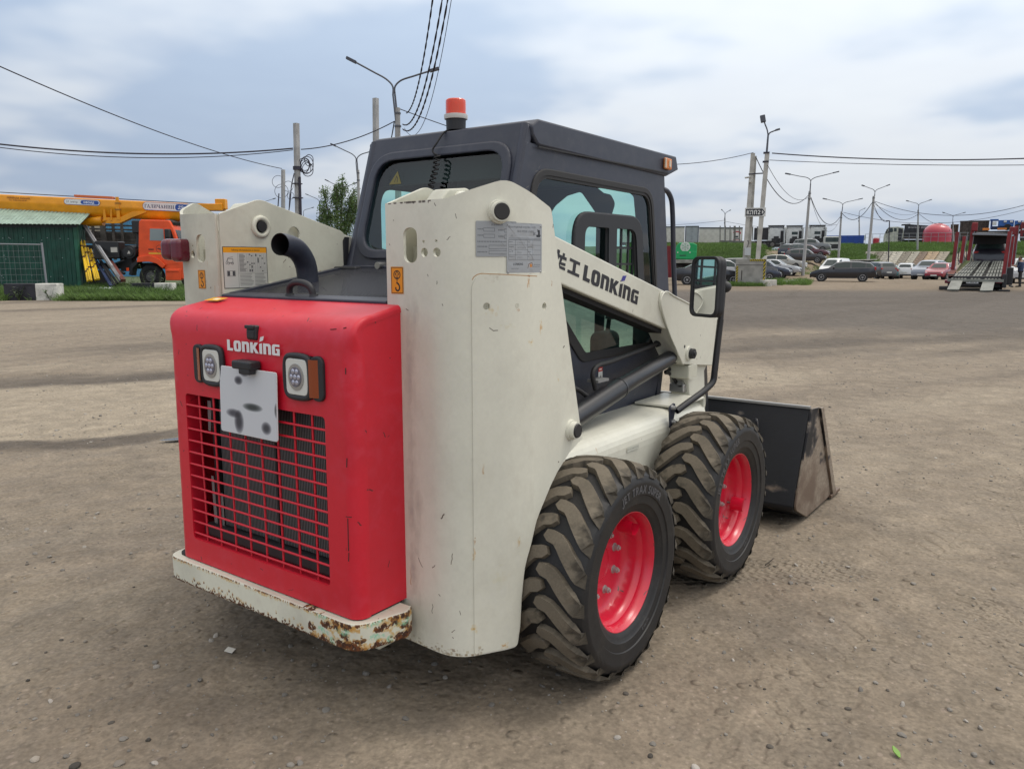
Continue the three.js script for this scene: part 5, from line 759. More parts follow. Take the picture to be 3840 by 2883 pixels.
// =====================================================================
// LEFT BACKGROUND: shed, barriers, leaning pipes, truck crane
// =====================================================================
const Q1 = (x, y, d) => at(x * 0.3617, 650 + y * 0.3617, d);
const bg = (name, label, cat, p, rot = 0, group) => thing(name, label, cat, [p.x, p.y, p.z], RB + rot, group);
const L = (p, o) => { const v = p.clone().sub(o.position).applyAxisAngle(UPV, -o.rotation.y); return [v.x, v.y, v.z]; };  // a world point in a thing's own axes
function LP(px, py, o, z = 0) { const v = AX.f.clone().multiplyScalar(FPX).addScaledVector(AX.r, px - 1920).addScaledVector(AX.u, 1441.5 - py), n = V3(0, 0, 1).applyAxisAngle(UPV, o.rotation.y), q = o.position.clone().addScaledVector(n, z).sub(CAM); return L(CAM.clone().addScaledVector(v, q.dot(n) / v.dot(n)), o); }   // the same, for a sight line met with the plane z of that thing
const face = (p) => { const [u, w] = UW(p.x, p.z); return -Math.atan2(u, w); };   // the turn that squares a thing up to someone standing at the loader
const grain = {}; const noisy = (r, g, b, amt, seed = 1, rough = 0.85, more = {}) => { const k = Math.max(1, Math.round(amt * 12)), a = k / 12, t = grain[k] ??= dataTex(256, (x, y, c) => { const i = (y * 2) * 512 + x * 2, v = 1 / (1 + a * 0.8) * (1 + (nD[i] - 0.5) * a * 2 + (nC[i] - 0.5) * a); c[0] = c[1] = c[2] = 255 * Math.min(1, v); }), q = Math.pow(1 + a * 0.8, 2.1); return std(new THREE.Color().setRGB(r / 255, g / 255, b / 255, THREE.SRGBColorSpace).multiplyScalar(q), rough, 0, { map: t, ...more }); };
M.concrete = noisy(146, 145, 140, 0.14, 3); M.concretePale = noisy(182, 180, 174, 0.14, 4); M.pole = noisy(162, 162, 162, 0.16, 5); M.galv = std(C(0.26, 0.27, 0.29), 0.5, 0.5); M.lampMetal = std(C(0.10, 0.105, 0.125), 0.5, 0.4);
M.cable = std(C(0.03, 0.028, 0.045), 0.7); M.truckBlack = std(C(0.016, 0.017, 0.02), 0.55); M.tyreFar = std(C(0.02, 0.02, 0.021), 0.85); M.winDark = std(C(0.025, 0.03, 0.035), 0.12); M.chrome = std(C(0.5, 0.5, 0.52), 0.25, 0.8);
function corr(w, h, pitch, depth) { const n = Math.max(2, Math.round(w / pitch)), s = new THREE.Shape(); const pts = []; for (let i = 0; i < n; i++) { const x = -w / 2 + i * w / n, q = w / n; pts.push([x, 0], [x + q * 0.55, 0], [x + q * 0.66, depth], [x + q * 0.9, depth]); } pts.push([w / 2, 0]); const back = pts.slice().reverse().map(([x, z]) => [x, z - 0.004]); pts.concat(back).forEach(([x, z], i) => (i ? s.lineTo(x, z) : s.moveTo(x, z))); const g = new THREE.ExtrudeGeometry(s, { depth: h, bevelEnabled: false }); g.rotateX(-Math.PI / 2); return boxUV(g); }   // stands on y = 0; ribs towards -z
{
  const p0 = Q1(825, 1130, 39); p0.y = 0; const sh = bg('metal_shed', 'dark green corrugated metal shed with pale grey green roof at far left', 'shed', p0, 0.13);
  const green = noisy(20, 70, 58, 0.22, 6, 0.5), roofM = noisy(140, 162, 150, 0.14, 7, 0.5);
  const wall = corr(10, 3.3, 0.21, 0.03); wall.rotateY(Math.PI); wall.translate(-5, 0, 0); mesh('wall_sheet', wall, green, sh); const side = corr(1.1, 3.3, 0.21, 0.03); side.rotateY(-Math.PI / 2); side.translate(0, 0, -0.55); mesh('side_wall', side, green, sh);
  mesh('back_wall', [box(10, 3.3, 0.05, -5, 1.65, -1.1)], green, sh);
  const rf = corr(10.9, 3.0, 0.19, 0.028); rf.rotateX(-Math.PI / 2 + 0.40); rf.translate(-5.05, 3.28, 0.45); mesh('roof_sheet', rf, roofM, sh); const rf2 = corr(10.9, 1.0, 0.19, 0.028); rf2.rotateX(-Math.PI / 2 - 0.9); rf2.translate(-5.05, 4.44, -2.3); mesh('roof_sheet', rf2, roofM, sh);
  mesh('corner_trim', [box(0.16, 3.3, 0.06, -0.02, 1.65, 0.03), box(0.06, 3.3, 0.16, 0.04, 1.65, -0.06)], noisy(34, 92, 72, 0.2, 8, 0.5), sh); mesh('eave_trim', box(10.2, 0.14, 0.05, -5, 3.2, 0.08), std(C(0.03, 0.04, 0.05), 0.6), sh);
  const rr = rng(3), rv = []; for (let i = 0; i < 46; i++) rv.push(box(0.035, 0.035, 0.02, -0.3 - rr() * 6.5, [0.7, 1.6, 2.5][i % 3] + rr() * 0.2, 0.04)); mesh('screw_heads', rv, std(C(0.3, 0.36, 0.36), 0.4, 0.4), sh).userData.kind = 'stuff';
}
{ // wire mesh fence panel in front of the shed
  const p = Q1(150, 1130, 34.2); p.y = 0; const f = bg('fence_panel', 'grey framed wire mesh fence panel standing before the green shed', 'fence panel', p);
  for (const [x, h] of [[-1.37, 2.3], [1.37, 2.3]]) mesh('post', rod([x, 0, 0], [x - 0.07, h, 0], 0.045, 0.045, 10), M.galv, f); mesh('top_rail', rod([-4.5, 2.32, 0], [1.30, 2.22, 0], 0.026), M.galv, f); mesh('post', rod([-4.3, 0, 0], [-4.34, 2.3, 0], 0.045, 0.045, 10), M.galv, f);
  const w = []; for (let i = 0; i < 26; i++) w.push(rod([-4.3 + i * 0.22, 0.1, 0.01], [-4.34 + i * 0.22, 2.25, 0.01], 0.004, 0.004, 4, true)); for (let j = 0; j < 9; j++) w.push(rod([-4.3, 0.2 + j * 0.25, 0.012], [1.3, 0.2 + j * 0.25, 0.012], 0.004, 0.004, 4, true)); mesh('wire_mesh', w, M.galv, f).userData.kind = 'stuff';
}
const barrierM = [noisy(44, 45, 52, 0.35, 9), noisy(200, 199, 192, 0.22, 10)];
for (const [x0, x1, yb, d, split, h, lab] of [[90, 625, 1305, 31.6, 0.59, 0.68, 'half black half white concrete block in front of the green shed'], [1385, 1805, 1250, 36.5, 0.565, 0.56, 'half black half white concrete block below the orange truck cab']]) {
  const a = Q1(x0, yb, d), b = Q1(x1, yb, d), len = a.distanceTo(b), p = a.clone().lerp(b, 0.5); p.y = 0; const o = bg('concrete_block', lab, 'barrier block', p, 0.05), w0 = len * split;
  mesh('black_half', box(w0, h, 0.55, -len / 2 + w0 / 2, h / 2 - 0.03, 0, 0.03), barrierM[0], o); mesh('white_half', box(len - w0, h, 0.552, len / 2 - (len - w0) / 2, h / 2 - 0.03, 0, 0.035), barrierM[1], o);
}
// things leaning on the shed's corner
{
  const yel = noisy(205, 168, 16, 0.35, 12, 0.6), rust = noisy(70, 44, 30, 0.5, 13, 0.9), stoneGrey = noisy(96, 98, 102, 0.3, 14, 0.6);
  const yl = ['leftmost yellow scaffold pole leaning beside the shed corner', 'second yellow scaffold pole from the shed corner, black bands', 'third yellow scaffold pole from the shed corner', 'fourth yellow scaffold pole from the shed corner', 'fifth yellow scaffold pole from the shed corner', 'rightmost yellow scaffold pole of the leaning bundle'];
  [[[832, 690], [905, 1120]], [[848, 720], [925, 1110]], [[868, 700], [944, 1115]], [[905, 775], [985, 1105]], [[925, 800], [1005, 1100]], [[938, 790], [1022, 1098]]].forEach(([a, b], i) => { const A = Q1(...a, 39.6), B = Q1(...b, 37.4), o = thing('scaffold_pole', yl[i], 'pole', [B.x, B.y, B.z], 0, 'yellow poles leaning at the shed'); const d = A.clone().sub(B); mesh('tube', rod([0, 0, 0], [d.x, d.y, d.z], 0.052, 0.052, 10), yel, o); for (const t of [0.2 + i * 0.05, 0.55 + (i % 3) * 0.06, 0.82]) mesh('collar', rod([d.x * t, d.y * t, d.z * t], [d.x * (t + 0.035), d.y * (t + 0.035), d.z * (t + 0.035)], 0.062, 0.062, 10), rust, o); });
  const beams = [[[842, 505], [1252, 1120], 0.16, stoneGrey, 'long grey metal rail leaning from the shed roof corner to the grass'], [[862, 498], [1262, 1118], 0.06, std(C(0.30, 0.31, 0.33), 0.45, 0.3), 'bright silver rail leaning along the long grey rail'], [[1062, 800], [1275, 1112], 0.20, noisy(98, 44, 36, 0.3, 15, 0.7), 'dark red steel channel leaning right of the grey rails'], [[985, 830], [1185, 1160], 0.09, M.truckBlack, 'leftmost thin dark tube leaning under the grey rails'], [[1000, 850], [1215, 1140], 0.09, M.truckBlack, 'thin dark tube leaning just left of the grey rails'], [[960, 860], [1150, 1170], 0.13, noisy(36, 52, 88, 0.3, 16, 0.7), 'dark blue tube lying lowest under the leaning rails']];
  for (const [a, b, w, m, lab] of beams) { const A = Q1(...a, 40.2), B = Q1(...b, 37), o = mesh('leaning_rail', bar([A.x - B.x, A.y - B.y, A.z - B.z], [0, 0, 0], w, w * 0.7), m); o.position.copy(B); tag(o, lab, 'metal rail'); }
  const ws = mesh('roof_sheet_offcut', corr(1.15, 0.8, 0.2, 0.03).rotateX(-1.25), noisy(196, 202, 204, 0.12, 17, 0.5)), wp = Q1(985, 1215, 34.6); ws.position.set(wp.x, 0.12, wp.z); ws.rotation.y = RB + 0.25; tag(ws, 'white ribbed sheet metal offcut lying in the grass', 'metal sheet');
}
// truck crane
{
  const D = 39, p = Q1(1560, 1100, D); p.y = 0; const k = bg('truck_crane', 'orange truck crane with long yellow boom parked behind the shed', 'truck crane', p), T = (x, y, d = D) => L(Q1(x, y, d), k);
  const org = noisy(228, 82, 32, 0.10, 18, 0.42), yelM = noisy(226, 150, 20, 0.08, 19, 0.4);
  const loc = (pts, d = D) => pts.map(([x, y, r]) => { const q = T(x, y, d); return [q[0], q[1], r ?? 0]; });
  // cab seen from its side, nose to the right
  mesh('cab_body', plateZ(roundPath(loc([[1428, 880], [1432, 500, 0.15], [1450, 478, 0.1], [1750, 485, 0.15], [1790, 560, 0.2], [1850, 730, 0.15], [1905, 940, 0.1], [1905, 1095], [1740, 1105], [1700, 985, 0.2], [1640, 930, 0.2], [1480, 905, 0.1]])), -2.3, 2.3, 0.05), org, k);
  mesh('door', plateZ(roundPath(loc([[1530, 860], [1530, 562, 0.05], [1775, 570, 0.1], [1835, 735], [1845, 935, 0.05], [1720, 945], [1650, 880]])), 0.0, 0.02, 0.006), org, k);
  mesh('side_window', plateZ(roundPath(loc([[1552, 695], [1552, 572, 0.04], [1692, 576, 0.04], [1698, 700]])), 0.02, 0.012, 0.003), std(C(0.24, 0.28, 0.29), 0.1), k); mesh('quarter_window', plateZ(roundPath(loc([[1708, 700], [1704, 578, 0.04], [1768, 580, 0.04], [1812, 712]])), 0.02, 0.012, 0.003), M.winDark, k);
  mesh('windscreen', [box(0.04, 0.95, 2.0, T(1822, 640)[0] - 0.02, T(1822, 640)[1], -1.15, 0, 0, 0, 0.35)], M.winDark, k);
  mesh('wheel_arch', plateZ(roundPath(loc([[1425, 920], [1430, 865, 0.08], [1560, 848, 0.2], [1660, 890, 0.2], [1720, 950], [1690, 985], [1630, 935, 0.2], [1550, 915, 0.2]])), -0.02, 0.14, 0.02), org, k); mesh('step_board', [box(0.75, 0.55, 0.3, T(1795, 1050)[0], T(1795, 1050)[1], -0.1, 0.03), box(0.6, 0.05, 0.34, T(1790, 1010)[0], T(1790, 1010)[1], -0.08, 0.01)], org, k);
  mesh('stripe', plateZ(loc([[1540, 838], [1540, 820], [1800, 824], [1800, 840]]), 0.021, 0.005, 0), std(C(0.75, 0.38, 0.03), 0.5), k); const em = T(1655, 783); mesh('door_emblem', [new THREE.RingGeometry(0.17, 0.19, 32).translate(em[0], em[1], 0.024), quad([em[0] - 0.17, em[1] + 0.02, 0.025], [em[0] + 0.1, em[1] - 0.08, 0.025], [em[0] + 0.17, em[1] - 0.06, 0.025], [em[0] - 0.05, em[1] + 0.05, 0.025])], std(C(0.12, 0.03, 0.03), 0.6), k);
  mesh('door_handle', box(0.26, 0.045, 0.03, T(1565, 787)[0], T(1565, 787)[1], 0.03, 0.01), M.truckBlack, k); mesh('mirror', [box(0.22, 0.42, 0.28, T(1758, 625)[0], T(1758, 625)[1], 0.25, 0.05), box(0.16, 0.2, 0.2, T(1770, 690)[0], T(1770, 690)[1], 0.25, 0.04), rod(T(1745, 600), [T(1758, 600)[0], T(1758, 600)[1], 0.25], 0.02), rod(T(1780, 755), [T(1775, 700)[0], T(1775, 700)[1], 0.25], 0.02)], M.truckBlack, k);
  mesh('roof_hatch', [box(0.42, 0.2, 0.9, T(1745, 515)[0], T(1745, 505)[1], -0.6, 0.06, 0, 0, -0.35), box(0.25, 0.12, 0.6, T(1690, 485)[0], T(1690, 483)[1], -0.8, 0.03)], M.truckBlack, k);
  const wheel = (x, y, r, nm = 'wheel') => { const c = T(x, y); const w = part(nm, k); mesh('tyre', [new THREE.TorusGeometry(r * 0.74, r * 0.27, 14, 36).scale(1, 1, 1.15).translate(c[0], c[1], -0.35), rod([c[0], c[1], -0.5], [c[0], c[1], -0.2], r * 0.72, r * 0.72, 28)], M.tyreFar, w); mesh('hub', [rod([c[0], c[1], -0.2], [c[0], c[1], -0.14], r * 0.4, r * 0.36, 20), rod([c[0], c[1], -0.14], [c[0], c[1], -0.08], r * 0.2, r * 0.15, 16)], std(C(0.08, 0.08, 0.085), 0.6), w); };
  wheel(1545, 1075, 0.62, 'front_wheel'); wheel(600, 1075, 0.62, 'rear_wheel'); wheel(300, 1075, 0.62, 'rear_wheel');
  mesh('mudguard', plateZ(roundPath(loc([[1330, 1050], [1350, 940, 0.2], [1425, 895, 0.1], [1425, 930, 0.1], [1370, 990, 0.15], [1362, 1060]])), -0.5, 0.5, 0.02), M.truckBlack, k);
  mesh('chassis_rail', box(9, 0.3, 0.9, T(1000, 960)[0], T(1000, 960)[1], -1.1, 0.02), M.truckBlack, k);
  mesh('fuel_tank', plateZ(roundPath(loc([[990, 890], [975, 720, 0.1], [1000, 698, 0.1], [1238, 705, 0.08], [1250, 880, 0.08]])), -0.55, 0.7, 0.05), std(C(0.014, 0.015, 0.018), 0.4), k); mesh('tank_label', box(0.32, 0.24, 0.01, T(1195, 792)[0], T(1195, 792)[1], 0.158), M.concretePale, k);
  const ac = T(1345, 815); mesh('air_filter', [rod([ac[0], ac[1], -0.5], [ac[0], ac[1], 0.1], 0.31, 0.31, 28), rod([ac[0], ac[1], 0.1], [ac[0], ac[1], 0.16], 0.25, 0.22, 28)], M.truckBlack, k); mesh('filter_mark', [quad([ac[0] - 0.07, ac[1] - 0.09, 0.165], [ac[0] + 0.08, ac[1] - 0.09, 0.165], [ac[0] + 0.07, ac[1] + 0.02, 0.165], [ac[0], ac[1] + 0.06, 0.165])], M.concretePale, k);
  mesh('intake_stack', [box(0.42, 0.62, 0.5, T(1388, 555)[0], T(1388, 552)[1], -0.4, 0.06), rod([T(1400, 600)[0], T(1400, 600)[1], -0.4], [T(1400, 760)[0], T(1400, 760)[1], -0.4], 0.12, 0.14)], M.truckBlack, k);
  mesh('running_gear', [box(0.6, 0.7, 0.5, T(1280, 950)[0], T(1280, 940)[1], -0.5, 0.04), box(0.3, 0.4, 0.3, T(1250, 840)[0], T(1250, 840)[1], -0.2, 0.03), rod(T(1210, 1000), T(1290, 1040), 0.07), rod(T(1180, 940), T(1290, 900), 0.05)], M.truckBlack, k); mesh('side_marker', box(0.12, 0.16, 0.03, T(1318, 995)[0], T(1318, 995)[1], -0.02), org, k);
  // boom: an ovoid yellow tube running back over the shed
  const bz = -1.3, Da = D + 1.3, A = L(Q1(-700, 262, Da), k), B = L(Q1(1960, 392, Da), k), dir = V3(B[0] - A[0], B[1] - A[1], 0), len = dir.length(), ang = Math.atan2(dir.y, dir.x);
  const ov = roundPath([[-0.40, 0.36, 0.08], [0.40, 0.36, 0.08], [0.45, 0, 0.3], [0.30, -0.52, 0.4], [-0.30, -0.52, 0.4], [-0.45, 0, 0.3]]); const bgm = extr(ov, len, 0.01, 14); bgm.rotateY(Math.PI / 2); bgm.rotateZ(ang); bgm.translate(A[0], A[1], bz); mesh('boom', boxUV(toCreasedNormals(prep(bgm), 0.5)), yelM, k);
  mesh('boom_tip', [box(1.3, 0.34, 0.6, T(2080, 345)[0], T(2080, 345)[1] + 0.05, bz, 0.03), box(0.5, 0.5, 0.4, T(2190, 300)[0], T(2190, 300)[1], bz, 0.03)], yelM, k); mesh('boom_rope', rod([T(-300, 165)[0], T(-300, 165)[1], bz], [T(2190, 305)[0], T(2190, 305)[1], bz], 0.022, 0.022, 6), M.cable, k);
  mesh('boom_bracket', [plateZ(roundPath(loc([[1000, 510], [975, 440], [1090, 450], [1160, 440], [1280, 385], [1430, 378], [1430, 392], [1270, 450], [1140, 510]])), bz + 0.1, 0.34, 0.01), plateZ(loc([[975, 480], [975, 360], [992, 360], [1010, 480]]), bz + 0.44, 0.03, 0), plateZ(loc([[1048, 480], [1050, 360], [1066, 360], [1066, 480]]), bz + 0.44, 0.03, 0), box(0.16, 1.1, 0.03, T(1128, 350)[0], T(1128, 350)[1], bz + 0.455)], yelM, k); mesh('bracket_slot', [box(0.3, 0.05, 0.02, T(1130, 296)[0], T(1130, 296)[1], bz + 0.475), box(0.3, 0.05, 0.02, T(1130, 362)[0], T(1130, 362)[1], bz + 0.475)], std(C(0.25, 0.12, 0.02), 0.6), k);
  mesh('boom_ram', [rod([T(700, 470)[0], T(700, 500)[1], bz + 0.2], [T(945, 485)[0], T(945, 480)[1], bz + 0.2], 0.2, 0.24, 20), rod([T(945, 485)[0], T(945, 480)[1], bz + 0.2], [T(1010, 480)[0], T(1010, 478)[1], bz + 0.2], 0.1, 0.1, 14)], yelM, k);
  mesh('outrigger_guide', [box(1.9, 0.12, 0.3, T(830, 225)[0], T(830, 222)[1], bz, 0.02, 0, 0, -0.05)], std(C(0.45, 0.13, 0.05), 0.6), k);
  const decal = (x0, y0, x1, y1, t) => { const a = T(x0, y0, Da - 0.44), b = T(x1, y1, Da - 0.44); const g = new THREE.PlaneGeometry(Math.hypot(b[0] - a[0], 0), Math.abs(a[1] - b[1]) * 0.86); g.rotateZ(ang); g.translate((a[0] + b[0]) / 2, (a[1] + b[1]) / 2, bz + 0.462); return mesh('boom_lettering', g, std(C(1, 1, 1), 0.5, 0, { map: t, alphaTest: 0.5 }), k); };
  const pill = (g, w, h) => { g.clearRect(0, 0, w, h); g.fillStyle = '#2b4f9c'; g.beginPath(); g.roundRect(0, 0, w, h, h / 2); g.fill(); g.fillStyle = '#d8d8d8'; g.beginPath(); g.roundRect(5, 5, w - 10, h - 10, h / 2 - 5); g.fill(); };
  decal(658, 264, 1037, 334, canvasTex(512, 88, (g, w, h) => { pill(g, w, h); g.fillStyle = '#3b4252'; g.font = '46px sans-serif'; g.fillText('31 метр', 28, 60, 186); g.fillStyle = '#2b4f9c'; g.beginPath(); g.roundRect(236, 14, 258, 60, 30); g.fill(); g.fillStyle = '#e6e8ec'; g.font = 'bold 42px sans-serif'; g.fillText('ОВОИД', 276, 60, 180); }));
  decal(1475, 300, 2036, 398, canvasTex(768, 112, (g, w, h) => { pill(g, w, h); g.fillStyle = '#2a2d55'; g.font = 'bold 66px serif'; g.fillText('ГАЛИЧАНИН', 22, 80, 430); g.fillStyle = '#2b4f9c'; g.beginPath(); g.roundRect(464, 12, 202, 88, 40); g.fill(); g.fillStyle = '#f0f0f0'; g.font = 'italic bold 66px serif'; g.fillText('25т', 500, 80, 130); g.fillStyle = '#2a2d33'; g.font = 'italic bold 70px sans-serif'; g.fillText('Г', 690, 82); }));
  decal(62, 238, 314, 294, canvasTex(384, 88, (g, w, h) => { g.clearRect(0, 0, w, h); g.fillStyle = '#7a3d14'; g.font = 'bold 46px sans-serif'; g.fillText('ГОРЯЧАЯ ЛИНИЯ', 4, 44, 374); g.font = 'bold 30px sans-serif'; g.fillText('тел: 8-800-333-20-44', 34, 80, 310); }));
}
{ // the flatbed trailer with slatted sides standing behind the crane, and the blue hall
  const D = 46, o = bg('slatted_trailer', 'dark slat sided flatbed trailer behind the orange truck', 'trailer', Q1(1380, 900, D)), T = (x, y) => L(Q1(x, y, D), o); const wd = noisy(74, 70, 68, 0.4, 20, 0.9);
  for (const y of [548, 590, 632, 650, 668, 690, 720]) mesh('slat', bar([T(760, y)[0], T(760, y - 20)[1], 0], [T(2150, y)[0], T(2150, y + 18)[1], 0], 0.05, y > 620 ? 0.24 : 0.1), wd, o); for (const x of [860, 970, 1075, 1180, 1270, 1500, 1700, 1850, 2000]) mesh('stake', box(x === 1075 ? 0.3 : 0.14, 2.9, 0.1, T(x, 640)[0], T(x, 630)[1], 0.06), wd, o); mesh('bed', box(20, 0.25, 2.3, T(1400, 760)[0], T(1400, 765)[1], -1.2, 0.02), M.truckBlack, o); for (const x of [900, 1000, 1950]) mesh('wheel', rod([T(x, 900)[0], 0.5 - o.position.y, -0.5], [T(x, 900)[0], 0.5 - o.position.y, 0], 0.5, 0.5, 20), M.tyreFar, o);
  const b = bg('blue_hall', 'pale blue building wall beyond the crane and trailer', 'building', (() => { const q = Q1(1500, 800, 78); q.y = 0; return q; })()); mesh('wall', corr(26, 6.0, 0.5, 0.05).rotateY(Math.PI).translate(-9, 0, 0), noisy(74, 132, 170, 0.08, 21, 0.6), b); mesh('roof', box(26.4, 0.25, 8, -9, 6.1, -4), std(C(0.2, 0.24, 0.27), 0.6), b); mesh('end_wall', box(0.1, 5.8, 8, 3.9, 2.9, -4.1), M.concretePale, b);
  mesh('doorway', [box(3, 2.6, 0.06, -9, 4.2, 0.06), box(1.4, 2.4, 0.06, -4.5, 4.4, 0.06)], noisy(160, 150, 135, 0.2, 22), b);
}

// =====================================================================
// POLES, LAMPS, WIRES AND THE TREE
// =====================================================================
const gpt = (px, d) => { const p = at(px, 1000, d); p.y = groundY(p.x, p.z); return p; };
// one double-armed street lamp: pole base and top, junction and the two tips, all given where they are seen, at one distance
function lamp(label, d, base, top, tips, { joint, r = 0.11, parts = true, group = 'street lamps on concrete poles around the yard' } = {}) {
  const B = gpt(base, d), T = at(...top, d), o = thing('street_lamp', label, 'street lamp', [B.x, B.y, B.z], 0, group), rel = (p) => [p.x - B.x, p.y - B.y, p.z - B.z];
  const q = rel(T), h = q[1]; mesh('pole', rod([0, -0.3, 0], q, r * 1.25, r * 0.8, 8), M.pole, o);
  const J = rel(at(...joint, d)); mesh('mast', tips.length > 1 ? [rod([q[0] - 0.05, q[1] - 0.9, q[2]], [J[0] - 0.06, J[1] - 0.5, J[2]], 0.04, 0.035, 8), rod([q[0] + 0.05, q[1] - 0.9, q[2]], [J[0] + 0.06, J[1] - 0.5, J[2]], 0.04, 0.035, 8)] : rod([q[0], q[1] - 0.9, q[2]], [J[0], J[1] - 0.4, J[2]], 0.045, 0.04, 8), M.lampMetal, o);
  mesh('clamp', [rod([q[0], q[1] - 0.25, q[2]], [q[0], q[1] - 0.18, q[2]], r, r, 8), rod([q[0], q[1] - 0.75, q[2]], [q[0], q[1] - 0.68, q[2]], r * 1.05, r * 1.05, 8)], M.lampMetal, o).userData.kind = 'stuff';
  tips.forEach((t, i) => { const E = rel(at(...t, d)), s = tips.length > 1 ? (i ? 0.06 : -0.06) : 0, e = V3(E[0] - J[0], E[1] - J[1], E[2] - J[2]), m = [J[0] + e.x * 0.12 + s, J[1] + e.y * 0.06, J[2] + e.z * 0.12], k = 0.8, hs = [J[0] + e.x * k, J[1] + e.y * k, J[2] + e.z * k]; mesh('arm', tube([[J[0] + s, J[1] - 0.55, J[2]], [J[0] + s, J[1] - 0.2, J[2]], m, [J[0] + e.x * 0.45, J[1] + e.y * 0.42, J[2] + e.z * 0.45], hs], 0.035, 20, 8), M.lampMetal, o); mesh('lamp_head', bar(hs, E, 0.2, 0.10), std(C(0.07, 0.072, 0.09), 0.5, 0.3), o); });
  return o;
}
lamp('tall double street lamp left of the orange beacon, cable bundle at its top', 33, 1494, [1490, 404], [[1299, 216], [1646, 256]], { joint: [1476, 305], r: 0.13 });
lamp('second double street lamp, just left of the cab roof', 58, 1349, [1342, 637], [[1239, 539], [1440, 552]], { joint: [1336, 582] });
lamp('third double street lamp, rising over the green tree', 83, 1283, [1281, 740], [[1218, 673], [1340, 684]], { joint: [1281, 704] });
lamp('fourth double street lamp, left of the green tree', 102, 1202, [1198, 778], [[1145, 727], [1228, 738]], { joint: [1197, 748] });
lamp('single arm street lamp far behind, left of the tree', 125, 1138, [1136, 808], [[1176, 777]], { joint: [1137, 788] });
lamp('street lamp far away behind the left upright of the loader', 120, 972, [974, 785], [[1033, 743]], { joint: [976, 760] });
lamp('double street lamp above the black wagon, nearest of the right hand row', 73, 3013, [3038, 716], [[2946, 650], [3147, 643]], { joint: [3042, 668], r: 0.13 });
lamp('double street lamp behind the rear of the black wagon', 95, 3143, [3157, 793], [[3087, 744], [3236, 744]], { joint: [3162, 760], r: 0.12 });
lamp('leaning double street lamp carrying many wires, left of the dump truck', 90, 3254, [3278, 735], [[3233, 694], [3338, 692]], { joint: [3283, 712], r: 0.15 });
lamp('double street lamp rising behind the dump truck bed', 110, 3438, [3445, 786], [[3400, 752], [3495, 748]], { joint: [3447, 764] });
lamp('double street lamp behind the red water tank', 130, 3572, [3575, 832], [[3536, 796], [3622, 796]], { joint: [3576, 808] });
lamp('single arm street lamp between two double lamps on the bank', 130, 3220, [3223, 811], [[3246, 780]], { joint: [3224, 790] });
lamp('small double street lamp above the white trailers', 110, 2717, [2719, 816], [[2706, 785], [2741, 787]], { joint: [2720, 798] });
// plain concrete poles
{
  const plain = (label, d, base, top, r) => { const B = gpt(base, d), T = at(...top, d), o = thing('utility_pole', label, 'utility pole', [B.x, B.y, B.z], 0); mesh('pole', bar([0, -0.3, 0], [T.x - B.x, T.y - B.y, T.z - B.z], r * 2, r * 1.8), M.pole, o); return [o, V3(T.x - B.x, T.y - B.y, T.z - B.z)]; };
  plain('bare concrete pole standing left of the tall street lamp', 35, 1410, [1408, 368], 0.10);
  const [a, t] = plain('concrete utility pole with tangled cables and a pink pipe', 33, 1119, [1110, 462], 0.095), F = (k, dx = 0, dz = 0) => [t.x * k + AX.r.x * dx - AX.h.x * dz, t.y * k, t.z * k + AX.r.z * dx - AX.h.z * dz];
  const coil = []; const r = rng(12); for (let i = 0; i < 7; i++) { const cy = 0.74 + r() * 0.09, cx = 0.25 + r() * 0.3, R = 0.16 + r() * 0.22; const pts = []; for (let j = 0; j < 9; j++) { const an = j / 9 * 6.28; pts.push(F(cy + Math.sin(an) * R / t.y, cx + Math.cos(an) * R * 0.8, (r() - 0.5) * 0.1)); } coil.push(tube(pts, 0.016, 30, 5, 0.5, true)); } mesh('cable_coils', coil, M.cable, a).userData.kind = 'stuff';
  mesh('down_cable', [tube([F(0.72, -0.1, 0.1), F(0.65, -0.22, 0.1), F(0.55, -0.3, 0.1), F(0.35, -0.55, 0.1), F(0.1, -0.7, 0.1)], 0.022, 30, 6), tube([F(0.70, 0.12, 0.1), F(0.5, 0.13, 0.1), F(0.3, 0.12, 0.1)], 0.05, 20, 8)], M.cable, a); mesh('pink_pipe', rod(F(0.41, 0.2, 0.06), F(0.02, 0.22, 0.06), 0.085, 0.085, 12), noisy(190, 92, 118, 0.12, 23, 0.6), a); mesh('strap', [rod(F(0.66), F(0.665), 0.2, 0.2, 8), rod(F(0.58), F(0.585), 0.22, 0.22, 8), rod(F(0.74), F(0.76), 0.17, 0.17, 8)], M.cable, a);
  const [b, t2] = plain('smaller concrete utility pole with wire loops behind the tangled one', 48, 1057, [1061, 636], 0.09); const G = (k, dx = 0) => [t2.x * k + AX.r.x * dx, t2.y * k, t2.z * k + AX.r.z * dx]; const cl = []; for (const [k, x, R] of [[0.9, -0.3, 0.35], [0.86, 0.3, 0.3], [0.82, -0.1, 0.4], [0.78, 0.45, 0.2]]) { const pts = []; for (let j = 0; j < 8; j++) { const an = j / 8 * 6.28; pts.push(G(k + Math.sin(an) * R / t2.y, x + Math.cos(an) * R)); } cl.push(tube(pts, 0.014, 24, 5, 0.5, true)); } mesh('wire_loops', cl, M.cable, b).userData.kind = 'stuff'; mesh('down_cable', [tube([G(0.8, -0.25), G(0.6, -0.35), G(0.3, -0.55), G(0, -0.7)], 0.035, 20, 6), tube([G(0.8, 0.4), G(0.5, 0.3), G(0.2, 0.25)], 0.025, 20, 6)], M.cable, b);
}
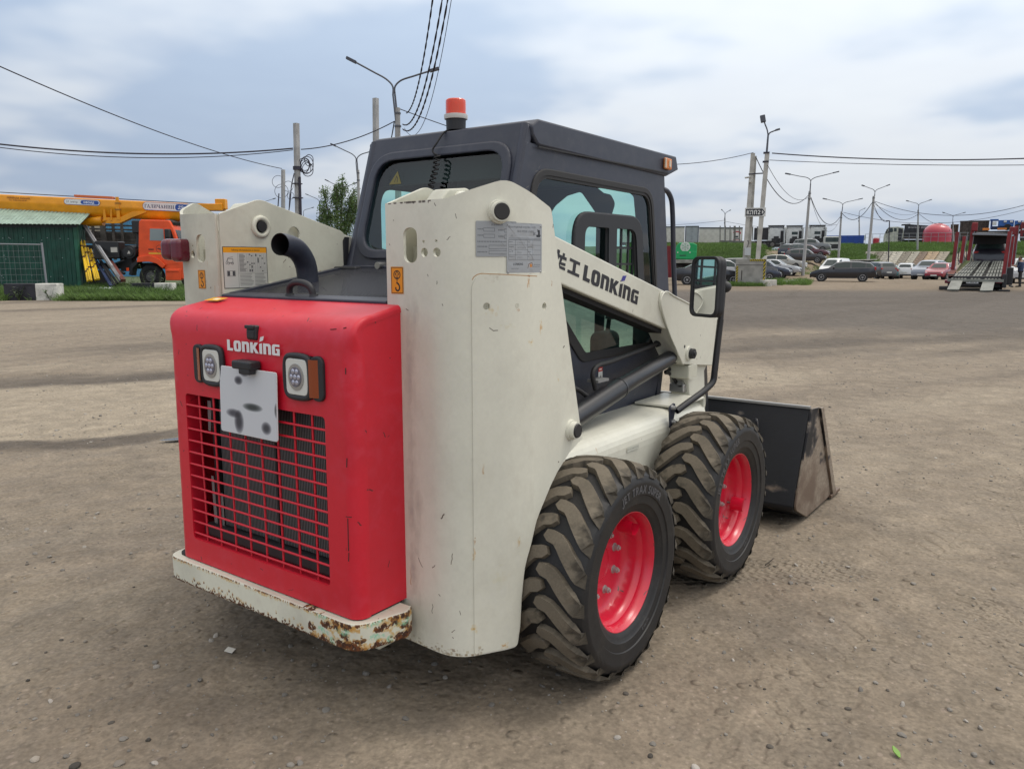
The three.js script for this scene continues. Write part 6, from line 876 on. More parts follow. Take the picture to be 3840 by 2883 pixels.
// checkpoint poles on their concrete pedestal
{
  const p = at(2815, 1070, 49); p.y = 0; const o = bg('sign_pedestal', 'grey concrete pedestal with leaning poles, lamp and КПП2 arrow sign', 'pole pedestal', p, face(p)), T = (x, y) => LP(2500 + x * 0.48176, 400 + y * 0.48176, o);
  const w = 1.82, h = 1.70; mesh('pedestal', box(w, h, 1.5, T(655, 1290)[0], h / 2 - 0.05, -0.75, 0.02), M.concrete, o); mesh('crack_band', box(w * 0.96, 0.03, 0.02, T(655, 1232)[0], T(655, 1232)[1], 0.0), std(C(0.07, 0.065, 0.06), 0.9), o);
  const haz = canvasTex(64, 512, (g, W, H) => { g.fillStyle = '#b9a62a'; g.fillRect(0, 0, W, H); g.fillStyle = '#1d1d1f'; for (let i = -1; i < 12; i++) { g.beginPath(); g.moveTo(0, i * 74 + 60); g.lineTo(W, i * 74); g.lineTo(W, i * 74 + 37); g.lineTo(0, i * 74 + 97); g.fill(); } }); M.haz = std(C(1, 1, 1), 0.6, 0, { map: haz });
  for (const [x, y0, y1] of [[545, 1388, 1240], [756, 1388, 1186]]) { const a = T(x, y0), b = T(x, y1); const g = new THREE.BoxGeometry(0.12, b[1] - a[1], 0.03); g.translate(a[0], (a[1] + b[1]) / 2, 0.012); mesh('hazard_stripe', prep(g), M.haz, o); } { const a = T(650, 1190), b = T(770, 1190); const g = new THREE.BoxGeometry(0.12, b[0] - a[0], 0.03); g.rotateZ(Math.PI / 2); g.translate((a[0] + b[0]) / 2, a[1] - 0.03, 0.014); mesh('hazard_stripe', prep(g), M.haz, o); }
  const pol = (a, b, r, m = M.concretePale, dz = -0.4) => { const A = T(...a), B = T(...b); return bar([A[0], A[1], dz], [B[0], B[1], dz], r, r); };
  mesh('pole', pol([607, 1200], [674, 356], 0.25), M.concretePale, o); mesh('pole', pol([640, 1200], [690, 372], 0.2, 0, -0.75), M.concretePale, o); mesh('pole', pol([710, 1200], [786, 352], 0.27), M.concretePale, o);
  const R = (x, y, dz = -0.4) => { const q = T(x, y); return [q[0], q[1], dz]; };
  mesh('straps', [bar(R(640, 518), R(790, 511), 0.06, 0.07), box(0.36, 0.08, 0.36, ...R(780, 352), 0), box(0.36, 0.08, 0.36, ...R(774, 422), 0), box(0.3, 0.06, 0.3, ...R(660, 520), 0)], M.cable, o);
  mesh('lamp_mast', [rod(R(781, 360), R(794, 200), 0.065, 0.05), tube([R(793, 215), R(785, 170), R(770, 130), R(758, 95)], 0.04, 16, 8), tube([R(794, 215), R(805, 196), R(830, 184), R(862, 172)], 0.04, 16, 8)], M.lampMetal, o); mesh('lamp_head', box(0.3, 0.42, 0.3, ...R(752, 85), 0.04, 0, 0, 0.2), M.lampMetal, o); mesh('lamp_head', bar(R(850, 175), R(886, 165), 0.2, 0.09), M.lampMetal, o);
  mesh('camera', [rod(R(610, 552, -0.1), R(640, 548, -0.1), 0.05), rod(R(640, 548, -0.1), R(665, 540), 0.03), box(0.16, 0.16, 0.2, ...R(650, 580, -0.15), 0.03)], M.concretePale, o);
  const sg = canvasTex(512, 224, (g, W, H) => { g.fillStyle = '#c9c9c6'; g.fillRect(0, 0, W, H); g.fillStyle = '#23262e'; g.beginPath(); g.moveTo(22, 26); g.lineTo(430, 26); g.lineTo(496, 112); g.lineTo(430, 200); g.lineTo(22, 200); g.fill(); g.fillStyle = '#d8d8d5'; g.font = 'bold 150px sans-serif'; g.fillText('КПП2', 36, 168, 350); g.beginPath(); g.moveTo(420, 60); g.lineTo(466, 112); g.lineTo(420, 166); g.fill(); g.fillStyle = '#23262e'; g.beginPath(); g.moveTo(158, 92); g.lineTo(128, 114); g.lineTo(158, 136); g.fill(); });
  const a = T(612, 786), b = T(772, 853), sgm = part('arrow_sign', o); const pg = new THREE.PlaneGeometry(b[0] - a[0], a[1] - b[1]); pg.translate((a[0] + b[0]) / 2, (a[1] + b[1]) / 2, -0.225); mesh('sign_face', pg, std(C(1, 1, 1), 0.5, 0, { map: sg }), sgm); mesh('sign_board', box(b[0] - a[0], a[1] - b[1], 0.03, (a[0] + b[0]) / 2, (a[1] + b[1]) / 2, -0.243), M.galv, sgm);
  mesh('switch_box', [box(0.36, 0.46, 0.2, ...R(632, 1128, -0.15), 0.02)], std(C(0.45, 0.48, 0.5), 0.5), o); mesh('box_cable', tube([R(622, 1104, -0.15), R(634, 1080, -0.2), R(640, 1050, -0.2), R(630, 1040, -0.3)], 0.02, 16, 6), M.cable, o); mesh('reinforcing_bar', rod([T(585, 1325)[0], 0.35, 0.01], [T(585, 1325)[0], 0.95, 0.02], 0.02), std(C(0.05, 0.04, 0.035), 0.9), o);
}
// wires: hung between two seen points at two distances, with sag
const wireLabels = [];
function wire(label, a, da, b, db, sag, r = 0.018, cat = 'cable', twist = 0) { if (twist) { const nr = Math.max(da, db) < 34 && Math.min(da, db) < 24; twist = nr ? twist * 0.42 : 0; r *= nr ? 0.62 : 0.85; }
  const A = at(...a, da), B = at(...b, db), pts = [], n = twist ? 160 : 24; const side = B.clone().sub(A).cross(UPV).normalize();
  const strand = (ph) => { const l = []; for (let i = 0; i <= n; i++) { const t = i / n, p = A.clone().lerp(B, t); p.y -= sag * 4 * t * (1 - t); if (twist) { p.addScaledVector(side, Math.cos(t * twist + ph) * r * 0.8); p.y += Math.sin(t * twist + ph) * r * 0.8; } l.push(p); } return prep(new THREE.TubeGeometry(new THREE.CatmullRomCurve3(l, false, 'centripetal'), n, r, 6, false)); };
  const m = mesh('overhead_cable', twist ? [strand(0), strand(Math.PI)] : strand(0), M.cable); return tag(m, label, cat);
}
wire('thick twisted cable hanging nearest the lamp post, leftmost of three overhead', [1524, 424], 33, [1640, -140], 22, 0.85, 0.026, 'cable', 170);
wire('middle of three thick twisted cables running up from the lamp pole', [1510, 466], 33, [1680, -140], 22, 1.2, 0.028, 'cable', 170);
wire('rightmost of three thick twisted cables running up from the lamp pole', [1510, 484], 33, [1702, -140], 22, 1.35, 0.028, 'cable', 170);
wire('thin black wire hanging below the rightmost twisted cable', [1516, 480], 33, [1712, -130], 22, 1.7, 0.010);
wire('thin wire crossing the upper left sky down to the small pole', [-40, 232], 24, [1056, 632], 48, 0.35, 0.02);
wire('thick bundled cable crossing the sky at left to the tangled pole', [-40, 536], 30, [1098, 556], 33, 0.30, 0.034, 'cable', 130);
wire('second cable sagging just below the bundled cable at left', [-40, 548], 30, [1098, 562], 33, 0.36, 0.016);
wire('wire from the tangled pole up to the tall street lamp', [1128, 560], 33, [1480, 454], 33, 0.22, 0.02);
wire('thin wire from the tall street lamp past the orange beacon to the checkpoint pole', [1498, 408], 33, [2826, 572], 49, 1.35, 0.018);
wire('dark cable dropping left from the tall street lamp behind the cab roof', [1478, 456], 33, [1440, 560], 50, 0.5, 0.03, 'cable', 60);
wire('upper thick cable from the checkpoint pole to the right edge', [2896, 574], 49, [3900, 592], 44, 0.22, 0.04, 'cable', 90);
wire('lower thin cable from the checkpoint pole to the right edge', [2886, 600], 49, [3900, 618], 44, 0.12, 0.018);
wire('sagging cable from the checkpoint poles to the lamp above the black wagon', [2836, 590], 49, [3034, 730], 73, 1.6, 0.034, 'cable', 60);
wire('thin sagging wire beside the checkpoint cable', [2880, 620], 49, [3032, 740], 73, 0.9, 0.016);
wire('cable sagging between the two lamps over the black wagon', [3042, 740], 73, [3156, 806], 95, 1.7, 0.035);
wire('thin wire sagging between the two lamps over the black wagon', [3042, 742], 73, [3154, 818], 95, 2.2, 0.016);
wire('cable rising from the second right lamp to the leaning lamp', [3160, 800], 95, [3270, 762], 90, 1.2, 0.034);
wire('high wire from the leaning lamp to the right edge', [3280, 754], 90, [3900, 752], 80, 1.5, 0.03);
wire('long low wire from the second right lamp to the right edge', [3164, 796], 95, [3900, 770], 90, 1.6, 0.022);
wire('upper sagging wire from the leaning lamp to the next lamp', [3282, 758], 90, [3440, 806], 110, 1.2, 0.03);
wire('lower sagging wire from the leaning lamp to the next lamp', [3280, 764], 90, [3438, 800], 110, 0.6, 0.018);
wire('wire from the leaning lamp down to the short post by the dump truck', [3278, 766], 90, [3335, 828], 98, 0.7, 0.03);
wire('second wire from the leaning lamp to the short post', [3276, 776], 90, [3333, 829], 98, 0.4, 0.02);
wire('wire from the lamp behind the dump truck to the red tank', [3446, 800], 110, [3560, 846], 118, 0.5, 0.026);
wire('long thin wire behind the checkpoint poles near the horizon', [2722, 830], 110, [3140, 842], 110, 0.7, 0.02);
wire('long thin wire left of the small lamp above the trailers', [2400, 846], 110, [2716, 826], 110, 0.2, 0.02);
{ // short cable post by the dump truck
  const B = gpt(3333, 98), T = at(3337, 828, 98), o = thing('cable_post', 'thin dark post with a bent top in front of the dump truck cab', 'post', [B.x, B.y, B.z]); mesh('stem', rod([0, 0, 0], [T.x - B.x, T.y - B.y, T.z - B.z], 0.07, 0.06, 8), M.cable, o); mesh('crossbar', bar([T.x - B.x - AX.r.x * 0.4, T.y - B.y, T.z - B.z - AX.r.z * 0.4], [T.x - B.x, T.y - B.y, T.z - B.z], 0.12, 0.12), M.cable, o);
}
{ // poplar behind the loader
  const d = 60, B = gpt(1270, d), o = thing('tree', 'leafy green tree behind the loader, left of its cab', 'tree', [B.x, B.y, B.z]), r = rng(71), bark = std(C(0.09, 0.075, 0.06), 0.9); const lg = [rod([0, 0, 0], [0, 3.2, 0], 0.16, 0.10, 8)], leaves = [], lp = [];
  const limbs = [[-0.9, 6.6, 0.2], [0.55, 7.3, 0.3], [-0.2, 6.4, -0.5], [1.3, 6.8, -0.2], [0.2, 6.9, 0.7], [-1.15, 5.6, -0.1], [1.6, 5.9, 0.4], [0.9, 6.2, -0.8]];
  for (const [dx, y, dz] of limbs) { const e = [AX.r.x * dx - AX.h.x * dz, y, AX.r.z * dx - AX.h.z * dz], m = [e[0] * 0.55, y * 0.55 + 0.8, e[2] * 0.55]; lg.push(tube([[0, 1.4 + r(), 0], m, e], 0.045, 10, 5)); for (let i = 0; i < 30; i++) { const t = 0.34 + r() * 0.68, R = 0.62 * (1.12 - t) + 0.14, c = [lerp(m[0], e[0], t) + (r() - 0.5) * R * 1.5, lerp(m[1] - 1.2, e[1], t) + (r() - 0.5) * 0.5, lerp(m[2], e[2], t) + (r() - 0.5) * R * 1.5]; lp.push([c, 0.22 + r() * 0.2]); } }
  for (let i = 0; i < 90; i++) lp.push([[(r() - 0.5) * 2.4, 2.2 + r() * 2.4, (r() - 0.5) * 2.4], 0.4 + r() * 0.2]);
  const P = [], Cc = []; for (const [c, R] of lp) { const tone = 0.65 + r() * 0.7; for (let k = 0; k < 44; k++) { const a = r() * 6.28, b = Math.acos(2 * r() - 1), q = Math.cbrt(r()) * R, x = c[0] + Math.sin(b) * Math.cos(a) * q, y = c[1] + Math.cos(b) * q * 1.2, z = c[2] + Math.sin(b) * Math.sin(a) * q, s = 0.035 + r() * 0.04, u = V3(r() - 0.5, r() - 0.5, r() - 0.5).normalize(), v = V3(r() - 0.5, r() - 0.5, r() - 0.5).cross(u).normalize(); P.push(x - u.x * s, y - u.y * s, z - u.z * s, x + v.x * s * 0.7, y + v.y * s * 0.7, z + v.z * s * 0.7, x + u.x * s, y + u.y * s, z + u.z * s, x - u.x * s, y - u.y * s, z - u.z * s, x + u.x * s, y + u.y * s, z + u.z * s, x - v.x * s * 0.7, y - v.y * s * 0.7, z - v.z * s * 0.7); const cc = [0.075 * tone + r() * 0.03, 0.135 * tone + r() * 0.03, 0.035 * tone]; for (let j = 0; j < 6; j++) Cc.push(...cc); } }
  const g = new THREE.BufferGeometry(); g.setAttribute('position', new THREE.Float32BufferAttribute(P, 3)); g.setAttribute('color', new THREE.Float32BufferAttribute(Cc, 3)); g.computeVertexNormals(); M.leaf = new THREE.MeshPhysicalMaterial({ vertexColors: true, roughness: 0.8, side: THREE.DoubleSide, transmission: 0.3, thickness: 0 });
  mesh('trunk', lg, bark, o); mesh('crown', g, M.leaf, o);
}
// =====================================================================
// GRASS AND WEEDS
// =====================================================================
{
  const r = rng(43), P = [], Cl = []; const blade = (x, z, h, lean, w, a, col) => { const cx = Math.cos(a), sz = Math.sin(a), bx = x + cx * lean, bz = z + sz * lean; P.push(x - sz * w, 0, z + cx * w, x + sz * w, 0, z - cx * w, bx * 0.5 + x * 0.5, h * 0.62, bz * 0.5 + z * 0.5, x + sz * w, 0, z - cx * w, bx, h, bz, bx * 0.5 + x * 0.5, h * 0.62, bz * 0.5 + z * 0.5); for (let k = 0; k < 6; k++) Cl.push(...col); };
  const clump = (n, R, H) => { P.length = 0; Cl.length = 0; for (let i = 0; i < n; i++) { const a = r() * 6.28, q = Math.sqrt(r()) * R, v = 0.6 + r() * 0.8; blade(Math.cos(a) * q, Math.sin(a) * q, H * (0.45 + r() * 0.65), H * (0.1 + r() * 0.45), 0.008 + r() * 0.014, r() * 6.28, [0.13 * v, 0.205 * v, 0.045 * v]); } const g = new THREE.BufferGeometry(); g.setAttribute('position', new THREE.Float32BufferAttribute(P.slice(), 3)); g.setAttribute('color', new THREE.Float32BufferAttribute(Cl.slice(), 3)); g.computeVertexNormals(); return g; };
  M.grass = new THREE.MeshPhysicalMaterial({ vertexColors: true, roughness: 0.85, side: THREE.DoubleSide, transmission: 0.25, thickness: 0 });
  const scatter = (name, label, geo, spots) => { const im = new THREE.InstancedMesh(geo, M.grass, spots.length), o = new THREE.Object3D(), c = new THREE.Color(); spots.forEach(([x, z, s, t, sy], i) => { o.position.set(x, groundY(x, z) - 0.02, z); o.rotation.set(0, r() * 6.28, 0); o.scale.set(s, s * (sy ?? 1), s); o.updateMatrix(); im.setMatrixAt(i, o.matrix); im.setColorAt(i, c.setRGB(0.8 * t, 0.9 * t, 0.75 * t)); }); im.name = numbered(name); im.castShadow = im.receiveShadow = true; scene.add(im); tag(im, label, null, null, 'stuff'); };
  const left = []; while (left.length < 4200) { const w = 31.0 + Math.pow(r(), 1.5) * 10, u = -0.66 * w - 1 + r() * (0.47 * w), [x, z] = XZ(u, w), px = 1920 + u / w * 2993, nn = fbm(x * 0.9, z * 0.9, 5, 3); if (w < 32.2 && nn < 0.52) continue; if (nn < 0.38) continue; if (px > 20 && px < 240 && w < 32.4 && r() < 0.93) continue; if (px > 490 && px < 665 && w > 33.6 && w < 37.6 && r() < 0.95) continue; left.push([x, z, 0.5 + r() * 0.6, 0.75 + r() * 0.6, (w < 32.5 ? 0.35 : 0.5) * (0.6 + 1.1 * nn)]); }
  scatter('grass', 'tall green grass and weeds along the verge at the left', clump(34, 0.24, 0.75), left);
  const bankS = []; while (bankS.length < 15000) { const rr = 0.15 + r() * 0.54, w = 74 + r() * 46, u = rr * w, [x, z] = XZ(u, w), y = bank(u, w); if (y < 0.2) continue; if (rr > 0.312 && rr < 0.402) { if (r() < 0.985) continue; } if (rr > 0.455 && w < 103.5) continue; const nn = fbm(x * 0.25, z * 0.25, 6, 3); bankS.push([x, z, 0.8 + r() * 0.9, (0.7 + r() * 0.5) * (0.7 + 0.6 * nn), 0.5 * (0.4 + 1.2 * nn)]); }
  scatter('bank_grass', 'long green grass covering the bank behind the parked cars', clump(40, 0.5, 0.62), bankS);
  const ped = []; for (let i = 0; i < 230; i++) { const px = i < 60 ? 2735 + r() * 50 : i < 110 ? 2770 + r() * 110 : 2880 + r() * 160, d = i < 60 ? 48.6 + r() * 0.8 : i < 110 ? 48.5 + r() * 0.3 : 50.5 + r() * 6.5, p = gpt(px, d); ped.push([p.x, p.z, i < 110 ? 0.4 + r() * 0.5 : 0.5 + r() * 0.6, 0.9 + r() * 0.5, 0.75]); }
  scatter('weeds', 'green weeds around the checkpoint pedestal and lamp foot', clump(34, 0.22, 0.55), ped);
  // leafy weeds near the barrier blocks, each a plant
  const wl = (label, px, d, h) => { const p = gpt(px, d), o = thing('weed', label, 'plant', [p.x, p.y, p.z]), Lp = [], Lc = []; const st = []; for (let s = 0; s < 5; s++) { const a = r() * 6.28, x1 = Math.cos(a) * h * 0.35, z1 = Math.sin(a) * h * 0.35, hh = h * (0.7 + r() * 0.4); st.push(rod([0, 0, 0], [x1, hh, z1], 0.008, 0.004, 5)); for (let k = 0; k < 14; k++) { const t = 0.2 + 0.8 * k / 14, c = V3(x1 * t, hh * t, z1 * t), q = r() * 6.28, l = 0.07 + r() * 0.08, e = c.clone().add(V3(Math.cos(q) * l, (r() - 0.2) * l * 0.7, Math.sin(q) * l)), n = V3(-Math.sin(q), 0, Math.cos(q)).multiplyScalar(l * 0.3), m = c.clone().lerp(e, 0.5); Lp.push(...c.toArray(), ...m.clone().add(n).toArray(), ...e.toArray(), ...c.toArray(), ...e.toArray(), ...m.clone().sub(n).toArray()); const v = 0.7 + r() * 0.6; for (let j = 0; j < 6; j++) Lc.push(0.06 * v, 0.115 * v, 0.03 * v); } } const g = new THREE.BufferGeometry(); g.setAttribute('position', new THREE.Float32BufferAttribute(Lp, 3)); g.setAttribute('color', new THREE.Float32BufferAttribute(Lc, 3)); g.computeVertexNormals(); mesh('stems', st, std(C(0.07, 0.10, 0.03), 0.8), o); mesh('foliage', g, M.grass, o); };
  wl('leafy weed at the black end of the block before the shed', 58, 31.2, 0.62); wl('leafy weed in front of the white end of the block before the shed', 175, 31.0, 0.45); wl('tall leafy weed before the wheel of the orange truck', 545, 36.2, 1.3); wl('tall leafy weed right of the truck wheel above the block', 590, 36.9, 1.1); wl('leafy weed before the white half of the block by the truck', 615, 35.9, 0.6); wl('leafy weed growing at the foot of the leaning rails', 470, 35.6, 0.9);
}

// =====================================================================
// PARKED CARS
// =====================================================================
// profile stations run from the nose (t = 0) to the tail (t = 1): [t, top, belt] as shares of the height
const CAR = {
  hatch: { L: 4.2, W: 1.74, H: 1.48, st: [[0, .36, .36], [.02, .47, .47], [.10, .56, .56], [.26, .645, .645], [.29, .665, .66], [.42, .955, .655], [.55, 1, .66], [.74, .985, .675], [.90, .90, .69], [.965, .70, .70], [.99, .56, .56], [1, .36, .36]], wheels: [.19, .81], g: [.29, .965] },
  wagon: { L: 4.6, W: 1.80, H: 1.50, st: [[0, .35, .35], [.02, .46, .46], [.10, .56, .56], [.25, .64, .64], [.28, .66, .655], [.40, .94, .65], [.52, 1, .655], [.74, .985, .67], [.90, .93, .685], [.97, .72, .70], [.99, .56, .56], [1, .36, .36]], wheels: [.18, .80], g: [.28, .97] },
  sedan: { L: 4.6, W: 1.80, H: 1.46, st: [[0, .36, .36], [.02, .47, .47], [.10, .565, .565], [.27, .65, .65], [.30, .67, .66], [.43, .96, .66], [.54, 1, .665], [.68, .975, .675], [.82, .76, .69], [.85, .725, .715], [.97, .69, .69], [.99, .58, .58], [1, .38, .38]], wheels: [.19, .80], g: [.30, .84] },
  suv: { L: 4.5, W: 1.84, H: 1.66, st: [[0, .40, .40], [.015, .52, .52], [.08, .61, .61], [.25, .665, .665], [.28, .68, .67], [.39, .95, .66], [.50, 1, .665], [.78, .985, .675], [.92, .93, .69], [.975, .68, .68], [.99, .56, .56], [1, .38, .38]], wheels: [.19, .81], g: [.28, .97] },
  van: { L: 4.8, W: 1.9, H: 1.98, st: [[0, .32, .32], [.02, .44, .44], [.10, .54, .54], [.16, .58, .57], [.30, .93, .56], [.40, .985, .56], [.6, 1, .57], [.93, .985, .58], [.985, .80, .58], [1, .40, .40]], wheels: [.17, .80], g: [.16, .985] },
};
const carPaint = {}; const paintM = (k, c, rough = 0.35) => (carPaint[k] ??= new THREE.MeshPhysicalMaterial({ color: C(...c), roughness: rough, clearcoat: 0.9, clearcoatRoughness: 0.12, metalness: 0.1 }));
M.carGlass = std(C(0.03, 0.045, 0.045), 0.06, 0); M.tail = std(C(0.35, 0.02, 0.02), 0.25); M.headlamp = std(C(0.55, 0.57, 0.6), 0.15, 0.3); M.rimFar = std(C(0.42, 0.42, 0.44), 0.35, 0.6); M.trim = std(C(0.022, 0.022, 0.025), 0.6); M.plate = std(C(0.6, 0.6, 0.58), 0.5);
function car(label, kind, color, pos, turn, { group = 'parked cars along the far side of the yard', scale = 1, plate = true, sticker = false, rails = false } = {}) {
  const k = CAR[kind], o = thing(kind === 'van' ? 'parked_van' : 'parked_car', label, kind === 'van' ? 'van' : 'car', [pos.x, pos.y, pos.z], RB + turn + face(pos), group); o.scale.setScalar(scale);
  const { L, W, H } = k, sx = (t) => L / 2 - t * L;   // nose towards +x
  const val = (t, c) => { let i = 0; while (i < k.st.length - 2 && k.st[i + 1][0] < t) i++; const a = k.st[i], b = k.st[i + 1], f = clamp((t - a[0]) / (b[0] - a[0])); return lerp(a[c], b[c], f) * H; };
  const hw = (t) => W / 2 * (1 - 0.16 * Math.pow(Math.abs(2 * t - 1), 5));
  const ts = []; for (let i = 0; i <= 56; i++) ts.push(i / 56); for (const s of k.st) ts.push(s[0]); ts.sort((a, b) => a - b);
  const inset = (t) => { const top = val(t, 1), be = val(t, 2); return clamp((top - be) / (0.34 * H)) * 0.24; };
  const sec = (t) => { const top = val(t, 1), be = val(t, 2), w = hw(t), lo = 0.17 * H + 0.05 * H * step(.12, 0, t) + 0.06 * H * step(.9, 1, t), ins = inset(t), up = top - be; return [[0, lo], [w * .90, lo], [w * .985, lo + .10 * H], [w, lerp(lo, be, .62)], [w * .965, be - .012 * H], [lerp(w * .955, w * (1 - ins) , .05), be], [w * (0.955 - ins * 0.86), be + up * .86], [w * (0.90 - ins), be + up * .965], [w * (0.72 - ins), top], [0, top + 0.008]]; };
  const P = [], n = sec(0).length, push = (a) => P.push(...a);
  for (let i = 0; i < ts.length - 1; i++) { if (ts[i + 1] - ts[i] < 1e-6) continue; const A = sec(ts[i]), B = sec(ts[i + 1]), xa = sx(ts[i]), xb = sx(ts[i + 1]); for (let j = 0; j < n - 1; j++) for (const s of [1, -1]) { const a = [xa, A[j][1], s * A[j][0]], b = [xb, B[j][1], s * B[j][0]], c = [xb, B[j + 1][1], s * B[j + 1][0]], d = [xa, A[j + 1][1], s * A[j + 1][0]]; if (s > 0) { push(a); push(d); push(c); push(a); push(c); push(b); } else { push(a); push(c); push(d); push(a); push(b); push(c); } } }
  for (const t of [0, 1]) { const A = sec(t), x = sx(t); for (let j = 0; j < n - 1; j++) { const a = [x, A[j][1], A[j][0]], b = [x, A[j + 1][1], A[j + 1][0]], c = [x, A[j + 1][1], -A[j + 1][0]], d = [x, A[j][1], -A[j][0]]; push(a); push(b); push(c); push(a); push(c); push(d); } }
  const g = new THREE.BufferGeometry(); g.setAttribute('position', new THREE.Float32BufferAttribute(P, 3)); mesh('body', prep(toCreasedNormals(g, 0.55)), color, o);
  // glass: a sheet lying just proud of the greenhouse
  const [g0, g1] = k.g, side = (t0, t1, s, f0 = 0.06, f1 = 0.9) => surf(8, 1, (u, v) => { const t = lerp(t0, t1, u), be = val(t, 2), up = val(t, 1) - be, A = sec(t), q = lerp(f0, f1, v) * 0.93, z = lerp(A[5][0], A[6][0], q / 0.86) + 0.006; return [sx(t), be + up * q + 0.006, s * z]; });
  const mid = lerp(g0, g1, kind === 'van' ? .34 : .49), p0 = lerp(g0, g1, .13), p1 = lerp(g0, g1, kind === 'sedan' ? .86 : .80);
  for (const s of [1, -1]) { mesh('side_window', side(p0, mid - .012, s), M.carGlass, o); if (kind !== 'van') mesh('side_window', side(mid + .012, p1, s), M.carGlass, o); if (kind === 'wagon' || kind === 'suv') mesh('side_window', side(p1 + .015, lerp(g0, g1, .93), s, 0.12, 0.82), M.carGlass, o); }
  const across = (t0, t1, d) => surf(6, 8, (u, v) => { const t = lerp(t0, t1, u), A = sec(t), z = (v * 2 - 1) * A[8][0] * 1.06, y = val(t, 1) + 0.012 - Math.pow(Math.abs(v * 2 - 1), 4) * 0.02; return [sx(t) + d, y, z]; });
  const tw = k.st[4], tr = k.st[5]; mesh('windscreen', across(g0 + .012, lerp(g0, k.st.find((q) => q[1] > .9)[0], .93), 0.008), M.carGlass, o);
  const re = [...k.st].reverse().find((q) => q[1] > .88)[0]; mesh('rear_window', across(lerp(re, g1, kind === 'van' ? 1.0 : .90), lerp(re, g1, .12), -0.008), M.carGlass, o);
  // wheels in dark arches
  for (const t of k.wheels) for (const s of [1, -1]) { const x = sx(t), r = 0.315, z = s * (W / 2 - 0.02), w = part('wheel', o); mesh('arch', rod([x, r + 0.02, z - s * 0.3], [x, r + 0.02, z + s * 0.008], r * 1.17, r * 1.17, 26), M.trim, w); mesh('tyre', rod([x, r, z - s * 0.2], [x, r, z + s * 0.018], r, r * .98, 28), M.tyreFar, w); const sp = [rod([x, r, z + s * 0.016], [x, r, z + s * 0.026], r * .2, r * .18, 12), new THREE.TorusGeometry(r * .62, r * .05, 6, 28).translate(x, r, z + s * 0.02)]; for (let i = 0; i < 5; i++) { const a = i * 1.2566 + t * 9; sp.push(bar([x, r, z + s * 0.022], [x + Math.cos(a) * r * .6, r + Math.sin(a) * r * .6, z + s * 0.02], r * .17, 0.014)); } mesh('rim', sp, M.rimFar, w); }
  const wN = hw(0.02), wT = hw(0.985), yN = val(.03, 1), yT = val(.985, 2);
  for (const s of [1, -1]) { mesh('headlight', box(0.28, 0.13, 0.34, sx(.045), yN - .055 * H, s * wN * .76, 0.05, 0, s * 0.42, -0.25), M.headlamp, o); mesh('tail_light', kind === 'suv' ? box(0.12, 0.13, 0.40, sx(.972), val(.97, 2) - .075 * H, s * wT * .77, 0.04, 0, -s * 0.3) : box(0.14, 0.24, 0.22, sx(.972), val(.97, 2) - .06 * H, s * wT * .86, 0.04, 0, -s * 0.3), M.tail, o); mesh('door_mirror', box(0.12, 0.13, 0.2, sx(lerp(g0, g1, .12)), val(g0, 2) + .03 * H, s * (W / 2 + 0.06), 0.05), color, o); mesh('sill', box(L * .42, 0.08, 0.05, sx(.5), .185 * H, s * (W / 2 * .955), 0.02), M.trim, o); for (const t of [mid - .03, mid + .16]) mesh('door_handle', box(0.14, 0.025, 0.02, sx(t), val(t, 2) - .075 * H, s * (W / 2 * .985), 0.008), M.trim, o); }
  mesh('grille', [box(0.05, 0.13 * H, W * .52, sx(.012), .36 * H, 0, 0.02), box(0.06, 0.08 * H, W * .7, sx(.006), .22 * H, 0, 0.02)], M.trim, o); mesh('rear_bumper', [box(0.08, 0.10 * H, W * .72, sx(.992), .23 * H, 0, 0.02)], M.trim, o);
  if (plate) { mesh('number_plate', box(0.02, 0.11, 0.5, sx(.999) - 0.012, .40 * H, 0), M.plate, o); mesh('number_plate', box(0.02, 0.11, 0.5, sx(0) + 0.02, .27 * H, 0), M.plate, o); }
  if (rails) for (const s of [1, -1]) mesh('roof_rail', bar([sx(.45), H * 1.01, s * W * .33], [sx(.88), H * .985, s * W * .33], 0.03, 0.03), M.chrome, o);
  if (sticker) mesh('window_sticker', box(0.02, 0.1, 0.16, sx(.935) - 0.03, .80 * H, -W * .22, 0, 0, 0, 0.5), std(C(0.6, 0.6, 0.1), 0.5), o);
  return o;
}
const cpos = (px, d) => gpt(px, d), PI = Math.PI;
const col = { black: paintM('black', [0.012, 0.013, 0.02]), navy: paintM('navy', [0.015, 0.022, 0.05]), greyDark: paintM('greyDark', [0.06, 0.06, 0.065]), teal: paintM('teal', [0.01, 0.085, 0.09]), silver: paintM('silver', [0.42, 0.43, 0.45]), white: paintM('white', [0.62, 0.63, 0.64]), greyBlue: paintM('greyBlue', [0.24, 0.27, 0.33]), red: paintM('red', [0.27, 0.02, 0.04]), maroon: paintM('maroon', [0.09, 0.02, 0.03]), beige: paintM('beige', [0.36, 0.35, 0.32]), brown: paintM('brown', [0.035, 0.03, 0.032]), grey: paintM('grey', [0.17, 0.18, 0.19]) };
car('black wagon parked side on, nose to the left, left of the teal hatchback', 'wagon', col.black, cpos(3164, 60), PI - 0.03);
car('dark grey SUV tail on, between the black wagon and the teal hatchback', 'suv', col.greyDark, cpos(3291, 78), PI / 2 + 0.5);
car('teal green hatchback seen from behind with a yellow window sticker', 'hatch', col.teal, cpos(3339, 86), PI / 2 + 0.05, { sticker: true });
car('silver white SUV seen from behind between the teal and the grey blue cars', 'suv', col.white, cpos(3405, 88), PI / 2 - 0.12, { rails: true });
car('grey blue SUV facing the yard beside the red hatchback', 'suv', col.greyBlue, cpos(3489, 70), -PI / 2 - 0.3, { scale: 1.02 });
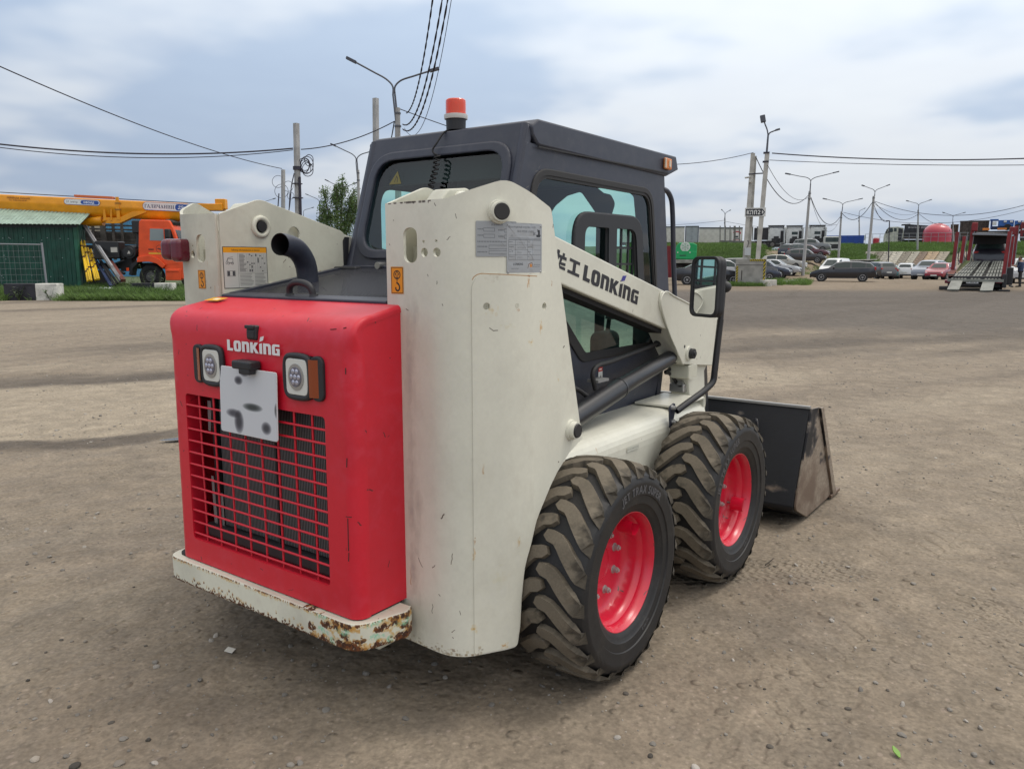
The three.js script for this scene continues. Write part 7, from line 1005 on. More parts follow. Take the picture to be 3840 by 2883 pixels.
car('red hatchback facing the yard, left of the car transporter', 'hatch', col.red, cpos(3531, 68), -PI / 2 - 0.25, { scale: 0.97 });
car('silver SUV facing the yard behind the standing person at far right', 'suv', col.silver, cpos(3848, 56), -PI / 2 + 0.05, { scale: 1.04 });
car('white van parked behind the nose of the black wagon', 'van', col.white, cpos(3134, 82), -PI / 2 - 0.35);
car('black sedan left of the checkpoint pedestal, partly behind the loader mirror', 'sedan', col.black, cpos(2662, 52), 0.04, { scale: 1.03 });
car('silver sedan behind the black sedan left of the pedestal', 'sedan', col.silver, cpos(2716, 58), 0.1, { scale: 1.12 });
car('dark SUV whose roof shows between the checkpoint poles', 'suv', col.greyDark, cpos(2796, 63), 0.1, { scale: 1.06 });
car('dark navy sedan with its nose just right of the pedestal', 'sedan', col.navy, cpos(2816, 62), -0.03);
car('navy hatchback behind the navy sedan right of the pedestal', 'hatch', col.navy, cpos(2870, 70), -0.16, { scale: 1.06 });
car('silver grey sedan in the middle of the row right of the pedestal', 'sedan', col.silver, cpos(2908, 74), -0.20);
car('beige silver hatchback, rightmost pale car of the row by the pedestal', 'hatch', col.beige, cpos(2938, 80), -0.22, { scale: 1.04 });
car('dark brown hatchback behind the lamp foot, left of the black wagon', 'hatch', col.brown, cpos(3018, 88), -0.1, { scale: 1.04 });
car('maroon sedan behind the dark brown hatchback', 'sedan', col.maroon, cpos(3032, 95), -0.2);
car('black SUV tail on, half hidden behind the dark brown hatchback', 'suv', col.black, cpos(2982, 94), 0.9);
car('grey SUV highest on the dirt ramp above the row of cars', 'suv', col.grey, cpos(3040, 104), -0.12, { scale: 1.04 });
// =====================================================================
// THINGS ON THE BANK
// =====================================================================
{ // kerb stones and kiosk
  const ks = [['white kerb stone just right of the pedestal', 2876, 48.8, .42], ['white kerb stone behind the first one right of the pedestal', 2896, 50, .4], ['white kerb stone farther along, in the weeds', 2952, 53, .3], ['white kerb stone by the lamp foot', 2984, 54, .3], ['white kerb stone right of the lamp foot', 3020, 54.5, .3]];
  for (const [l, px, d, s] of ks) { const p = gpt(px, d), m = mesh('kerb_stone', box(s * 1.5, s, s, 0, s / 2 - 0.04, 0, 0.05), M.concretePale); m.position.copy(p); m.rotation.y = RB + 0.4; tag(m, l, 'kerb stone'); }
  const p = gpt(3232, 84); const k = bg('kiosk', 'small dark booth with a pale flat roof behind the black wagon', 'kiosk', p, face(p) + 0.1); mesh('wall', box(2.2, 1.75, 1.5, 0, 0.87, 0, 0.01), std(C(0.03, 0.032, 0.036), 0.6), k); mesh('roof', box(2.7, 0.1, 1.9, 0, 1.8, 0, 0.01, 0, 0, 0.03), M.concretePale, k); mesh('window', box(0.8, 0.6, 0.02, 0.1, 1.2, 0.755), M.carGlass, k); mesh('post', [box(0.1, 1.75, 0.1, -1.12, 0.87, 0.76)], M.concretePale, k);
}
{ // concrete slabs laid against the foot of the bank
  const r = rng(9), names = ['leftmost concrete slab leaning on the bank', 'second concrete slab from the left on the bank', 'third concrete slab from the left, plants on its edge', 'fourth concrete slab from the left, pale and wide', 'fifth concrete slab from the left, darkest one', 'sixth concrete slab from the left on the bank', 'seventh concrete slab from the left, broken at its top', 'eighth concrete slab, sandy brown, beside the transporter post', 'ninth concrete slab, behind the transporter posts', 'tenth concrete slab, behind the transporter posts on the right', 'eleventh concrete slab, rightmost, behind the standing person'];
  const tone = [[132, 126, 116], [112, 106, 96], [138, 134, 124], [156, 152, 140], [116, 110, 98], [146, 142, 130], [110, 94, 80], [150, 130, 106], [140, 132, 118], [138, 130, 116], [142, 138, 126]];
  const top = [3334, 3366, 3399, 3439, 3475, 3507, 3539, 3580, 3625, 3700, 3836];
  top.forEach((px, i) => { const a = at(px - 52, 0, 96.5), b = at(px, 0, 103.4); a.y = 0.05; b.y = 2.62; const d = b.clone().sub(a), len = d.length(), o = thing('concrete_slab', names[i], 'concrete slab', [a.x, a.y, a.z], 0, 'concrete slabs on the bank'), g = box(i === 3 || i === 7 ? 1.35 : 1.16, 0.2, len, 0, 0, len / 2, 0.02); const q = new THREE.Object3D(); q.lookAt(d); g.applyQuaternion(q.quaternion); mesh('slab', g, noisy(...tone[i], 0.4, 30 + i), o); const e = d.clone().multiplyScalar(0.9); mesh('lifting_loop', new THREE.TorusGeometry(0.09, 0.03, 6, 12).translate(e.x, e.y + 0.12, e.z), M.trim, o); });
}
const Z4b = (x, y, d) => at(3100 + x * 0.33454, 600 + y * 0.33454, d), Z5b = (x, y, d) => at(2480 + x * 0.28029, 780 + y * 0.28029, d), Z9 = (x, y, d) => at(3400 + x * 0.20465, 780 + y * 0.20465, d);
const place = (name, label, cat, p, rot = 0, group) => bg(name, label, cat, p, rot + face(p), group), q5 = (x, y, o) => LP(2480 + x * 0.28029, 780 + y * 0.28029, o), q4 = (x, y, o) => LP(3100 + x * 0.33454, 600 + y * 0.33454, o);
{ // red water tank with its ribs and lid
  const d = 124, p = Z4b(1235, 948, d), o = place('water_tank', 'large glossy red plastic water tank on the grass bank', 'water tank', p), R = 2.02, h = 3.25, pr = [[0, 0], [R, 0], [R, 0.3]]; for (let i = 0; i < 5; i++) pr.push([R - (i % 2) * 0.03, 0.5 + i * 0.26]); for (let i = 0; i <= 10; i++) { const a = i / 10 * Math.PI / 2; pr.push([R * Math.cos(a) * 0.99 + 0.001, 1.75 + (h - 1.75) * Math.sin(a)]); }
  const red = new THREE.MeshPhysicalMaterial({ color: C(0.42, 0.018, 0.045), roughness: 0.35, clearcoat: 0.6, clearcoatRoughness: 0.2 }); mesh('shell', prep(toCreasedNormals(prep(new THREE.LatheGeometry(pr.map(([a, b]) => V2(Math.max(a, 0.0001), b)), 48)), 0.5)), red, o); mesh('lid', [rod([0.3, h - 0.16, 0.2], [0.34, h + 0.02, 0.22], 0.34, 0.3, 20)], M.trim, o); mesh('shoulder_rib', [box(1.1, 0.36, 0.24, 0.9, h - 0.5, 0.6, 0.08, 0, 0, -0.5), box(0.6, 0.07, 0.3, 1.4, 2.15, 1.0, 0.02)], red, o); mesh('seam', bar([-1.5, 1.74, 1.36], [1.5, 1.74, 1.36], 0.03, 0.03), std(C(0.45, 0.2, 0.2), 0.5), o);
}
function lorryWheels(o, xs, y, z, r = 0.5) { for (const x of xs) { const w = part('wheel', o); mesh('tyre', [rod([x, y, z - 0.3], [x, y, z], r, r, 24)], M.tyreFar, w); mesh('hub', rod([x, y, z], [x, y, z + 0.04], r * .55, r * .45, 16), std(C(0.12, 0.115, 0.11), 0.7), w); } }
{ // dump truck, nose to the left
  const d = 130, p = Z4b(640, 950, d), o = place('dump_truck', 'white cab dump truck with a dark tipper body, left of the red tank', 'truck', p), X = (x) => q4(x, 900, o)[0], Y = (y) => q4(880, y, o)[1], loc = (l) => l.map(([x, y, r]) => [X(x), Y(y), r ?? 0]); const wh = noisy(176, 180, 168, 0.15, 50, 0.5), bk = noisy(44, 47, 54, 0.25, 51, 0.6);
  mesh('cab', plateZ(roundPath(loc([[638, 925], [640, 850], [655, 800], [690, 748, .2], [790, 745, .15], [860, 760, .1], [862, 905], [790, 915], [780, 945], [640, 945]])), -2.3, 2.3, .04), wh, o); mesh('side_window', plateZ(loc([[686, 815], [694, 762, .1], [735, 758, .05], [742, 802]]), 0, .02, .004), M.carGlass, o); mesh('side_window', plateZ(loc([[752, 800], [750, 760, .05], [778, 760, .05], [782, 798]]), 0, .02, .004), M.carGlass, o); mesh('windscreen', plateZ(loc([[655, 808], [680, 760], [690, 756], [672, 818]]), -2.2, 2.21, .004), M.carGlass, o); mesh('sleeper_panel', plateZ(loc([[800, 895], [800, 760, .05], [850, 770, .05], [850, 895]]), 0, .03, .006), bk, o);
  mesh('mirror_arms', [bar([X(700), Y(735), .3], [X(700), Y(880), .3], .06), box(.2, .7, .2, X(672), Y(800), .3, .04)], M.trim, o);
  mesh('tipper_body', plateZ(loc([[858, 878], [872, 716], [1180, 742], [1340, 745], [1340, 885]]), -2.4, 2.4, .04), bk, o); mesh('body_canopy', box(X(930) - X(832), .16, 2.2, X(880), Y(722), -1.2, .03, 0, 0, .06), bk, o); const ribs = []; for (let i = 0; i < 8; i++) ribs.push(bar([X(880 + i * 52), Y(875), .02], [X(882 + i * 52), Y(748), .02], .1, .1)); ribs.forEach((g) => mesh('body_rib', g, bk, o)); mesh('body_rail', bar([X(858), Y(880), .04], [X(1340), Y(886), .04], .14, .16), noisy(90, 74, 60, .3, 52), o);
  const tt = canvasTex(512, 64, (g, w, h) => { g.clearRect(0, 0, w, h); g.fillStyle = '#a8abb0'; g.font = 'bold 40px sans-serif'; g.fillText('FINE TRUCKS', 60, 48, 270); g.beginPath(); g.arc(26, 32, 16, 0, 7); g.fill(); for (let i = 0; i < 6; i++) { g.beginPath(); g.moveTo(340 + i * 26, 54); g.lineTo(354 + i * 26, 12); g.lineTo(366 + i * 26, 12); g.lineTo(352 + i * 26, 54); g.fill(); } }); const tg = new THREE.PlaneGeometry(X(1125) - X(905), .5); tg.rotateZ(-.02); tg.translate(X(1015), Y(757), .08); mesh('body_lettering', tg, std(C(1, 1, 1), .6, 0, { map: tt, alphaTest: .5 }), o);
  mesh('chassis', [box(7.6, .35, 1, X(980), Y(905), -1.2, .02), box(1, .6, .6, X(840), Y(910), -.3, .05)], M.trim, o); lorryWheels(o, [X(720), X(1040), X(1120)], Y(935), -.05, .55);
}
{ // three tractor units seen from behind
  const units = [['white tractor unit, leftmost of three seen from behind', 1530, 50, 575], ['white tractor unit with a red chevron board, middle of three', 1776, 66, 592], ['white tractor unit, rightmost of three seen from behind', 2078, 62, 598]];
  units.forEach(([lab, x, w, yb], i) => { const d = 119, p = Z5b(x, yb, d); p.y = groundY(p.x, p.z); const o = place('tractor_unit', lab, 'truck', p, i === 0 ? 0.05 : 0.12, 'white tractor units on the dirt ramp'), wm = noisy(205, 208, 208, 0.06, 54 + i, 0.45); const W = 2.5;
    mesh('cab_back', [box(W, 2.55, 2.1, 0, 2.1, -1.5, .12), box(W * .94, .55, 1.8, 0, 3.4, -1.55, .15)], wm, o); mesh('roof_visor', [box(W * .96, .09, .5, 0, 3.72, -.6, .02), bar([-W * .42, 3.68, -.45], [-W * .40, 3.2, -.42], .08), bar([W * .42, 3.68, -.45], [W * .40, 3.2, -.42], .08)], M.trim, o); mesh('roof_recess', [box(W * .8, .5, .05, 0, 3.3, -.62, .02)], i ? wm : M.galv, o); if (i) mesh('rear_window', box(.85, .42, .03, .05, 2.62, -.44, .02), M.carGlass, o);
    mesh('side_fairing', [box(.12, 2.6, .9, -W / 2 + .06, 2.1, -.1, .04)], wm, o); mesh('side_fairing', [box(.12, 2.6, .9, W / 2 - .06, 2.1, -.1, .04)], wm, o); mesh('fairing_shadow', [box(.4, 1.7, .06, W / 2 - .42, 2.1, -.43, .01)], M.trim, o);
    mesh('engine_back', [box(1.2, .7, .25, 0, 1.5, -.33, .05), box(.7, .4, .2, .05, 1.95, -.35, .05), rod([-.5, 1.3, -.2], [.4, 1.75, -.2], .05)], M.trim, o); mesh('chassis', [box(1.0, .3, 3.6, 0, .82, 1.0, .03), box(2.4, .35, .12, 0, .66, 2.7, .02)], M.trim, o); mesh('air_tank', [rod([-.9, .72, 2.3], [-.1, .72, 2.3], .2, .2, 16)], M.chrome, o); for (const s of [-1, 1]) { const wl = part('wheel', o); mesh('tyre', rod([s * 1.22, .5, 1.8], [s * .7, .5, 1.8], .5, .5, 22), M.tyreFar, wl); mesh('mudguard', box(.56, .06, 1.1, s * .95, 1.06, 1.8, .02), M.trim, wl); mesh('mud_flap', box(.56, .55, .03, s * .95, .45, 2.4), noisy(90, 84, 76, .2, 60), wl); }
    if (i === 1) mesh('chevron_board', box(.34, .34, .03, .35, 0.85, 2.8, 0, 0, 0, .4), std(C(.7, .06, .10), .4), o); if (i === 1) mesh('tail_lamps', [box(.25, .1, .03, -.85, .62, 2.78)], M.tail, o); });
}
{ // trailers
  const wt = noisy(196, 194, 186, 0.07, 61, 0.55), gt = noisy(150, 156, 160, 0.08, 62, 0.5); const lay = (name, lab, x0, x1, y0, y1, d, m, more) => { const a = Z5b(x0, y1, d), o = place(name, lab, 'trailer', a), w = 0, q = q5(x1, y0, o); mesh('body', box(q[0], q[1], 2.5, q[0] / 2, q[1] / 2, -1.3, .06), m, o); more?.(o, q[0], q[1]); mesh('underframe', box(q[0] * .96, .3, 2.2, q[0] / 2, -.2, -1.3, .03), M.trim, o); lorryWheels(o, [q[0] * .72, q[0] * .82, q[0] * .92], -.55, -.3, .5); return o; };
  lay('box_trailer', 'white box trailer behind the cab post of the loader, far left of the row', -560, 318, 250, 462, 120, wt, (o, w, h) => { mesh('top_rail', box(w, .12, .1, w / 2, h, -.02), M.trim, o); mesh('plate', box(.9, .3, .04, w * .93, -.1, .02), M.plate, o); mesh('skirt', box(w * .3, .7, .1, w * .84, -.3, -.05), M.trim, o); });
  lay('grey_trailer', 'grey trailer rear with double doors between two white trailers', 316, 506, 238, 478, 112, gt, (o, w, h) => { mesh('door_frame', [box(.1, h, .08, .05, h / 2, .0), box(.1, h, .08, w - .05, h / 2, 0), box(w, .1, .08, w / 2, h - .05, 0)], M.trim, o); mesh('door_leaf', box(w * .45, h * .9, .03, w * .26, h / 2, -.02), gt, o); mesh('door_leaf', box(w * .45, h * .9, .03, w * .74, h / 2, -.02), gt, o); });
  lay('curtain_trailer', 'long white curtain sided trailer behind the log stake trailer', 500, 1094, 262, 474, 116, wt, (o, w, h) => { mesh('top_rail', [box(w, .14, .1, w / 2, h, -.02, 0, 0, 0, -.012)], M.trim, o); mesh('curtain_hem', box(w, .16, .05, w / 2, .1, 0), std(C(.4, .38, .35), .7), o); const ad = canvasTex(128, 320, (g, W, H) => { g.fillStyle = '#d8d4d0'; g.fillRect(0, 0, W, H); g.fillStyle = '#b03a44'; g.beginPath(); g.arc(64, 70, 54, 3.3, 6.6); g.lineTo(100, 130); g.arc(64, 80, 30, 0, 3.1, true); g.fill(); g.fillStyle = '#33343a'; g.fillRect(34, 150, 50, 46); g.fillRect(22, 214, 84, 22); g.fillStyle = '#b03a44'; g.fillRect(14, 250, 100, 14); }); const ag = new THREE.PlaneGeometry(1.35, 3.0 * h / 3.2 * .8); ag.translate(w * .87, h * .45, .06); mesh('advert', ag, std(C(1, 1, 1), .6, 0, { map: ad }), o); });
  { const d = 104, a = Z5b(778, 462, d), o = place('log_trailer', 'log trailer with upright steel stakes in front of the white curtain trailer', 'trailer', a), q = (x, y) => q5(x, y, o), gm = noisy(110, 108, 104, .2, 63); for (const x of [788, 858, 921, 975, 990, 1046]) { const t = q(x + 2, 238), b = q(x, 462); mesh('stake', [bar(b, t, .13, .13)], gm, o); } mesh('bed', [bar(q(778, 448), q(1260, 458), .2, .3)], gm, o); mesh('running_gear', [bar(q(810, 470), q(895, 470), .4, .3), bar(q(960, 490), q(1100, 500), .6, .4)], M.trim, o); lorryWheels(o, [q(985, 500)[0], q(1060, 500)[0]], q(985, 505)[1], 0, .5); for (const x of [1226, 1290]) mesh('stake', bar(q(x, 430), q(x, 250), .13, .13), gm, o); }
  { const d = 113, a = Z5b(1236, 500, d), o = place('dark_tipper', 'dark ribbed tipper body behind the right checkpoint pole', 'truck', a), q = (x, y) => q5(x, y, o), b = q(1440, 262), m = noisy(58, 57, 62, .2, 64); const w = b[0], y0 = q(0, 432)[1]; mesh('tipper_body', box(w, b[1] - y0, 3, w / 2, (b[1] + y0) / 2, -1.5, .04), m, o); for (let i = 0; i < 4; i++) mesh('body_rib', box(.1, b[1] - y0, .1, w * (.08 + i * .27), (b[1] + y0) / 2, .03), m, o); mesh('chassis', [box(w * 1.5, .3, 1, w * .8, y0 - .3, -1, .02), tube([q(1160, 430), q(1195, 455), q(1210, 480), q(1190, 500)], .04, 16, 6)], M.trim, o); lorryWheels(o, [w * .3, w * .75, w * 1.3], .1, -.2, .5); mesh('tail_lamp', [box(.2, .12, .04, w * .1, y0 - .45, .04)], M.tail, o); }
  { const d = 124, a = Z4b(-30, 968, d), o = place('blue_trailer', 'blue tarpaulin trailer on the bank behind the lamp posts', 'trailer', a), b = q4(445, 842, o), bm = noisy(28, 66, 148, .12, 65, .6); mesh('tarpaulin', box(b[0] * .96, b[1] * .82, 2.5, b[0] * .48, b[1] * .59, -1.3, .05), bm, o); mesh('end_cap', box(b[0] * .045, b[1] * .4, 2.5, b[0] * .98, b[1] * .8, -1.3, .03), std(C(.5, .56, .6), .5), o); mesh('side_board', box(b[0], .5, 2.5, b[0] / 2, b[1] * .12, -1.29, .02), noisy(56, 66, 96, .3, 66), o); for (let i = 1; i < 7; i++) mesh('strap', box(.05, b[1] * .8, .02, b[0] * i / 7, b[1] * .6, -.03), std(C(.02, .06, .2), .6), o); lorryWheels(o, [b[0] * .2, b[0] * .6, b[0] * .72], -.1, -.2, .5); }
  { const d = 108, a = Z4b(62, 1040, d), o = place('white_lorry', 'white lorry front with dark grille low before the blue trailer', 'truck', a, .1), wm = noisy(188, 190, 186, .1, 67); mesh('cab', box(2.1, 1.9, 1.6, 0, 1.25, -.8, .14), wm, o); mesh('windscreen', box(1.8, .6, .03, 0, 1.75, .01, .05), M.carGlass, o); mesh('grille', box(1.5, .62, .05, 0, .85, .01, .04), M.trim, o); mesh('bumper', box(2.1, .25, .15, 0, .4, .02, .05), wm, o); for (const s of [-1, 1]) { mesh('headlight', box(.25, .2, .06, s * .85, .8, .02, .03), M.headlamp, o); mesh('wheel', rod([s * .95, .4, -.5], [s * .6, .4, -.5], .4, .4, 18), M.tyreFar, o); } }
  { const d = 122, a = Z4b(553, 972, d), m = place('red_bin', 'small red bin beside the dump truck nose', 'bin', a); mesh('bin_body', rod([0, 0, 0], [0, 1.2, 0], .42, .45, 16), std(C(.42, .03, .05), .5), m); mesh('bin_lid', rod([0, 1.2, 0], [0, 1.32, 0], .46, .3, 16), std(C(.25, .02, .03), .5), m); }
  for (const [lab, x0, x1, y0, d, c] of [['dark brown steel container directly behind the transporter posts', 1482, 1830, 682, 136, [72, 64, 60]], ['lower dark brown container between the red tank and the tall container', 1380, 1486, 726, 140, [84, 68, 56]]]) { const a = Z4b(x0, 930, d), o = place('steel_container', lab, 'container', a), b = q4(x1, y0, o), cm = noisy(...c, .3, 68, .8); mesh('body', corr(b[0], b[1], .5, .06).rotateY(PI).translate(b[0] / 2, 0, 0), cm, o); mesh('side', box(b[0] * .98, b[1] * .99, 2.3, b[0] / 2, b[1] * .49, -1.35, .02), cm, o); mesh('top_rail', box(b[0] * 1.02, .2, .2, b[0] / 2, b[1], 0, .02), cm, o); mesh('bottom_rail', box(b[0] * 1.02, .3, .2, b[0] / 2, .6, .05, .02), std(C(.03, .03, .03), .8), o); for (let i = 0; i < 4; i++) mesh('side_post', box(.14, b[1], .12, b[0] * (i + .5) / 4, b[1] / 2, .04, .01), cm, o); }
  { const d = 132, a = Z4b(1830, 905, d), o = place('blue_truck', 'blue old truck standing above the car transporter at far right', 'truck', a), q = (x, y) => q4(x, y, o), bm = noisy(40, 88, 158, .25, 69, .5); const B = (x0, y0, x1, y1, z, dp, m, nm) => { const A = q(x0, y1), Bq = q(x1, y0); return mesh(nm, box(Bq[0] - A[0], Bq[1] - A[1], dp, (A[0] + Bq[0]) / 2, (A[1] + Bq[1]) / 2, z, .05), m, o); };
    B(1838, 664, 1870, 770, -1, 2, noisy(48, 62, 110, .3, 70), 'cab_frame'); B(1838, 660, 1935, 680, -1, 2, bm, 'cab_roof'); B(1862, 690, 1912, 730, .02, .1, M.plate, 'cab_window'); B(1925, 670, 2110, 742, -1, 1.9, bm, 'tank_body'); B(2112, 676, 2240, 740, -1, 1.9, bm, 'rear_body'); B(1845, 738, 2100, 775, -1, 1.8, noisy(38, 50, 80, .4, 71), 'chassis'); B(1752, 762, 1832, 788, -.2, .6, std(C(.62, .2, .03), .6), 'orange_beam'); B(1918, 760, 2026, 784, -.2, .6, std(C(.62, .2, .03), .6), 'orange_beam'); for (const x of [2032, 2150]) { const c = q(x, 752); mesh('wheel', rod([c[0], c[1], -.4], [c[0], c[1], 0], .52, .52, 20), M.tyreFar, o); } for (const x of [1990, 2060, 2150, 2195]) B(x, 680, x + 36, 700, 0, .1, M.plate, 'hatch_panel'); B(1750, 790, 2180, 830, -1.2, 2.2, M.trim, 'deck'); for (const x of [1790, 1900, 2100]) { const c = q(x, 880); mesh('wheel', rod([c[0], c[1], -.6], [c[0], c[1], -.2], .5, .5, 18), M.tyreFar, o); } }
  { const d = 126, a = Z4b(2165, 900, d), o = place('red_truck', 'dark red truck end at the right edge of the bank', 'truck', a), m = noisy(110, 26, 32, .25, 72, .5); mesh('cab', box(2.6, 2.2, 2, 1.3, 1.7, -1, .1), m, o); mesh('grille', [box(1.8, .4, .05, 1.3, .9, .02, .03)], M.trim, o); mesh('bumper', box(2.6, .3, .2, 1.3, .45, .05, .05), M.galv, o); mesh('lamp', [rod([.35, 1.7, 0], [.35, 1.7, .06], .14)], M.headlamp, o); lorryWheels(o, [.5, 2.1], .2, -.2, .45); }
  { const o = place('bank_railing', 'thin steel railing along the top of the bank before the trucks', 'railing', Z4b(440, 930, 121)); const r0 = (x, y) => q4(x, y, o); for (let i = 0; i < 15; i++) { const x = 440 + i * 82, t = r0(x, 828 - i * 1.2), b = r0(x, 930); mesh('post', rod([t[0], t[1] - 3, t[2]], t, .035, .035, 6), M.galv, o); } mesh('rail', rod(r0(440, 830), r0(1600, 812), .03, .03, 6), M.galv, o); mesh('rail', rod(r0(440, 868), r0(1600, 852), .025, .025, 6), M.galv, o); }
  { const a = gpt(2506, 74), o = place('red_container', 'dark red container end left of the green gritter', 'container', a); mesh('body', corr(2.6, 2.9, .3, .05).rotateY(PI).translate(-.6, 0, 0), noisy(112, 30, 38, .2, 73, .6), o); mesh('side', box(2.5, 2.85, 3, -.6, 1.45, -1.6, .02), noisy(100, 28, 34, .2, 74, .6), o); mesh('frame_post', [box(.14, 2.9, .14, .72, 1.45, .03)], noisy(96, 26, 30, .2, 75), o); }
  { // green salt spreader with a snowflake
    const d = 63, a = Z5b(330, 735, d); const o = place('salt_spreader', 'green salt spreader hopper with a white snowflake disc', 'salt spreader', a), q = (x, y) => q5(x, y, o), P = (l, z, t, m, nm, bv = .03) => mesh(nm, plateZ(roundPath(l.map(([x, y, r]) => { const k = q(x, y); return [k[0], k[1], r ?? 0]; })), z, t, bv), m, o), gm = noisy(22, 152, 88, .08, 76, .4);
    P([[180, 685], [178, 590], [205, 500, .05], [245, 462, .08], [430, 466, .08], [482, 490, .06], [478, 590], [470, 690]], -2.2, 2.2, gm, 'hopper', .06); P([[182, 592], [205, 572, .05], [462, 580, .05], [478, 592], [470, 684], [184, 680]], 0, .06, gm, 'rear_panel', .02);
    const c = q(323, 518); mesh('snowflake_disc', [new THREE.CircleGeometry(.38, 36).translate(c[0], c[1], .012)], std(C(.62, .66, .62), .5), o); const fl = []; for (let i = 0; i < 6; i++) { const an = i * PI / 3 + .52, D2 = (t, r2, w) => [c[0] + Math.cos(an) * r2 - Math.sin(an) * w, c[1] + Math.sin(an) * r2 + Math.cos(an) * w, .02]; fl.push(bar(D2(0, .02, 0), D2(0, .34, 0), .045, .01), bar(D2(0, .16, 0), D2(0, .29, .11), .04, .01), bar(D2(0, .16, 0), D2(0, .29, -.11), .04, .01)); } mesh('snowflake', fl, std(C(.03, .33, .17), .5), o);
    for (const x of [222, 385]) { const k = q(x, 594); mesh('latch', box(.09, .09, .05, k[0], k[1], .07, .01), M.plate, o); } const em = q(290, 634); mesh('badge', [box(.5, .09, .02, em[0], em[1], .07, .01)], std(C(.02, .10, .06), .5), o);
    P([[180, 738], [182, 690], [482, 690], [475, 738]], -1.9, 1.98, noisy(140, 142, 136, .25, 77), 'base_rail'); mesh('frame', [box(1.0, 1.3, 1.2, q(250, 800)[0], q(0, 815)[1], -.8, .03), box(1.9, .3, .2, 0, q(0, 760)[1], -.3, .02)], noisy(52, 48, 46, .3, 78), o); for (const x of [225, 430]) { const k = q(x, 850); mesh('wheel', rod([k[0] - .12, .42 - o.position.y, -.6], [k[0] + .12, .42 - o.position.y, -.6], .42, .42, 20), M.tyreFar, o); } }
}
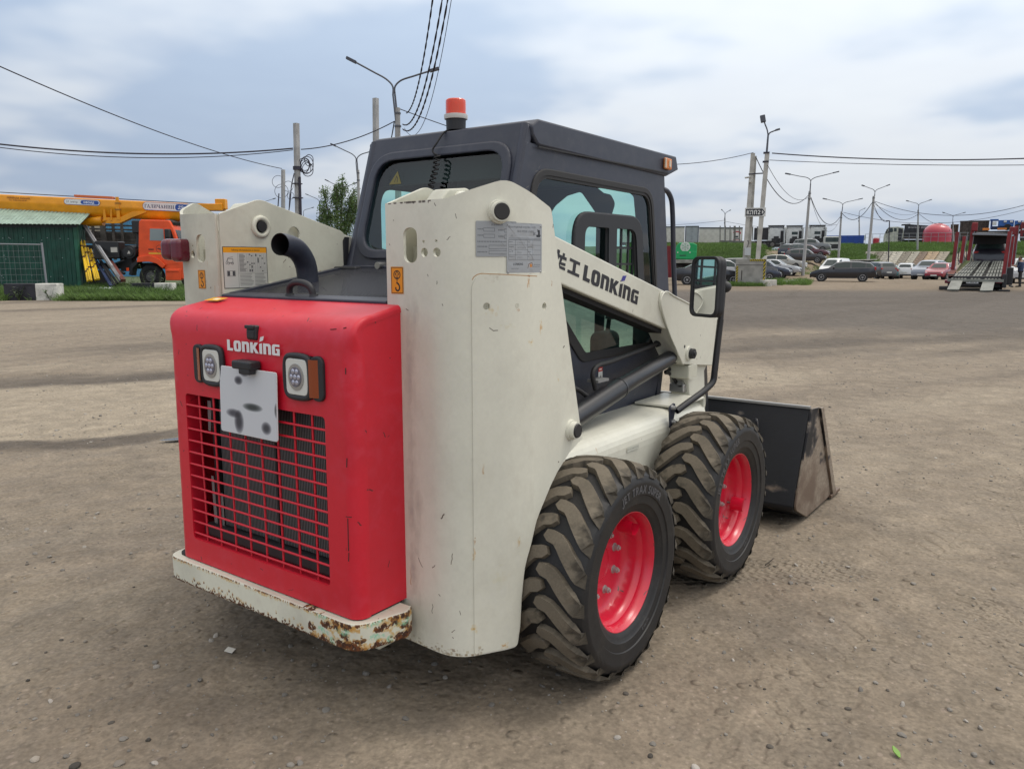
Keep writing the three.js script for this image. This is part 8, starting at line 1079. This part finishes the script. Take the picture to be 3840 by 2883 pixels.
// =====================================================================
// CAR TRANSPORTER with a car on it, and the person beside it
// =====================================================================
{
  const D = 41, p = Z9(1280, 1400, D); p.y = 0; const o = place('car_transporter', 'red framed car transporter trailer with grey ribbed ramps lowered', 'car transporter', p), T = (x, y, d = D) => LP(3400 + x * 0.20465, 780 + y * 0.20465, o, (D - d) * 1.15); const alu = noisy(124, 126, 120, .16, 80, .5), redP = noisy(128, 34, 38, .22, 81, .5);
  // lower deck in three strips of ribbed planks
  const G3 = (u, v) => { const a = [T(795, 1302, D), T(1765, 1312, D)], b = [T(1170, 968, 46.2), T(1812, 968, 46.2)]; const l = a[0].map((q, i) => lerp(q, b[0][i], v)), r = a[1].map((q, i) => lerp(q, b[1][i], v)); return l.map((q, i) => lerp(q, r[i], u)); };
  const strips = [[.02, .335], [.40, .60], [.665, .985]], rows = [[.0, .30], [.315, .50], [.515, .66], [.675, .985]];
  for (const [a, b] of strips) { const n = Math.round((b - a) * 17); for (const [v0, v1] of rows) for (let i = 0; i < n; i++) { const u0 = lerp(a, b, i / n), u1 = lerp(a, b, (i + .62) / n), c0 = G3((u0 + u1) / 2, v0), c1 = G3((u0 + u1) / 2, v1), w = Math.abs(G3(u1, v0)[0] - G3(u0, v0)[0]); mesh('deck_plank', bar([c0[0], c0[1] - .02, c0[2]], [c1[0], c1[1] - .02, c1[2]], w, .05), alu, o); } for (const [v0, v1] of rows) for (const v of [v0 + .008, v1 - .006]) { const l = G3(a, v), r = G3(b, v); mesh('cross_rail', bar([l[0], l[1] - .012, l[2]], [r[0], r[1] - .012, r[2]], .09, .05), alu, o); } }
  const du = [G3(0, 0), G3(1, 0), G3(1, .97), G3(0, .97)].map((q) => [q[0], q[1] - .12, q[2]]); mesh('deck_underside', [quad(...du)], std(C(.02, .02, .02), .9), o); mesh('tail_beam', bar([T(760, 1305)[0], T(760, 1305)[1] - .04, .02], [T(1790, 1318)[0], T(1790, 1318)[1] - .04, .02], .14, .14), alu, o);
  for (const [l, r, l2, r2, yt, yb] of [[832, 1038, 748, 968, 1322, 1496], [1408, 1622, 1352, 1584, 1345, 1514]]) { const rp = part('loading_ramp', o); for (let i = 0; i < 5; i++) { const u = (i + .5) / 5, A = T(lerp(l, r, u), yt, D), B = T(lerp(l2, r2, u), yb, D - 1.4); B[1] = Math.max(B[1], .02); mesh('ramp_plank', bar(A, B, .11, .05), alu, rp); } for (const t of [.03, .5, .97]) { const A = T(l, yt, D), B = T(r, yt, D), c = T(l2, yb, D - 1.4), e = T(r2, yb, D - 1.4); const m = (a, b) => a.map((q, i) => lerp(q, b[i], t)); const s = m(A, c), q = m(B, e); s[1] = Math.max(s[1], .02); q[1] = Math.max(q[1], .02); mesh('ramp_rung', bar([s[0], s[1] - .03, s[2]], [q[0], q[1] - .03, q[2]], .08, .05), alu, rp); } }
  // posts
  for (const [x0, y0, x1, y1, d] of [[855, 1135, 946, 436, 42], [1005, 1012, 1076, 516, 44], [1140, 965, 1238, 305, 46], [1785, 1262, 1906, 428, 41.4], [1862, 1252, 1954, 520, 43], [1950, 1042, 2040, 325, 46]]) { const a = T(x0, y0, d), b = T(x1, y1, d); mesh('post', bar(a, b, .17, .2), redP, o); mesh('post_edge', bar([a[0] + .085, a[1], a[2] + .09], [b[0] + .085, b[1], b[2] + .09], .03, .03), M.galv, o); }
  mesh('post_foot', [box(.2, .7, .4, T(1800, 1330, 41.2)[0], T(1810, 1335, 41.2)[1], T(1810, 1330, 41.2)[2], .04)], M.trim, o); mesh('top_bracket', [box(.3, .5, .3, ...T(1258, 345, 46), .05), box(.34, .45, .3, ...T(1955, 420, 46), .05)], redP, o);
  // upper deck folded above the car
  const u0 = T(1215, 480, 45.5), u1 = T(1895, 490, 45.5), ub = T(1215, 655, 45.5); mesh('upper_deck', [box(u1[0] - u0[0], .12, 5, (u0[0] + u1[0]) / 2, u0[1], u0[2] - 2.4, .03), box(u1[0] - u0[0] - .1, u0[1] - ub[1], .12, (u0[0] + u1[0]) / 2, (u0[1] + ub[1]) / 2, u0[2] - 1.6, .02)], std(C(.012, .012, .014), .8), o); mesh('upper_edge', [bar([u0[0], u0[1] + .02, u0[2] + .1], [u1[0], u1[1], u1[2] + .1], .12, .1)], M.galv, o); const ur = [T(1315, 455, 46), T(1875, 455, 46)]; mesh('upper_rail', [rod(T(1280, 455, 46), T(1880, 458, 46), .025), rod(T(1660, 455, 46), T(1660, 490, 46), .025), rod(T(1430, 455, 46), T(1430, 490, 46), .025)], M.galv, o); mesh('headboard_bars', [bar(T(1490, 620, 47.8), T(1490, 650, 47.8), .06, .04), bar(T(1540, 615, 47.8), T(1560, 645, 47.8), .05, .04), bar(T(1660, 610, 47.8), T(1640, 645, 47.8), .05, .04), bar(T(1480, 650, 47.8), T(1745, 640, 47.8), .05, .05)], M.galv, o);
  mesh('hoses', [tube([T(975, 730, 43.5), T(960, 850, 43.5), T(950, 930, 43.5), T(968, 985, 43.5), T(960, 1030, 43)], .03, 24, 6), tube([T(1065, 720, 44.5), T(1062, 860, 44.5), T(1075, 940, 44.5), T(1080, 975, 44)], .025, 20, 6), tube([T(1118, 690, 45), T(1105, 830, 45), T(1100, 920, 45), T(1112, 960, 45)], .025, 20, 6)], M.cable, o);
  // back end: bumper, lamps, number plate, wheels
  mesh('rear_bumper', [box(T(1740, 1380)[0] - T(770, 1380)[0], .34, .2, (T(1740, 1380)[0] + T(770, 1380)[0]) / 2, T(0, 1380)[1], -.35, .03), box(1.1, .12, .25, T(1220, 1405)[0], T(1220, 1408)[1], -.1, .02)], M.trim, o);
  for (const x of [765, 1695]) { const c = T(x, 1350); mesh('tail_light', [box(.30, .16, .1, c[0], c[1], .02, .03)], M.lensRed, o); mesh('reflector', box(.30, .05, .08, c[0], c[1] + .09, .02, .02), std(C(.55, .35, .35), .4), o); }
  const nt = canvasTex(256, 56, (g, w, h) => { g.fillStyle = '#c9cacc'; g.fillRect(0, 0, w, h); g.strokeStyle = '#222'; g.lineWidth = 4; g.strokeRect(2, 2, w - 4, h - 4); g.fillStyle = '#26262a'; g.font = 'bold 42px sans-serif'; g.fillText('АТ 2424 62', 12, 44, 232); }); const np = T(1212, 1362), ng = new THREE.PlaneGeometry(.56, .13); ng.translate(np[0], np[1], .06); mesh('number_plate', ng, std(C(1, 1, 1), .5, 0, { map: nt }), o); mesh('plate_holder', box(.6, .16, .03, np[0], np[1], .04), M.trim, o);
  for (const x of [720, 1800]) { const c = T(x, 1430, D + 1.6); const w = part('wheel', o); mesh('tyre', rod([c[0] + (x < 1000 ? .1 : -.1), .36, c[2]], [c[0] + (x < 1000 ? .5 : -.5), .36, c[2]], .36, .36, 20), M.tyreFar, w); mesh('mudguard', box(.55, .06, .9, c[0] + (x < 1000 ? .28 : -.28), .78, c[2], .02), M.trim, w); }
  mesh('chassis', [box(2.2, .25, 5, T(1280, 1400)[0], .62, -2.8, .03)], M.trim, o); mesh('side_locker', [box(.35, .9, 2.2, T(1870, 1300, 42.4)[0], .75, -1.8, .04), rod(T(1880, 1420), T(1960, 1440), .04), box(.5, .08, .5, T(1800, 1470)[0] , .05, .1, .02), box(.5, .2, .4, T(700, 1435)[0], .12, -.2, .05)], M.trim, o);
  const cw = V3(...T(1530, 962, 46.6)).add(V3(0, -0.55, -2.9)).applyAxisAngle(UPV, o.rotation.y).add(o.position); const sv = car('dark SUV standing on the car transporter, tail towards the yard', 'suv', paintM('darkSuv', [0.014, 0.012, 0.02]), cw, PI / 2, { group: null, scale: 1.02, plate: false, rails: true }); delete sv.userData.group; sv.name = numbered('loaded_car');
}
{ // a person standing beside the transporter, one arm reached out to it
  const { MarchingCubes } = await import('three/addons/objects/MarchingCubes.js');
  const field = (bones, lo, hi, cell, k = 0.03) => {   // tapered capsules joined by a smooth minimum
    const size = Math.max(hi[0] - lo[0], hi[1] - lo[1], hi[2] - lo[2]), n = Math.ceil(size / cell) + 4, mc = new MarchingCubes(n, new THREE.MeshBasicMaterial(), false, false, 90000); mc.isolation = 0; const c = lo.map((q, i) => (q + hi[i]) / 2), h = size / 2 * (n / (n - 4));
    for (let z = 0; z < n; z++) for (let y = 0; y < n; y++) for (let x = 0; x < n; x++) { const p = [x, y, z].map((q, i) => c[i] + (q / (n / 2) - 1) * h); let d = 9; for (const [a, b, ra, rb, sz] of bones) { const ab = [b[0] - a[0], b[1] - a[1], b[2] - a[2]], ap = [p[0] - a[0], p[1] - a[1], p[2] - a[2]], t = clamp((ap[0] * ab[0] + ap[1] * ab[1] + ap[2] * ab[2]) / (ab[0] ** 2 + ab[1] ** 2 + ab[2] ** 2 + 1e-9)), e = Math.hypot(ap[0] - ab[0] * t, ap[1] - ab[1] * t, (ap[2] - ab[2] * t) * (sz ?? 1)) - lerp(ra, rb, t), q = clamp(0.5 + 0.5 * (d - e) / k); d = lerp(d, e, q) - k * q * (1 - q); } mc.field[x + y * n + z * n * n] = -d; }
    mc.update(); const m = mc.count, g = new THREE.BufferGeometry(); g.setAttribute('position', new THREE.BufferAttribute(mc.positionArray.slice(0, m * 3), 3)); g.setAttribute('normal', new THREE.BufferAttribute(mc.normalArray.slice(0, m * 3), 3)); g.scale(h, h, h); g.translate(...c); return prep(g); };
  const d = 47.2, p = at(3824, 1071, d); p.y = groundY(p.x, p.z); const o = bg('person', 'person in a dark blue top and black trousers reaching towards the transporter', 'person', p, face(p));
  // +z faces the yard; the figure turns its chest to the left (-x) and works with both arms at chest height
  const body = [[[0, .95, 0], [0, 1.12, .0], .155, .15, .9], [[0, 1.12, 0], [-.02, 1.38, 0], .155, .175, .8], [[-.02, 1.42, .17], [-.02, 1.42, -.17], .07, .07], [[-.03, 1.46, 0], [-.06, 1.55, 0], .055, .05],
    [[0, .93, .09], [-.03, .50, .10], .095, .065], [[-.03, .50, .10], [.01, .09, .10], .062, .042], [[0, .93, -.09], [.03, .50, -.10], .095, .065], [[.03, .50, -.10], [.05, .09, -.10], .062, .042], [[.03, .05, .10], [-.17, .035, .12], .045, .035], [[.07, .05, -.10], [-.13, .035, -.12], .045, .035],
    [[-.02, 1.40, .19], [-.16, 1.18, .24], .055, .042], [[-.16, 1.18, .24], [-.40, 1.24, .20], .040, .030], [[-.02, 1.40, -.19], [-.20, 1.22, -.22], .055, .042], [[-.20, 1.22, -.22], [-.44, 1.27, -.16], .040, .030]];
  const g = field(body, [-.55, -.02, -.4], [.3, 1.6, .4], 0.02), hd = [[[-.07, 1.64, 0], [-.08, 1.72, 0], .082, .088], [[-.13, 1.60, 0], [-.12, 1.63, 0], .045, .05], [[-.165, 1.655, 0], [-.172, 1.64, 0], .014, .016], [[-.07, 1.66, .085], [-.07, 1.68, .085], .018, .02], [[-.07, 1.66, -.085], [-.07, 1.68, -.085], .018, .02], [[-.06, 1.55, 0], [-.07, 1.6, 0], .048, .05]];
  const hands = []; for (const [x, y, z] of [[-.43, 1.245, .195], [-.47, 1.275, -.155]]) { hands.push([[x, y, z], [x - .06, y + .005, z], .030, .034, 1.2]); for (let f = 0; f < 4; f++) { const q = z - .03 + f * .02, l = [.060, .072, .068, .052][f]; hands.push([[x - .075, y + .008, q], [x - .075 - l * .6, y + .012, q], .0095, .009], [[x - .075 - l * .6, y + .012, q], [x - .075 - l, y - .012, q], .009, .008]); } hands.push([[x - .02, y, z + .03], [x - .07, y + .02, z + .055], .012, .009]); }
  const pos = g.attributes.position, colr = new Float32Array(pos.count * 3); for (let i = 0; i < pos.count; i++) { const x = pos.getX(i), y = pos.getY(i); const c = y < .10 ? [.02, .02, .02] : y < .95 ? [.016, .016, .02] : y > 1.485 ? [.36, .22, .16] : x < -.21 ? [.36, .22, .16] : [.035, .055, .12]; colr.set(c, i * 3); } g.setAttribute('color', new THREE.BufferAttribute(colr, 3));
  const skin = (q) => { const n = q.attributes.position.count, c = new Float32Array(n * 3); for (let i = 0; i < n; i++) c.set([.36, .22, .16], i * 3); q.setAttribute('color', new THREE.BufferAttribute(c, 3)); return q; };
  const all = mergeGeometries([g, skin(field(hd, [-.22, 1.5, -.14], [.06, 1.84, .14], 0.008, .02)), skin(field(hands, [-.60, 1.1, -.3], [-.35, 1.4, .3], 0.008, .008))], false);
  mesh('body', all, std(C(1, 1, 1), .8, 0, { vertexColors: true }), o); mesh('hair', [new THREE.SphereGeometry(.098, 20, 14, 0, 6.3, 0, 1.75).scale(1, 1, .95).rotateZ(-.35).translate(-.065, 1.715, 0)], std(C(.05, .035, .025), .8), o); mesh('eyes', [new THREE.SphereGeometry(.012, 8, 6).translate(-.150, 1.685, .032), new THREE.SphereGeometry(.012, 8, 6).translate(-.150, 1.685, -.032)], M.trim, o);
}

renderer.render(scene, camera);
